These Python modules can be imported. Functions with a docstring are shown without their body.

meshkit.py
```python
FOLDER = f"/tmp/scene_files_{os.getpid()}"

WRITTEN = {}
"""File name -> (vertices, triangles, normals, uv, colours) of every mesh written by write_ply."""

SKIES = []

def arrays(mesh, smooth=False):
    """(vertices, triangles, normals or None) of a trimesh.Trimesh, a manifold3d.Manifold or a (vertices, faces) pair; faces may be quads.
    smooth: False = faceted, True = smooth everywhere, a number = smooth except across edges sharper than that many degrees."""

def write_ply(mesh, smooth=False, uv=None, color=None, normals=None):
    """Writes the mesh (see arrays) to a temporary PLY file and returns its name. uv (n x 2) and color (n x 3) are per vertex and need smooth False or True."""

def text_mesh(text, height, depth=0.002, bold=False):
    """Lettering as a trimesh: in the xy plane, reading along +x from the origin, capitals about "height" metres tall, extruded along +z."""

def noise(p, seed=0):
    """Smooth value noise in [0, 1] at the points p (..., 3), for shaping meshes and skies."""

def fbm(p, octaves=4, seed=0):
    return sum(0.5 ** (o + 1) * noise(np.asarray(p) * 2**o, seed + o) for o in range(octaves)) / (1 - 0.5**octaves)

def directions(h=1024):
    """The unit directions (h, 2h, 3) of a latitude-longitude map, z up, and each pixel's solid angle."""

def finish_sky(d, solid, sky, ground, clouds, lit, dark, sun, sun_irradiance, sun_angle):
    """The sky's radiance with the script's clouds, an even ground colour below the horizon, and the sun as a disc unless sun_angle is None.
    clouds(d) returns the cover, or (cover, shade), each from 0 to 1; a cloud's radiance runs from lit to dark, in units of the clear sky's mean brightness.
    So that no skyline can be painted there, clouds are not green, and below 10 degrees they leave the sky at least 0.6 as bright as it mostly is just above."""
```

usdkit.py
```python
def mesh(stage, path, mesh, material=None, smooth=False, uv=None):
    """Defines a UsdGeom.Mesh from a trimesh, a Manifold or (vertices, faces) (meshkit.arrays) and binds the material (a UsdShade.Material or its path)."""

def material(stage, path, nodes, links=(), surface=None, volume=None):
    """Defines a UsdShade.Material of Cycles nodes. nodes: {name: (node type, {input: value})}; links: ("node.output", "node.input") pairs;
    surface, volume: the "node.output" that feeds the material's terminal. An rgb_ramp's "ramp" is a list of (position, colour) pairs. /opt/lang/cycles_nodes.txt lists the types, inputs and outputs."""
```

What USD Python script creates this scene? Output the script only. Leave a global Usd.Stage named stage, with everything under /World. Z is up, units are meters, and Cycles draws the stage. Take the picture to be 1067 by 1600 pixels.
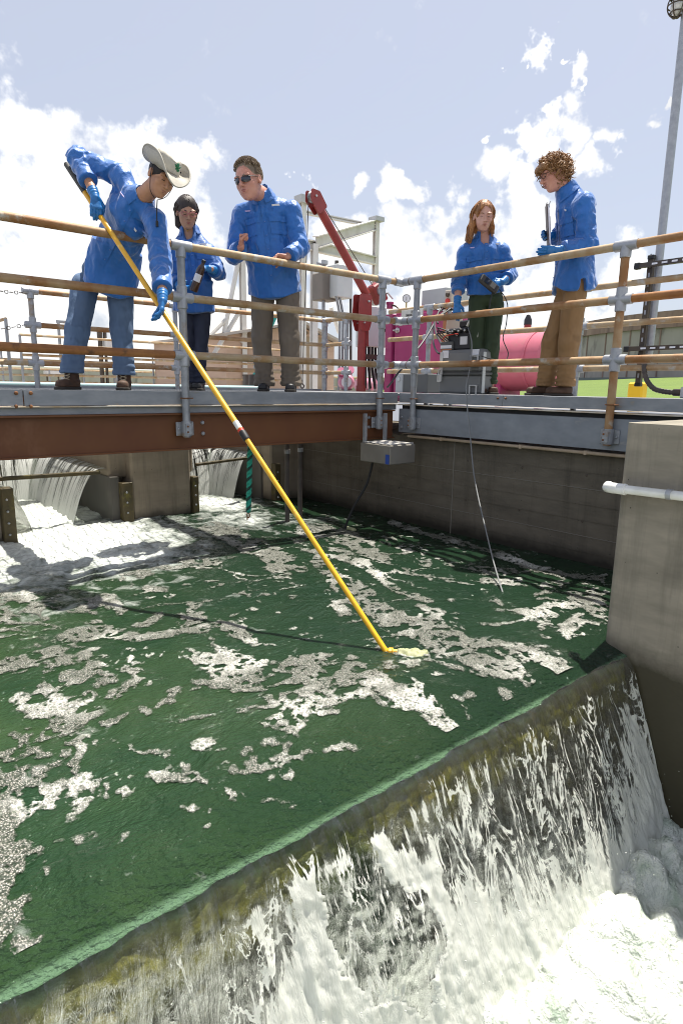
import math, re
import numpy as np
import trimesh, shapely, usdkit, meshkit
from shapely.geometry import Polygon
from pxr import Usd, UsdGeom, UsdLux, UsdShade, Gf, Sdf, Vt

EXPOSURE = 0.9
SUN_I = 1.25
SKY_S = 0.10
SKY_AER = 2.0
SKY_PALE, SKY_PALE_COL = 0.70, (3.6, 3.75, 4.3)
CLOUD_LIT, CLOUD_DIM = (7.2, 7.2, 7.15), (5.0, 5.05, 5.15)
WATER_A, WATER_B = (.013, .035, .015), (.038, .068, .026)

stage = Usd.Stage.CreateInMemory()
UsdGeom.SetStageUpAxis(stage, 'Z')
UsdGeom.Xform.Define(stage, '/World')
UsdGeom.Scope.Define(stage, '/World/Looks')

# ------------------------------------------------------------------ camera, sky, sun
# Walkway deck is z = 0; the left walkway runs along x (front face y = 4.6), the right one along y (front face x = 4.6).
CAM_H, PITCH, ROLL, YAW, FPX = 0.0412, math.radians(11.3977), math.radians(0.8102), math.radians(40.0), 962.72
def _axes():
    f = np.array([0, math.cos(PITCH), -math.sin(PITCH)]); u = np.array([0, math.sin(PITCH), math.cos(PITCH)]); r = np.array([1.0, 0, 0])
    c, s = math.cos(ROLL), math.sin(ROLL)
    r, u = c * r + s * u, -s * r + c * u
    cz, sz = math.cos(-YAW), math.sin(-YAW)
    m = np.array([[cz, -sz, 0], [sz, cz, 0], [0, 0, 1]])
    return m @ r, m @ u, m @ f
CR, CU, CF = _axes()
CP = np.array([0, 0, CAM_H])
FH = np.array([math.sin(YAW), math.cos(YAW), 0.0])          # the horizontal heading of the photograph
cam = UsdGeom.Camera.Define(stage, '/World/camera')
cam.AddTransformOp().Set(Gf.Matrix4d(*[float(x) for x in (*CR, 0, *CU, 0, *(-CF), 0, *CP, 1)]))
cam.CreateFocalLengthAttr(24.0)
cam.CreateHorizontalApertureAttr(24.0 * 1067 / FPX)
cam.CreateVerticalApertureAttr(24.0 * 1600 / FPX)
cam.CreateClippingRangeAttr(Gf.Vec2f(0.05, 100000.0))
cam.CreateExposureAttr(EXPOSURE)

def ray(px, py):
    return (px - 533.5) / FPX * CR - (py - 800) / FPX * CU + CF
def at(px, py, depth):
    """The point on a picture ray at a given horizontal distance along the heading."""
    v = ray(px, py); return CP + v * (depth / (v @ FH))
def on_x(px, py, x): v = ray(px, py); return CP + v * (x / v[0])
def on_y(px, py, y): v = ray(px, py); return CP + v * (y / v[1])
def on_z(px, py, z): v = ray(px, py); return CP + v * ((z - CAM_H) / v[2])
def cv(r, u, t):
    """A direction given as right, up and towards the viewer."""
    w = r * CR + u * CU - t * CF; return w / np.linalg.norm(w)

SUN_EL, SUN_AZ = math.radians(73), math.radians(82)          # azimuth from +y towards +x
SUN = np.array([math.sin(SUN_AZ) * math.cos(SUN_EL), math.cos(SUN_AZ) * math.cos(SUN_EL), math.sin(SUN_EL)])
sun = UsdLux.DistantLight.Define(stage, '/World/sun')
sun.CreateIntensityAttr(SUN_I); sun.CreateAngleAttr(0.53); sun.CreateNormalizeAttr(True); sun.CreateColorAttr(Gf.Vec3f(1.0, 0.95, 0.87))
_z = SUN; _x = np.cross([0, 0, 1.0], _z); _x /= np.linalg.norm(_x); _y = np.cross(_z, _x)
sun.AddTransformOp().Set(Gf.Matrix4d(*[float(x) for x in (*_x, 0, *_y, 0, *_z, 0, 0, 0, 20, 1)]))

# the sky: single scattering sky with cumulus clouds placed by direction and broken up by noise
blobs = [(60,520,150),(250,510,120),(20,215,85),(75,260,95),(20,330,120),(110,350,105),(40,450,150),(190,300,85),(235,262,60),(285,262,42),(300,330,75),(200,430,140),(330,480,110),
         (445,278,17),(490,287,22),(470,340,45),(555,300,28),(620,265,34),(650,285,32),(610,310,30),(700,330,50),(760,310,48),(820,340,60),(800,300,36),(650,400,75),(560,400,60),(760,420,95),(450,440,80),(620,500,100),
         (850,215,42),(900,200,46),(960,190,42),(985,205,25),(930,235,44),(820,230,34),(765,240,14),(850,185,20),(830,95,26),(845,85,18),(800,122,10),(905,122,20),(925,132,10),(890,108,10),(1030,150,12),(960,430,70),(860,480,90)]
rng = np.random.default_rng(5)
nodes, links = {}, []
nodes['tc'] = ('texture_coordinate', {})
nodes['n1'] = ('noise_texture', {'scale': 15.0, 'detail': 7.0, 'roughness': 0.56, 'distortion': 0.12}); links.append(('tc.generated', 'n1.vector'))
nodes['n2'] = ('noise_texture', {'scale': 6.5, 'detail': 6.0, 'roughness': 0.55}); links.append(('tc.generated', 'n2.vector'))
nodes['wn'] = ('noise_texture', {'scale': 10.0, 'detail': 5.0, 'roughness': 0.6}); links.append(('tc.generated', 'wn.vector'))
nodes['ws'] = ('vector_math', {'math_type': 'multiply_add', 'vector2': (.17, .17, .17), 'vector3': (-.085, -.085, -.085)}); links.append(('wn.color', 'ws.vector1'))
nodes['wv'] = ('vector_math', {'math_type': 'add'}); links += [('tc.generated', 'wv.vector1'), ('ws.vector', 'wv.vector2')]
acc = None
for i, (bx, by, br) in enumerate(blobs):
    d = ray(bx, by); ln = np.linalg.norm(d); d = d / ln
    rad = br / FPX / ln
    nodes[f'd{i}'] = ('vector_math', {'math_type': 'distance', 'vector2': tuple(d)}); links.append(('wv.vector', f'd{i}.vector1'))
    nodes[f'm{i}'] = ('map_range', {'from_min': 0.0, 'from_max': rad * 1.25, 'to_min': 1.0, 'to_max': 0.0, 'clamp': True}); links.append((f'd{i}.value', f'm{i}.value'))
    if acc is None: acc = f'm{i}.result'
    else:
        nodes[f'x{i}'] = ('math', {'math_type': 'maximum'}); links += [(acc, f'x{i}.value1'), (f'm{i}.result', f'x{i}.value2')]; acc = f'x{i}.value'
# elsewhere in the sky: scattered cumulus by noise
nodes['far'] = ('map_range', {'from_min': 0.56, 'from_max': 0.72, 'to_min': 0.0, 'to_max': 0.75, 'clamp': True}); links.append(('n2.fac', 'far.value'))
fc = ray(533, 300); fc /= np.linalg.norm(fc)
nodes['fd'] = ('vector_math', {'math_type': 'distance', 'vector2': tuple(fc)}); links.append(('tc.generated', 'fd.vector1'))
nodes['fm'] = ('map_range', {'from_min': 0.66, 'from_max': 0.95, 'to_min': 0.0, 'to_max': 1.0, 'clamp': True}); links.append(('fd.value', 'fm.value'))
nodes['ff'] = ('math', {'math_type': 'multiply'}); links += [('far.result', 'ff.value1'), ('fm.result', 'ff.value2')]
nodes['all'] = ('math', {'math_type': 'maximum'}); links += [(acc, 'all.value1'), ('ff.value', 'all.value2')]
nodes['na'] = ('math', {'math_type': 'multiply_add', 'value2': 1.75, 'value3': -0.95}); links.append(('n1.fac', 'na.value1'))
nodes['sum'] = ('math', {'math_type': 'add'}); links += [('all.value', 'sum.value1'), ('na.value', 'sum.value2')]
nodes['cov'] = ('map_range', {'range_type': 'smoothstep', 'from_min': 0.20, 'from_max': 0.56, 'to_min': 0.0, 'to_max': 0.96, 'clamp': True}); links.append(('sum.value', 'cov.value'))
nodes['shade'] = ('map_range', {'from_min': 0.35, 'from_max': 0.72, 'to_min': 0.0, 'to_max': 1.0, 'clamp': True}); links.append(('n2.fac', 'shade.value'))
nodes['ccol'] = ('mix_color', {'a': CLOUD_LIT, 'b': CLOUD_DIM, 'use_clamp': False}); links.append(('shade.result', 'ccol.fac'))
nodes['sky'] = ('sky_texture', {'sky_type': 'single_scattering', 'sun_disc': False, 'sun_elevation': SUN_EL, 'sun_rotation': SUN_AZ, 'altitude': 10.0, 'air_density': 1.0, 'aerosol_density': SKY_AER, 'ozone_density': 1.0})
nodes['skyw'] = ('mix_color', {'fac': SKY_PALE, 'b': SKY_PALE_COL, 'use_clamp': False}); links.append(('sky.color', 'skyw.a'))
nodes['mix'] = ('mix_color', {'use_clamp': False}); links += [('cov.result', 'mix.fac'), ('skyw.result', 'mix.a'), ('ccol.result', 'mix.b')]
nodes['bg'] = ('background_shader', {'strength': SKY_S}); links.append(('mix.result', 'bg.color'))
skymat = usdkit.material(stage, '/World/Looks/sky_clouds', nodes, links, surface='bg.background')
dome = UsdLux.DomeLight.Define(stage, '/World/sky')
UsdShade.MaterialBindingAPI.Apply(dome.GetPrim()).Bind(skymat)
dome.GetPrim().SetCustomDataByKey('kind', 'structure')

# ------------------------------------------------------------------ helpers
_used = {}
def _path(parent, name):
    k = (parent, name); n = _used.get(k, 0); _used[k] = n + 1
    return f'{parent}/{name}' if n == 0 else f'{parent}/{name}_{n:03d}'
class Thing:
    """An Xform at the thing's base; its parts are meshes below it."""
    def __init__(self, name, label, cat, loc=(0, 0, 0), group=None, kind=None):
        self.path = _path('/World', name); self.loc = np.array(loc, float)
        x = UsdGeom.Xform.Define(stage, self.path); x.AddTranslateOp().Set(Gf.Vec3d(*[float(v) for v in self.loc]))
        tag(x.GetPrim(), label, cat, group, kind)
    def part(self, name, mesh, mat, smooth=35, parent=None, label=None, kind=None, attrs=None):
        p = _path(parent or self.path, name)
        m = put(p, mesh, mat, smooth, self.loc, attrs)
        if label: m.GetPrim().SetCustomDataByKey('label', label)
        if kind: m.GetPrim().SetCustomDataByKey('kind', kind)
        return p
def tag(prim, label=None, cat=None, group=None, kind=None):
    for k, v in (('label', label), ('category', cat), ('group', group), ('kind', kind)):
        if v: prim.SetCustomDataByKey(k, v)
def vf(mesh):
    if isinstance(mesh, trimesh.Trimesh): return np.array(mesh.vertices), np.array(mesh.faces)
    v, f = np.asarray(mesh[0], float), np.asarray(mesh[1], int)
    if f.shape[1] == 4: f = np.vstack([f[:, [0, 1, 2]], f[:, [0, 2, 3]]])
    return v, f
def put(path, mesh, mat, smooth, loc=(0, 0, 0), attrs=None):
    v, f = vf(mesh)
    m = usdkit.mesh(stage, path, (v - np.asarray(loc, float), f), M[mat] if isinstance(mat, str) else mat, smooth)
    for k, a in (attrs or {}).items():
        UsdGeom.PrimvarsAPI(m).CreatePrimvar(k, Sdf.ValueTypeNames.FloatArray, 'vertex').Set(Vt.FloatArray.FromNumpy(np.asarray(a, np.float32)))
    return m
def single(name, mesh, mat, label=None, cat=None, group=None, kind=None, smooth=35, attrs=None):
    m = put(_path('/World', name), mesh, mat, smooth, attrs=attrs); tag(m.GetPrim(), label, cat, group, kind); return m
def join(*ms):
    ms = [m for x in ms for m in (x if isinstance(x, list) else [x])]
    vs, fs, n = [], [], 0
    for m in ms:
        v, f = vf(m); vs.append(v); fs.append(f + n); n += len(v)
    return np.vstack(vs), np.vstack(fs)
def box(lo, hi, bev=0.0):
    lo, hi = np.minimum(lo, hi), np.maximum(lo, hi); c, s = (np.asarray(lo, float) + hi) / 2, np.asarray(hi, float) - lo
    return obox(c, s, np.eye(3), bev)
def obox(c, s, R=None, bev=0.0):
    """A box of size s about c with axes the rows of R and chamfered edges."""
    R = np.eye(3) if R is None else np.asarray(R, float); h = np.asarray(s, float) / 2
    if bev <= 0:
        t = trimesh.creation.box(2 * h); v = np.array(t.vertices)
        return v @ R + c, np.array(t.faces)
    b = min(bev, h.min() * 0.9); pts = []
    for sx in (-1, 1):
        for sy in (-1, 1):
            for sz in (-1, 1):
                for k in range(3):
                    q = h - b; q[k] = h[k]; pts.append(q * (sx, sy, sz))
    t = trimesh.convex.convex_hull(np.array(pts))
    return np.array(t.vertices) @ R + c, np.array(t.faces)
def frame(z, hint=(0, 0, 1)):
    z = np.asarray(z, float); z = z / np.linalg.norm(z); h = np.asarray(hint, float)
    if abs(z @ h) > 0.97 * np.linalg.norm(h): h = np.array([1.0, 0, 0]) if abs(z[0]) < 0.9 else np.array([0, 1.0, 0])
    x = np.cross(h, z); x /= np.linalg.norm(x); y = np.cross(z, x)
    return x, y, z
def tube(path, r, n=12, cap=True):
    p = np.asarray(path, float); r = np.broadcast_to(np.asarray(r, float), (len(p),))
    t = np.gradient(p, axis=0); t /= np.linalg.norm(t, axis=1, keepdims=True) + 1e-12
    x, y, _ = frame(t[0]); vs = []
    ang = np.arange(n) * 2 * math.pi / n
    for i in range(len(p)):
        x = x - t[i] * (x @ t[i]); x /= np.linalg.norm(x); y = np.cross(t[i], x)
        vs.append(p[i] + r[i] * (np.cos(ang)[:, None] * x + np.sin(ang)[:, None] * y))
    v = np.vstack(vs); f = []
    i, j = np.meshgrid(np.arange(len(p) - 1), np.arange(n), indexing='ij'); i, j = i.ravel(), j.ravel(); k = (j + 1) % n
    q = np.stack([i * n + j, i * n + k, (i + 1) * n + k, (i + 1) * n + j], 1)
    f = np.vstack([q[:, [0, 1, 2]], q[:, [0, 2, 3]]])
    if cap:
        a, b = len(v), len(v) + 1; v = np.vstack([v, p[0], p[-1]]); j = np.arange(n); k = (j + 1) % n; L = (len(p) - 1) * n
        f = np.vstack([f, np.stack([np.full(n, a), k, j], 1), np.stack([np.full(n, b), L + j, L + k], 1)])
    return v, f
def cyl(a, b, r, n=16, r2=None): return tube([a, b], [r, r if r2 is None else r2], n)
def ball(c, r, n=2):
    t = trimesh.creation.icosphere(n, 1.0); return np.array(t.vertices) * np.asarray(r) + c, np.array(t.faces)
def torus(c, axis, R, r, n=24, m=8):
    x, y, z = frame(axis); a = np.arange(n + 1) * 2 * math.pi / n
    return tube([np.asarray(c) + R * (math.cos(t) * x + math.sin(t) * y) for t in a], r, m, cap=False)
def lathe(c, axis, prof, n=24):
    """prof: (radius, height along the axis) pairs."""
    x, y, z = frame(axis); a = np.arange(n) * 2 * math.pi / n; v = []
    for rr, hh in prof: v.append(np.asarray(c) + hh * z + max(rr, 1e-5) * (np.cos(a)[:, None] * x + np.sin(a)[:, None] * y))
    v = np.vstack(v); L = len(prof); i, j = np.meshgrid(np.arange(L - 1), np.arange(n), indexing='ij'); i, j = i.ravel(), j.ravel(); k = (j + 1) % n
    q = np.stack([i * n + j, i * n + k, (i + 1) * n + k, (i + 1) * n + j], 1)
    return v, np.vstack([q[:, [0, 1, 2]], q[:, [0, 2, 3]]])
def catenary(a, b, sag, n=14):
    t = np.linspace(0, 1, n)[:, None]; p = np.asarray(a) * (1 - t) + np.asarray(b) * t; p[:, 2] -= (4 * sag * t * (1 - t))[:, 0]; return p
def smooth_path(pts, n=40):
    p = np.asarray(pts, float); from_ = np.concatenate([[0], np.cumsum(np.linalg.norm(np.diff(p, axis=0), axis=1))])
    from scipy.interpolate import PchipInterpolator
    return PchipInterpolator(from_, p)(np.linspace(0, from_[-1], n))
def grid_mesh(nx, ny, P):
    i, j = np.meshgrid(np.arange(nx - 1), np.arange(ny - 1), indexing='ij'); i, j = i.ravel(), j.ravel()
    q = np.stack([i * ny + j, (i + 1) * ny + j, (i + 1) * ny + j + 1, i * ny + j + 1], 1)
    return P.reshape(-1, 3), np.vstack([q[:, [0, 1, 2]], q[:, [0, 2, 3]]])
fbm, noise = meshkit.fbm, meshkit.noise
def unit(v): v = np.asarray(v, float); return v / np.linalg.norm(v)

# ------------------------------------------------------------------ materials
M = {}
def mat(name, color, rough=0.5, metal=0.0, color2=None, scale=6.0, stretch=(1, 1, 1), lo=0.35, hi=0.65, bump=0.0, bscale=40.0, bdist=0.004, spec=0.5, detail=5.0, color3=None, scale3=2.0, lo3=0.55, hi3=0.7, rough2=None, sheen=0.0, streak=None, coat=0.0, distort=0.0):
    """Principled surface whose colour wanders between two or three tones by noise in object space, with fine relief."""
    n = {'tc': ('geometry', {}), 'map': ('mapping', {'scale': stretch}), 'p': ('principled_bsdf', {'base_color': color, 'roughness': rough, 'metallic': metal, 'specular_ior_level': spec, 'sheen_weight': sheen, 'coat_weight': coat})}
    l = [('tc.position', 'map.vector')]; out = None
    if color2 is not None:
        n['n'] = ('noise_texture', {'scale': scale, 'detail': detail, 'roughness': 0.62, 'distortion': distort}); l.append(('map.vector', 'n.vector'))
        n['r'] = ('rgb_ramp', {'ramp': [(lo, color), (hi, color2)]}); l.append(('n.fac', 'r.fac')); out = 'r.color'
    if color3 is not None:
        n['n3'] = ('noise_texture', {'scale': scale3, 'detail': 6.0, 'roughness': 0.65}); l.append(('map.vector', 'n3.vector'))
        n['f3'] = ('map_range', {'from_min': lo3, 'from_max': hi3, 'to_min': 0.0, 'to_max': 1.0, 'clamp': True}); l.append(('n3.fac', 'f3.value'))
        n['m3'] = ('mix_color', {'b': color3, 'a': color}); l += [('f3.result', 'm3.fac')]
        if out: l.append((out, 'm3.a'))
        out = 'm3.result'
    if out: l.append((out, 'p.base_color'))
    if rough2 is not None and color2 is not None:
        n['rr'] = ('map_range', {'from_min': lo, 'from_max': hi, 'to_min': rough, 'to_max': rough2, 'clamp': True}); l += [('n.fac', 'rr.value'), ('rr.result', 'p.roughness')]
    if bump:
        n['bn'] = ('noise_texture', {'scale': bscale, 'detail': 4.0, 'roughness': 0.6}); l.append(('map.vector', 'bn.vector'))
        n['b'] = ('bump', {'strength': bump, 'distance': bdist}); l += [('bn.fac', 'b.height'), ('b.normal', 'p.normal')]
    M[name] = usdkit.material(stage, f'/World/Looks/{name}', n, l, surface='p.BSDF'); return M[name]

mat('galvanised', (.36,.37,.38), .48, .55, (.24,.25,.26), 14, lo=.3, hi=.7, bump=.15, bscale=60, color3=(.30,.20,.11), scale3=3.5, lo3=.58, hi3=.72)
mat('galvanised_clean', (.40,.41,.42), .45, .6, (.30,.31,.33), 18, lo=.3, hi=.7, bump=.1, bscale=70)
mat('channel_steel', (.30,.31,.32), .5, .45, (.20,.215,.23), 5, (1,1,2.5), .3, .7, .12, 30, color3=(.33,.27,.19), scale3=5, lo3=.62, hi3=.75)
mat('beam_grey', (.27,.29,.31), .5, .4, (.19,.205,.225), 4, (1,1,2), .3, .7, .12, 30, color3=(.36,.35,.32), scale3=4, lo3=.62, hi3=.8)
mat('rust_pipe', (.36,.24,.125), .62, .1, (.26,.115,.035), 5, (1,1,1), .36, .62, .3, 50, color3=(.40,.36,.29), scale3=9, lo3=.58, hi3=.70)
mat('rust_pipe_pale', (.40,.30,.18), .62, .1, (.29,.16,.06), 6, (1,1,1), .40, .68, .3, 50, color3=(.42,.39,.33), scale3=8, lo3=.54, hi3=.66)
mat('rust_pipe_dark', (.33,.145,.042), .66, .1, (.25,.10,.03), 7, (1,1,1), .4, .62, .35, 50, color3=(.10,.045,.02), scale3=4.5, lo3=.60, hi3=.70)
mat('rust_stain', (.10,.045,.02), .8, 0, (.28,.11,.03), 30)
mat('girder_rust', (.145,.058,.020), .55, .0, (.115,.04,.016), 3, (1,1,.7), .3, .7, .12, 25, color3=(.21,.10,.05), scale3=2.2, lo3=.6, hi3=.8, spec=.35)
mat('ledge_pale', (.55,.50,.42), .7, 0, (.42,.30,.17), 5, lo=.4, hi=.65)
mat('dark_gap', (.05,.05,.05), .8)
mat('concrete_wet', (.34,.29,.21), .75, 0, (.22,.185,.13), 2.2, (1,1,2.6), .3, .7, .35, 25, color3=(.09,.08,.06), scale3=1.1, lo3=.55, hi3=.75)
mat('steel_white', (.66,.645,.61), .6, 0, (.56,.53,.48), 3)
mat('hut_wall', (.52,.37,.27), .8, 0, (.47,.33,.24), 2, (1,1,6), bump=.2, bscale=20)
mat('hut_roof', (.42,.38,.33), .8, 0, (.36,.32,.28), 3)
mat('hut_trim', (.16,.11,.07), .8)
mat('hut_recess', (.36,.28,.19), .8, 0, (.30,.23,.16), 2)
mat('crane_red', (.27,.027,.022), .46, 0, (.20,.020,.017), 5, coat=.2)
mat('pink_paint', (.40,.040,.155), .5, 0, (.34,.036,.13), 2.5, coat=.1, color3=(.30,.06,.11), scale3=4, lo3=.55, hi3=.75)
mat('pink_light', (.52,.135,.185), .5, 0, (.46,.11,.155), 2, coat=.1, color3=(.40,.16,.16), scale3=3, lo3=.56, hi3=.75)
mat('pink_pump', (.60,.12,.25), .45, 0, (.7,.45,.52), 8)
mat('box_grey_brown', (.20,.17,.14), .6, 0, (.17,.15,.125), 4)
mat('box_pale', (.55,.57,.55), .5, 0, (.50,.52,.51), 3)
mat('box_mid', (.42,.43,.43), .5, 0, (.37,.38,.38), 3); mat('housing_grey', (.21,.195,.165), .55, .2, (.17,.155,.13), 5)
mat('case_grey', (.175,.178,.175), .5, 0, (.155,.158,.156), 4, bump=.08, bscale=90)
mat('case_dark', (.09,.092,.09), .55)
mat('latch_steel', (.55,.55,.53), .35, .7)
mat('device_black', (.018,.018,.02), .4)
mat('rubber_black', (.012,.012,.012), .55)
mat('label_white', (.72,.72,.74), .6)
mat('sign_pale', (.62,.62,.57), .6, 0, (.52,.50,.44), 8)
mat('sign_ink', (.04,.035,.035), .7)
mat('button_red', (.55,.03,.02), .35)
mat('panel_tan', (.46,.40,.33), .55)
mat('brass', (.45,.33,.14), .35, .8)
mat('conduit_brown', (.085,.07,.06), .5, .2, (.055,.045,.04), 10)
mat('strut_dark', (.06,.05,.045), .5, .4, (.10,.075,.05), 12)
mat('conduit_orange', (.42,.16,.07), .6)
mat('pvc_white', (.72,.72,.69), .4, 0, (.62,.62,.57), 10, coat=.2)
mat('pipe_tan', (.42,.33,.23), .6, 0, (.34,.25,.16), 6)
mat('hose_clear', (.20,.205,.205), .45)
mat('hose_white', (.72,.71,.66), .4)
mat('rope_green', (.02,.28,.18), .7, 0, (.03,.38,.26), 40, bump=.4, bscale=80)
mat('rope_dark', (.01,.05,.035), .7)
mat('tag_blue', (.01,.05,.26), .5)
mat('pole_yellow', (.80,.43,.012), .4, 0, (.74,.38,.01), 20, coat=.25, color3=(.82,.62,.22), scale3=14, lo3=.6, hi3=.75)
mat('pole_grip', (.055,.055,.05), .7, 0, (.075,.072,.065), 60)
mat('pole_red', (.6,.04,.02), .45)
mat('tape_white', (.72,.70,.66), .6)
mat('net_cream', (.36,.36,.20), .6, 0, (.25,.27,.13), 30, bump=.6, bscale=60)
mat('shirt_blue', (.006,.108,.38), .42, 0, (.009,.125,.43), 5, bump=.45, bscale=9, bdist=.03, sheen=.35, spec=.45)
mat('shirt_blue_dark', (.005,.086,.32), .46, 0, (.007,.098,.35), 5, bump=.45, bscale=9, bdist=.03, sheen=.3, spec=.45)
mat('glove_blue', (.016,.16,.42), .36, 0, (.012,.125,.36), 20, bump=.35, bscale=70)
mat('joint_grey', (.21,.19,.155), .85)
mat('jeans', (.105,.165,.27), .85, 0, (.075,.125,.215), 9, (1,1,.5), bump=.5, bscale=24, bdist=.01)
mat('slacks_taupe', (.155,.125,.095), .75, 0, (.13,.105,.08), 7, (1,1,.4), bump=.5, bscale=22, bdist=.01)
mat('navy_cloth', (.010,.014,.032), .75, 0, (.014,.019,.042), 7, bump=.4, bscale=25, bdist=.01)
mat('pants_green', (.030,.050,.020), .8, 0, (.022,.038,.015), 6, bump=.4, bscale=25, bdist=.01)
mat('khaki', (.27,.155,.063), .78, 0, (.225,.127,.050), 6, (1,1,.5), bump=.5, bscale=22, bdist=.01)
mat('skin_warm', (.50,.27,.165), .5, 0, (.44,.22,.13), 16, spec=.4)
mat('skin_tan', (.44,.245,.155), .5, 0, (.38,.20,.125), 16, spec=.4)
mat('skin_pink', (.56,.29,.215), .5, 0, (.50,.225,.16), 16, spec=.4)
mat('skin_pale', (.60,.345,.26), .5, 0, (.53,.27,.20), 16, spec=.4)
mat('lip', (.34,.105,.09), .45)
mat('lip_dark', (.33,.145,.11), .45)
mat('hair_black', (.012,.009,.008), .6, 0, (.022,.017,.014), 60, (1,1,.25), bump=.8, bscale=110)
mat('hair_brown_dark', (.016,.010,.007), .55, 0, (.034,.020,.013), 60, (1,1,.25), bump=.8, bscale=110)
mat('hair_grey', (.27,.205,.14), .6, 0, (.14,.10,.068), 30, (1,1,.4), bump=.8, bscale=110)
mat('hair_ginger', (.46,.21,.07), .5, 0, (.13,.048,.015), 60, (1,1,.12), bump=.4, bscale=120)
mat('hair_curly', (.36,.19,.075), .5, 0, (.19,.090,.035), 20, bump=.5, bscale=120)
mat('boot_brown', (.085,.042,.022), .7, 0, (.055,.028,.015), 20, bump=.4, bscale=40)
mat('lace', (.42,.35,.24), .8)
mat('sole_dark', (.03,.025,.02), .8)
mat('shoe_black', (.012,.012,.013), .45)
mat('hat_cream', (.43,.405,.345), .85, 0, (.37,.35,.295), 9, bump=.3, bscale=60)
mat('emblem_green', (.015,.14,.06), .7)
mat('cord_black', (.012,.012,.013), .7)
mat('lens_dark', (.015,.02,.03), .08, spec=.7)
mat('frame_pink', (.42,.12,.13), .35)
mat('white_logo', (.72,.72,.74), .6)
mat('logo_lilac', (.42,.36,.62), .6)
mat('pearl_button', (.10,.20,.50), .3)
mat('eye_dark', (.02,.014,.010), .3)
mat('gold', (.65,.42,.14), .3, .9)
mat('bottle_brown', (.030,.012,.006), .12, coat=.5)
mat('paper', (.70,.69,.78), .7)
mat('board_dark', (.055,.03,.022), .5)
mat('grass', (.105,.165,.016), .9, 0, (.075,.125,.012), 1.2, (1,1,1), .3, .7, .6, 40, .02, color3=(.13,.18,.022), scale3=9, lo3=.5, hi3=.7)
mat('gravel', (.34,.32,.29), .9, 0, (.28,.26,.23), 3, bump=.4, bscale=30)
mat('road_dark', (.075,.085,.10), .85)
mat('tank_concrete', (.30,.28,.24), .85, 0, (.22,.205,.175), .8, (1,1,.35), .3, .7, .3, 6, color3=(.07,.06,.05), scale3=.9, lo3=.56, hi3=.74)
mat('tank_band', (.17,.11,.085), .85, 0, (.24,.17,.13), 1.2, (1,1,.3), color3=(.09,.06,.05), scale3=1.5, lo3=.5, hi3=.7)
mat('far_wall', (.32,.33,.26), .9, 0, (.27,.28,.21), .5, (1,1,.4), color3=(.20,.21,.16), scale3=.8)
mat('bollard_yellow', (.72,.45,.01), .5)
mat('teal', (.02,.33,.28), .5)
mat('teal_pale', (.30,.44,.45), .6)
mat('rust_plank', (.42,.26,.13), .8, 0, (.50,.37,.24), 4)
mat('timber_wet', (.085,.062,.022), .7, 0, (.05,.04,.018), 8, (1,1,1), color3=(.14,.12,.02), scale3=7, lo3=.55, hi3=.7, bump=.6, bscale=30)
mat('lamp_glass', (.70,.70,.66), .2, coat=.4)
mat('plate_wet', (.115,.105,.09), .45, 0, (.08,.074,.062), 3, (1,1,.5), bump=.2, bscale=20)

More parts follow.
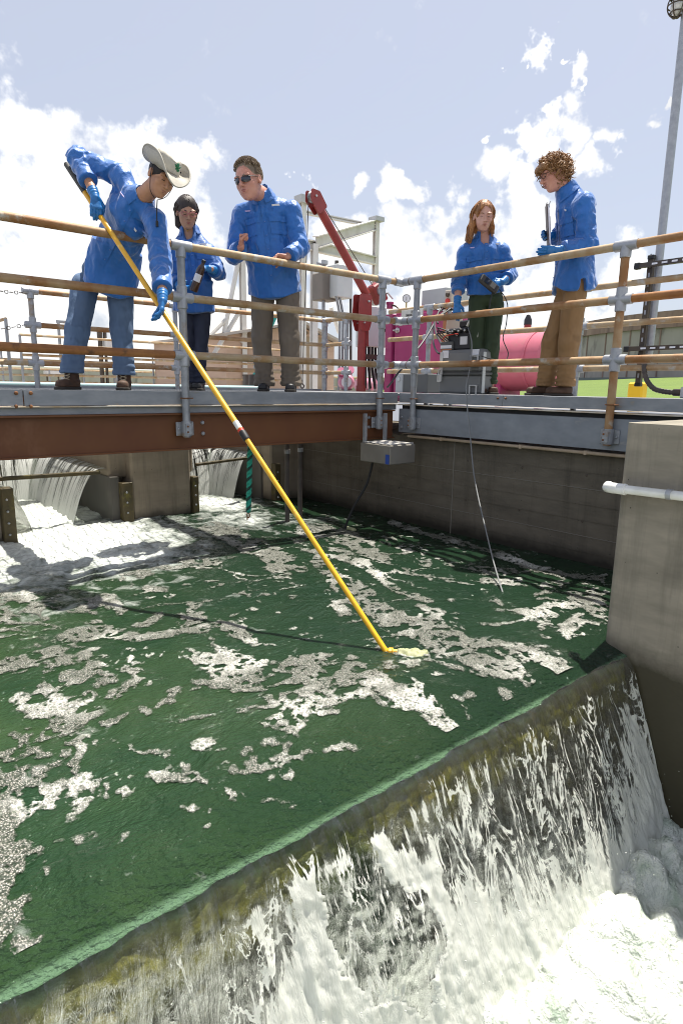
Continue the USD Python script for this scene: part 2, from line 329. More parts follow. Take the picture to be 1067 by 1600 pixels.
# cast concrete with tie holes, streaks and a damp foot: tone follows world height where the water reaches it
def concrete(name, dry, dry2, wet, wet_z, soft, moss=(.05,.055,.012), moss_amt=1.0, hscale=1.6):
    n = {'g': ('geometry', {}), 'mp': ('mapping', {'scale': (1, 1, 4.0)}), 'mv': ('mapping', {'scale': (5, 5, .5)}),
         'n': ('noise_texture', {'scale': hscale, 'detail': 8, 'roughness': .65}), 'r': ('rgb_ramp', {'ramp': [(.30, dry2), (.66, dry)]}),
         'n2': ('noise_texture', {'scale': 1.6, 'detail': 6, 'roughness': .7}), 'f2': ('map_range', {'from_min': .50, 'from_max': .75, 'to_min': 0, 'to_max': .55, 'clamp': True}),
         'm2': ('mix_color', {'b': tuple(c * .45 for c in dry2)}),
         'v': ('voronoi_texture', {'scale': 13, 'randomness': 1.0}), 'vf': ('map_range', {'from_min': .035, 'from_max': .06, 'to_min': 1, 'to_max': 0, 'clamp': True}),
         'm3': ('mix_color', {'b': tuple(c * .25 for c in dry2)}),
         's': ('separate_xyz', {}), 'n4': ('noise_texture', {'scale': 5, 'detail': 6, 'roughness': .7}),
         'za': ('math', {'math_type': 'multiply_add', 'value2': -soft * 2.4, 'value3': soft * 1.2}), 'z': ('math', {'math_type': 'add'}),
         'w': ('map_range', {'from_min': wet_z - soft, 'from_max': wet_z + soft, 'to_min': 1, 'to_max': 0, 'clamp': True}), 'm4': ('mix_color', {'b': wet}),
         'ws': ('map_range', {'from_min': wet_z - .02, 'from_max': wet_z + .10, 'to_min': 1, 'to_max': 0, 'clamp': True}),
         'rg': ('map_range', {'from_min': 0, 'from_max': 1, 'to_min': .82, 'to_max': .35, 'clamp': True}),
         'nb': ('noise_texture', {'scale': 42, 'detail': 6, 'roughness': .7}), 'b': ('bump', {'strength': .5, 'distance': .006}),
         'p': ('principled_bsdf', {'specular_ior_level': .35})}
    l = [('g.position', 'mp.vector'), ('g.position', 'mv.vector'), ('mp.vector', 'n.vector'), ('n.fac', 'r.fac'), ('mv.vector', 'n2.vector'), ('n2.fac', 'f2.value'), ('f2.result', 'm2.fac'), ('r.color', 'm2.a'),
         ('g.position', 'v.vector'), ('v.distance', 'vf.value'), ('vf.result', 'm3.fac'), ('m2.result', 'm3.a'), ('g.position', 's.vector'), ('g.position', 'n4.vector'), ('n4.fac', 'za.value1'), ('za.value', 'z.value1'), ('s.z', 'z.value2'),
         ('z.value', 'w.value'), ('w.result', 'm4.fac'), ('m3.result', 'm4.a'), ('m4.result', 'p.base_color'), ('w.result', 'rg.value'), ('rg.result', 'p.roughness'), ('g.position', 'nb.vector'), ('nb.fac', 'b.height'), ('b.normal', 'p.normal')]
    M[name] = usdkit.material(stage, f'/World/Looks/{name}', n, l, surface='p.BSDF')
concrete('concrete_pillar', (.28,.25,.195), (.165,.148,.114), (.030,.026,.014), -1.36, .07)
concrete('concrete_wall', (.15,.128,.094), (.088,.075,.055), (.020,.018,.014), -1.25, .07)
concrete('concrete_pier', (.30,.25,.185), (.22,.18,.13), (.06,.05,.035), -1.28, .06)

# weir body under the thin water: pale lip, olive algae, then dark rock-like face
def weir_mat():
    n = {'g': ('geometry', {}), 't': ('attribute', {'attribute': 'along'}), 'n': ('noise_texture', {'scale': 9, 'detail': 7, 'roughness': .7}), 'tt': ('math', {'math_type': 'multiply_add', 'value2': .16}), 'mr': ('map_range', {'from_min': .045, 'from_max': .72, 'to_min': 0, 'to_max': 1, 'clamp': True}),
         'r': ('rgb_ramp', {'ramp': [(0, (.17,.23,.12)), (.07, (.22,.27,.14)), (.11, (.17,.165,.05)), (.16, (.10,.09,.028)), (.21, (.22,.19,.03)), (.27, (.08,.07,.022)), (.35, (.15,.13,.022)), (.46, (.036,.031,.018)), (.7, (.022,.020,.015)), (1, (.028,.025,.017))]}),
         'n2': ('noise_texture', {'scale': 22, 'detail': 6, 'roughness': .7}), 'f': ('map_range', {'from_min': .48, 'from_max': .64, 'to_min': 0, 'to_max': .85, 'clamp': True}), 'm': ('mix_color', {'b': (.010,.009,.007)}), 'fe': ('map_range', {'from_min': .04, 'from_max': .14, 'to_min': 0, 'to_max': 1, 'clamp': True}), 'ff': ('math', {'math_type': 'multiply'}),
         'n3': ('noise_texture', {'scale': 4.5, 'detail': 7, 'roughness': .72}), 'f3': ('map_range', {'from_min': .57, 'from_max': .63, 'to_min': 0, 'to_max': .9, 'clamp': True}), 'm3': ('mix_color', {'b': (.25,.19,.018)}), 'zf': ('map_range', {'from_min': .13, 'from_max': .60, 'to_min': 1, 'to_max': 0, 'clamp': True}), 'mm': ('math', {'math_type': 'multiply'}),
         'b': ('bump', {'strength': .9, 'distance': .02}), 'p': ('principled_bsdf', {'roughness': .35})}
    l = [('g.position', 'n.vector'), ('n.fac', 'tt.value1'), ('t.fac', 'tt.value3'), ('tt.value', 'mr.value'), ('mr.result', 'r.fac'), ('g.position', 'n2.vector'), ('n2.fac', 'f.value'), ('t.fac', 'fe.value'), ('f.result', 'ff.value1'), ('fe.result', 'ff.value2'), ('ff.value', 'm.fac'), ('r.color', 'm.a'),
         ('g.position', 'n3.vector'), ('n3.fac', 'f3.value'), ('t.fac', 'zf.value'), ('f3.result', 'mm.value1'), ('zf.result', 'mm.value2'), ('mm.value', 'm3.fac'), ('m.result', 'm3.a'), ('m3.result', 'p.base_color'), ('n2.fac', 'b.height'), ('b.normal', 'p.normal')]
    M['weir_face'] = usdkit.material(stage, '/World/Looks/weir_face', n, l, surface='p.BSDF')
weir_mat()

# pool: turbid green water, milky where the falls stir air into it ('aer') and pale where it thins over the lip
def water_mat():
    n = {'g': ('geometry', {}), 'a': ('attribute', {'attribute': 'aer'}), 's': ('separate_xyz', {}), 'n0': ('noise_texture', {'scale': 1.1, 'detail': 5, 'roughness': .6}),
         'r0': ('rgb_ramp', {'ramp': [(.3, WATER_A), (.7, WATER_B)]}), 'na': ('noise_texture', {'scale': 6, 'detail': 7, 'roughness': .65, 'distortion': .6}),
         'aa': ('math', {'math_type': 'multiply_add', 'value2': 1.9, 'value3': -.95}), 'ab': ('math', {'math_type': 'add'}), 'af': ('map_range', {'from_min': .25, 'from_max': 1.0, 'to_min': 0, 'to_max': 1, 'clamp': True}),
         'm1': ('mix_color', {'b': (.70,.735,.68)}), 'shade_x': ('map_range', {'from_min': .35, 'from_max': 2.2, 'to_min': 0, 'to_max': .82, 'clamp': True}), 'shade_mix': ('mix_color', {'b': (.008,.022,.012)}), 'lf': ('map_range', {'range_type': 'smoothstep', 'from_min': 1.452, 'from_max': 1.424, 'to_min': 0, 'to_max': 1, 'clamp': True}), 'm2': ('mix_color', {'b': (.085,.15,.085)}),  # shade and dark reflection towards the right wall painted into the water colour
         'mp': ('mapping', {'scale': (1.0, 1.5, 1.0), 'rotation': (0, 0, .35)}), 'nb': ('noise_texture', {'scale': 7, 'detail': 4, 'roughness': .55, 'distortion': .6}), 'nc': ('noise_texture', {'scale': 38, 'detail': 3, 'roughness': .5}),
         'lz': ('map_range', {'from_min': 2.0, 'from_max': 1.45, 'to_min': .26, 'to_max': 1.1, 'clamp': True}), 'bb': ('math', {'math_type': 'multiply_add'}), 'b': ('bump', {'strength': .7, 'distance': .06}),
         'p': ('principled_bsdf', {'roughness': .03, 'ior': 1.333, 'specular_ior_level': .5})}
    l = [('g.position', 's.vector'), ('g.position', 'n0.vector'), ('n0.fac', 'r0.fac'), ('g.position', 'na.vector'), ('na.fac', 'aa.value1'), ('aa.value', 'ab.value1'), ('a.fac', 'ab.value2'), ('ab.value', 'af.value'), ('af.result', 'm1.fac'), ('r0.color', 'shade_mix.a'), ('s.x', 'shade_x.value'), ('shade_x.result', 'shade_mix.fac'), ('shade_mix.result', 'm1.a'),
         ('s.y', 'lf.value'), ('lf.result', 'm2.fac'), ('m1.result', 'm2.a'), ('m2.result', 'p.base_color'), ('g.position', 'mp.vector'), ('mp.vector', 'nb.vector'), ('mp.vector', 'nc.vector'), ('nc.fac', 'bb.value1'), ('s.y', 'lz.value'), ('lz.result', 'bb.value2'), ('nb.fac', 'bb.value3'), ('bb.value', 'b.height'), ('b.normal', 'p.normal')]
    M['pool'] = usdkit.material(stage, '/World/Looks/pool', n, l, surface='p.BSDF')
water_mat()

# floating froth: bubbles of two sizes; the attribute 'edge' (metres inside the rim) breaks the rim into bubbles
def foam_mat():
    n = {'g': ('geometry', {}), 'e': ('attribute', {'attribute': 'edge'}), 'n': ('noise_texture', {'scale': 26, 'detail': 5, 'roughness': .62}),
         'w': ('noise_texture', {'scale': 40, 'detail': 2}), 'wm': ('mix_vector', {'fac': .012}), 'v': ('voronoi_texture', {'scale': 150, 'randomness': 1}), 'v2': ('voronoi_texture', {'scale': 46, 'randomness': 1}),
         'ev': ('math', {'math_type': 'multiply_add', 'value2': -.016}), 'ev2': ('math', {'math_type': 'multiply_add', 'value2': .13, 'value3': -.056}), 'sum': ('math', {'math_type': 'add'}), 'cut': ('map_range', {'from_min': -.006, 'from_max': .016, 'to_min': 0, 'to_max': 1, 'clamp': True}),
         'r': ('rgb_ramp', {'ramp': [(0, (.66,.63,.585)), (.22, (.44,.42,.38)), (.40, (.19,.19,.155)), (.62, (.045,.06,.04))]}),
         'r2': ('rgb_ramp', {'ramp': [(0, (.20,.24,.17)), (.30, (.30,.33,.25)), (.42, (.86,.85,.80)), (.58, (.80,.78,.72)), (.75, (.45,.45,.40))]}),
         'lo': ('noise_texture', {'scale': 2.6, 'detail': 4, 'roughness': .6}), 'lm': ('map_range', {'from_min': .50, 'from_max': .66, 'to_min': 0, 'to_max': .85, 'clamp': True}), 'mx2': ('mix_color', {}),
         'fn': ('noise_texture', {'scale': 220, 'detail': 3, 'roughness': .7}), 'fr': ('rgb_ramp', {'ramp': [(.34, (.45,.45,.44)), (.62, (1.08,1.08,1.08))]}), 'mul': ('mix_color', {'blend_type': 'multiply', 'fac': 1.0, 'use_clamp': False}),
         'tn': ('noise_texture', {'scale': 6, 'detail': 5, 'roughness': .6}), 'tr': ('map_range', {'from_min': .63, 'from_max': .82, 'to_min': 0, 'to_max': .45, 'clamp': True}), 'mw': ('mix_color', {'b': (.84,.83,.79)}),
         'b': ('bump', {'strength': .9, 'distance': .010, 'invert': True}), 'bh': ('math', {'math_type': 'multiply_add', 'value2': .5}), 'p': ('principled_bsdf', {'roughness': .28}), 't': ('transparent_bsdf', {}), 'mx': ('mix_closure', {})}
    l = [('g.position', 'w.vector'), ('g.position', 'wm.a'), ('w.color', 'wm.b'), ('wm.result', 'v.vector'), ('wm.result', 'v2.vector'), ('g.position', 'n.vector'), ('g.position', 'lo.vector'), ('g.position', 'fn.vector'), ('g.position', 'tn.vector'),
         ('v2.distance', 'ev.value1'), ('e.fac', 'ev.value3'), ('n.fac', 'ev2.value1'), ('ev.value', 'sum.value1'), ('ev2.value', 'sum.value2'), ('sum.value', 'cut.value'), ('v.distance', 'r.fac'), ('v2.distance', 'r2.fac'), ('lo.fac', 'lm.value'), ('lm.result', 'mx2.fac'), ('r.color', 'mx2.a'), ('r2.color', 'mx2.b'),
         ('fn.fac', 'fr.fac'), ('mx2.result', 'mul.a'), ('fr.color', 'mul.b'), ('tn.fac', 'tr.value'), ('tr.result', 'mw.fac'), ('mul.result', 'mw.a'), ('mw.result', 'p.base_color'), ('v.distance', 'bh.value1'), ('v2.distance', 'bh.value3'), ('bh.value', 'b.height'), ('b.normal', 'p.normal'), ('t.BSDF', 'mx.closure1'), ('p.BSDF', 'mx.closure2'), ('cut.result', 'mx.fac')]
    M['foam'] = usdkit.material(stage, '/World/Looks/foam', n, l, surface='mx.closure')
foam_mat()

# falling water: clear skin streaked by white water ('white' 0..1) drawn out along the fall ('u' across, 'w' along)
def fall_mat(name, tint=(.84,.86,.78), us=14.0, ws=2.6, lo=.455, hi=.545):
    n = {'w': ('attribute', {'attribute': 'white'}), 'u': ('attribute', {'attribute': 'across'}), 'd': ('attribute', {'attribute': 'along'}), 'c': ('combine_xyz', {}), 'mp': ('mapping', {'scale': (us, ws, 1)}),
         'n': ('noise_texture', {'scale': 1.0, 'detail': 7, 'roughness': .70, 'distortion': 1.7}), 'mp2': ('mapping', {'scale': (us * 3.0, ws * 5, 1)}), 'n2': ('noise_texture', {'scale': 1.0, 'detail': 5, 'roughness': .65, 'distortion': .8}),
         'h': ('math', {'math_type': 'multiply_add', 'value2': .36}), 'mp3': ('mapping', {'scale': (us * .55, ws * .8, 1), 'location': (3.1, 1.7, 0)}), 'n3': ('noise_texture', {'scale': 1.0, 'detail': 5, 'roughness': .6, 'distortion': 1.8}), 'fa1': ('math', {'math_type': 'subtract', 'value2': .5}), 'fa2': ('math', {'math_type': 'absolute'}), 'fa3': ('map_range', {'from_min': 0, 'from_max': .035, 'to_min': .30, 'to_max': 0, 'clamp': True}), 'fa4': ('math', {'math_type': 'add'}), 'wa': ('math', {'math_type': 'multiply_add', 'value2': 1.0, 'value3': -.705}), 'sum': ('math', {'math_type': 'add'}), 'f': ('map_range', {'range_type': 'smoothstep', 'from_min': lo, 'from_max': hi, 'to_min': 0, 'to_max': 1, 'clamp': True}),
         'b': ('bump', {'strength': .8, 'distance': .02}), 'fr': ('fresnel', {'IOR': 1.34}), 'fa': ('math', {'math_type': 'multiply', 'value2': .8}), 'gl': ('glossy_bsdf', {'color': (.9, .9, .9), 'roughness': .05}), 'th': ('attribute', {'attribute': 'thick'}), 'tc': ('mix_color', {'a': (.88,.93,.86), 'b': (.16,.42,.20)}), 't': ('transparent_bsdf', {}), 'mx': ('mix_closure', {}),
         'df': ('principled_bsdf', {'base_color': tint, 'roughness': .35}), 'tl': ('translucent_bsdf', {'color': tint}), 'wm': ('mix_closure', {'fac': .3}), 'out': ('mix_closure', {})}
    l = [('u.fac', 'c.x'), ('d.fac', 'c.y'), ('c.vector', 'mp.vector'), ('c.vector', 'mp2.vector'), ('mp.vector', 'n.vector'), ('mp2.vector', 'n2.vector'), ('n2.fac', 'h.value1'), ('n.fac', 'h.value3'), ('w.fac', 'wa.value1'), ('c.vector', 'mp3.vector'), ('mp3.vector', 'n3.vector'), ('n3.fac', 'fa1.value1'), ('fa1.value', 'fa2.value1'), ('fa2.value', 'fa3.value'), ('h.value', 'sum.value1'), ('wa.value', 'sum.value2'), ('sum.value', 'fa4.value1'), ('fa3.result', 'fa4.value2'), ('fa4.value', 'f.value'),
         ('h.value', 'b.height'), ('b.normal', 'gl.normal'), ('b.normal', 'df.normal'), ('b.normal', 'fr.normal'), ('fr.fac', 'fa.value1'), ('th.fac', 'tc.fac'), ('tc.result', 't.color'), ('fa.value', 'mx.fac'), ('t.BSDF', 'mx.closure1'), ('gl.BSDF', 'mx.closure2'), ('df.BSDF', 'wm.closure1'), ('tl.BSDF', 'wm.closure2'), ('f.result', 'out.fac'), ('mx.closure', 'out.closure1'), ('wm.closure', 'out.closure2')]
    M[name] = usdkit.material(stage, f'/World/Looks/{name}', n, l, surface='out.closure')
fall_mat('fall_front'); fall_mat('fall_back', (.74,.76,.72), 36.0, .7, .46, .56)
mat('white_water', (.64,.66,.60), .5, 0, (.24,.31,.23), 4.5, lo=.42, hi=.72, bump=.9, bscale=22, bdist=.05, detail=8, distort=1.2)

# ------------------------------------------------------------------ ground, water, basin
WZ = -1.345
def nappe(n):
    """Profile (y, z) of the water running over the weir, upstream to foot."""
    from scipy.interpolate import PchipInterpolator
    k = np.array([(1.430, -1.389), (1.408, -1.408), (1.380, -1.452), (1.345, -1.55), (1.285, -1.72), (1.190, -1.985), (1.095, -2.254), (1.02, -2.46)])
    s = np.concatenate([[0], np.cumsum(np.linalg.norm(np.diff(k, axis=0), axis=1))])
    t = np.linspace(0, s[-1], n); return PchipInterpolator(s, k)(t), t
def lip(x, y): q = np.stack([x * 3.0, 0 * x, 0 * x], -1); return (.045 * (fbm(q, 2, 17) - .5) + .022 * (fbm(q * 5, 3, 18) - .5)) * np.exp(-np.abs(y - 1.42) / .12)
def pool():
    xs, ys = [], []
    x = np.concatenate([np.arange(-4, 0, .12), np.arange(0, 4.66, .018)]); y = np.concatenate([np.arange(1.427, 4.6, .018), np.arange(4.6, 9.2, .020)])
    X, Y = np.meshgrid(x, y, indexing='ij'); p = np.stack([X, Y, 0 * X], -1)
    h = .055 * (fbm(p * (1.7, 2.6, 1), 3, 3) - .5) + .010 * (fbm(p * (7, 9, 1), 2, 8) - .5)
    aer = np.zeros_like(X)
    for cx, cy, sx, sy, a in FALL_FEET:
        aer = np.maximum(aer, a * np.exp(-((X - cx) / sx) ** 2 - ((Y - cy) / sy) ** 2))
    rq = np.stack([.8 * X + .6 * Y + .25 * fbm(p * 2.3, 3, 55), -.6 * X + .8 * Y + .25 * fbm(p * 2.1, 3, 56), .37 * X - .61 * Y], -1)
    h = h + np.minimum(aer, 1.1) * (.10 * (fbm(rq * 5.3, 4, 21) - .45) + .05 * np.abs(fbm(rq * 13.7, 3, 22) - .5))
    fade = np.clip((Y - 1.427) / .15, 0, 1)
    v, f = grid_mesh(len(x), len(y), np.stack([X, Y + lip(X, Y), WZ + h * fade - .046 * np.exp(-(Y - 1.427) / .10)], -1))
    return (v, f), aer.ravel()
FALL_FEET = [(1.3, 7.0, .9, 1.3, 1.5), (1.6, 5.7, 1.0, 1.1, 1.3), (1.75, 5.0, .75, .65, .95), (1.95, 6.9, .5, .6, 1.2), (3.5, 6.6, .45, .7, 1.1), (3.3, 5.6, .5, .6, .62), (3.75, 5.2, .4, .5, .42), (.8, 5.0, .7, .7, .8), (0.9, 4.0, .6, .4, .30), (1.5, 4.2, .5, .35, .28)]
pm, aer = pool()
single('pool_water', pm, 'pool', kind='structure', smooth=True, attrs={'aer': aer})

# froth patches: outlines on the water in millimetres
FOAM = """1041,5612 1080,5697 1116,5734 1559,5577 1570,5487 1535,5322 1478,5184 1440,5145 1180,5063 988,5072 965,5148 971,5303 991,5431
1340,4667 1296,4592 1272,4575 1056,4587 908,4560 941,4406 944,4022 918,3909 878,3858 695,4201 685,4280 693,4446 731,4626 768,4723 826,4788 862,4747 910,4941 965,5021 1126,4924 1385,4993 1398,4962 1395,4865 1367,4742
661,4050 689,4116 715,4116 789,3959 783,3875 757,3834 658,3899 649,3960
514,3289 538,3305 700,3318 811,3375 848,3359 925,3144 918,3063 895,3002 943,2997 955,2976 942,2910 942,2815 916,2751 865,2719 846,2728 854,2793 868,2816 898,2836 903,2867 879,2850 658,2805 633,2817 619,2886 636,2981 674,3048 715,3055 670,3117 597,3068 502,3091 487,3122 484,3177 494,3240
530,2881 543,2913 559,2918 602,2860 627,2776 659,2805 687,2792 734,2709 776,2604 792,2509 783,2485 726,2431 709,2428 680,2441 647,2378 645,2305 616,2235 600,2221 586,2139 588,2050 578,2020 561,2007 565,1961 555,1945 540,1949 497,1923 478,1924 475,1936 489,1977 515,2001 509,2038 476,2017 399,2011 381,2058 394,2122 316,2193 303,2245 312,2294 334,2317 500,2234 513,2281 536,2288 552,2268 548,2229 524,2195 506,2203 478,2124 520,2113 528,2072 542,2079 544,2141 564,2234 581,2260 587,2426 622,2506 598,2601 572,2598 514,2650 515,2682 530,2710
529,2502 557,2557 584,2574 602,2546 602,2490 583,2442 557,2427 524,2444
431,2585 446,2603 464,2581 456,2544 435,2552
445,2492 457,2522 472,2535 487,2528 498,2460 487,2419 500,2402 512,2346 493,2274 468,2262 441,2300 438,2326 446,2382 462,2412 445,2436
365,2435 378,2449 414,2449 422,2440 426,2406 414,2345 376,2332 364,2357
370,2004 357,1964 329,1935 373,1851 376,1799 356,1786 320,1780 291,1805 287,1750 263,1729 277,1676 261,1624 243,1619 249,1576 213,1545 199,1547 177,1575 171,1633 194,1669 185,1711 190,1752 207,1780 223,1785 211,1853 221,1893 243,1916 246,2012 267,2055 261,2097 268,2148 287,2184 313,2192 328,2179 372,2113
312,1716 324,1742 335,1736 338,1719 324,1693
226,1527 236,1543 253,1537 277,1453 299,1446 315,1414 311,1399 291,1387 252,1415 246,1410 275,1353 278,1313 269,1301 221,1379 217,1428 233,1466
1130,3926 1159,3972 1312,4094 1332,4087 1373,3854 1361,3793 1329,3722 1325,3680 1288,3606 1271,3607 1214,3823 1123,3744 1104,3752 1102,3836
1255,3430 1338,3430 1459,3472 1467,3456 1460,3418 1430,3372 1307,3331 1236,3361 1238,3398
1117,3186 1071,3307 957,3323 887,3423 882,3465 895,3525 924,3571 1031,3590 1153,3537 1191,3353 1259,3224 1377,3200 1525,3200 1618,3455 1674,3524 1706,3530 1715,3470 1663,3282 1789,3032 1762,2834 1738,2779 1701,2737 1671,2731 1653,2862 1594,2963 1508,3066 1468,3038 1331,3076 1207,3085
1025,2947 1054,2977 1083,2942 1079,2903 1061,2868 1085,2847 1076,2806 1062,2796 1037,2817 1049,2862 1019,2874 1013,2890
884,2662 957,2754 1030,2790 1040,2785 1042,2761 1025,2718 953,2660 890,2584 840,2592 831,2611 849,2661
768,2708 789,2742 805,2738 828,2696 819,2641 801,2617 786,2621 763,2662
899,2420 915,2438 952,2437 959,2427 943,2386 900,2364 890,2385
771,2414 785,2435 800,2430 802,2390 787,2369 773,2375
678,2377 705,2411 718,2405 721,2354 705,2294 690,2265 675,2263 668,2283
603,2017 616,2030 660,2046 668,2039 661,2003 611,1970 599,1983
652,1958 671,1978 701,1968 709,1948 705,1919 690,1899 654,1894 644,1917
585,1958 597,1973 609,1967 611,1948 594,1910
437,1829 444,1839 456,1826 448,1805
2764,5477 2858,5581 3028,5537 3040,5488 2978,4723 2902,4140 2829,3817 2790,3744 2735,3673 2681,3628 2642,3630 2628,3853 2574,3624 2510,3544 2474,3546 2480,3758 2626,4255 2655,5228 2702,5363
2278,4158 2214,4102 2059,4238 1882,4291 1666,4270 1660,4315 1683,4397 1742,4489 1986,4558 2208,4537 2352,4353 2342,4280
1973,3827 2009,3878 2038,3890 2095,3844 2074,3768 2030,3718 1954,3734 1951,3767
1580,4003 1605,4046 1626,4056 1705,3958 1690,3883 1665,3842 1645,3833 1567,3928
1306,2841 1335,2866 1447,2821 1582,2618 1611,2533 1645,2519 1640,2492 1621,2463 1604,2451 1568,2447 1527,2400 1664,2351 1657,2379 1673,2426 1709,2470 1745,2484 1804,2410 1927,2341 1923,2302 1881,2246 1973,2199 2054,2098 2074,2104 2226,2086 2351,2030 2338,2000 2297,1977 2046,2011 1980,1941 2024,1813 2001,1667 1946,1524 1860,1370 1835,1367 1819,1407 1845,1499 1848,1695 1773,1776 1698,1890 1595,1951 1527,2067 1546,2115 1585,2147 1447,2306 1444,2322 1436,2318 1456,2275 1431,2234 1398,2101 1379,2076 1358,2075 1397,2239 1339,2279 1184,2489 1190,2532 1219,2558 1302,2479 1288,2594 1291,2799|1855,2002 1842,2041 1768,2025|1673,2040 1718,2033 1652,2073
1059,2477 1088,2512 1107,2508 1102,2434 1075,2392 1060,2396 1049,2438
1001,2461 1039,2478 1042,2452 1030,2435 998,2423 993,2436
1429,2110 1459,2139 1489,2136 1477,2021 1461,1974 1520,2017 1541,2020 1552,1992 1527,1948 1405,1874 1384,1877 1373,1969
1279,1947 1325,1984 1348,1981 1357,1958 1308,1827 1281,1794 1223,1790 1215,1799 1223,1821 1252,1843 1264,1912
974,2031 987,2041 1085,2022 1086,1997 1070,1972 1077,1945 1049,1907 1035,1912 970,2001
845,2067 882,2085 889,2079 878,2044 849,2035 841,2044
1069,1864 1110,1878 1115,1869 1100,1840 1064,1825 1058,1843
826,1984 842,1997 853,1986 845,1960 829,1957
1076,1799 1100,1811 1155,1735 1183,1664 1164,1634 1152,1635 1115,1689 1071,1775
854,1874 811,1871 753,1912 746,1930 761,1972 777,1978 836,1936 858,1893
806,1600 824,1602 826,1591 807,1586
4490,4582 4575,4653 4606,4654 4454,3833 4528,3860 4325,2720 4339,2334 4450,2181 4390,2134 4300,2107 4232,2062 4164,2033 4090,2025 4099,2070 4014,2029 3995,1976 3898,1863 3835,1816 3751,1777 3657,1756 3627,1769 3641,1809 3485,1675 3425,1644 3370,1632 3352,1641 3403,1737 3385,1749 3323,1699 3234,1667 3082,1709 3112,1756 3178,1797 3244,1813 3312,1797 3162,1874 3165,1894 3187,1916 3261,1947 3411,1935 3194,2035 3231,2185 3256,2213 3306,2242 3333,2244 3338,2123 3535,2071 3743,2047 3677,2063 3699,2090 3745,2117 3788,2130 4123,2132 4163,2228 4153,2268 4002,2276 3912,2230 3609,2197 3596,2207 3628,2243 3687,2274 3837,2294 3848,2327 3919,2364 4154,2342 4160,2630 4296,3413 4246,3407 4422,4488
3470,4834 3549,4920 3608,4956 3867,4846 3946,4531 3747,4047 3466,3505 3398,3427 3339,3400 3323,3521 3465,4067 3453,4348 3354,4622 3381,4697
3941,4102 4010,4158 4035,4152 3878,3646 3705,3276 3619,3194 3577,3177 3571,3198 3892,4035
3166,4099 3220,4155 3256,4168 3372,3928 3280,3533 3251,3483 3194,3419 3028,2896 2975,2634 2933,2596 2904,2592 2901,2925 2921,2961 2963,2996 3122,3506 3152,3717 3142,3802 3074,3764 3024,3856 2912,3511 2886,3169 2710,2774 2640,2526 2655,2408 2795,2427 2783,2544 2813,2582 2851,2600 2892,2430 2870,2395 2827,2365 2667,2332 2704,2185 2703,2060 2785,2009 2847,1900 2877,1880 2873,1705 2789,1427 2746,1395 2708,1393 2679,1475 2693,1633 2688,1786 2704,1820 2755,1864 2696,1939 2653,1739 2563,1560 2528,1527 2479,1505 2445,1508 2392,1612 2365,1786 2428,2577 2566,2943 2456,2917 2453,2848 2440,2818 2388,2765 2358,2770 2375,2921 2399,2965 2438,2999 2581,3028 2630,3289 2852,3759 2928,3861 2993,3914 2960,3982 2985,4045 3041,4121 3096,4165
3757,3153 3833,3191 3945,3009 3970,2811 4103,2752 4056,2701 3985,2670 3824,2707 3793,2902 3715,3095
3667,2701 3725,2721 3799,2548 3914,2557 3874,2507 3823,2482 3670,2455 3619,2646
3295,2364 3328,2379 3345,2372 3322,2297 3279,2262 3240,2260 3259,2328
2760,2263 2784,2277 2795,2272 2791,2147 2765,2119 2741,2118 2744,2240
2290,1542 2328,1558 2347,1548 2358,1473 2344,1414 2324,1398 2301,1398 2267,1511
2099,1650 2133,1663 2184,1649 2190,1639 2179,1622 2149,1607 2079,1604 2074,1622
2228,1463 2253,1473 2266,1463 2237,1414 2215,1400 2198,1406
2048,1576 2071,1585 2077,1577 2044,1536 2027,1541
1971,1465 2011,1494 2026,1486 2009,1455 1976,1439 1968,1445"""
polys = []
for line in FOAM.strip().split('\n'):
    rings = [[tuple(float(c) / 1000 for c in q.split(',')) for q in r.split(' ')] for r in line.split('|')]
    polys.append(Polygon(rings[0], rings[1:]).buffer(0))
rng = np.random.default_rng(11)
for k in range(420):                                            # stray flecks of froth between the patches
    x, y = rng.uniform(.15, 4.5), rng.uniform(1.62, 6.2)
    r = rng.uniform(.005, .022) * (1 + .12 * y); polys.append(shapely.Point(x, y).buffer(r, 3))
for k in range(60):                                             # drawn-out strands of froth along the drift
    x, y, a = rng.uniform(.2, 4.0), rng.uniform(1.7, 5.2), rng.normal(-.62, .35); pts = [(x, y)]
    for j in range(9): a += rng.normal(0, .22); s_ = rng.uniform(.04, .09); pts.append((pts[-1][0] + s_ * math.cos(a), pts[-1][1] + s_ * math.sin(a)))
    polys.append(shapely.LineString(pts).buffer(rng.uniform(.006, .016), 3))
froth = shapely.union_all(polys)
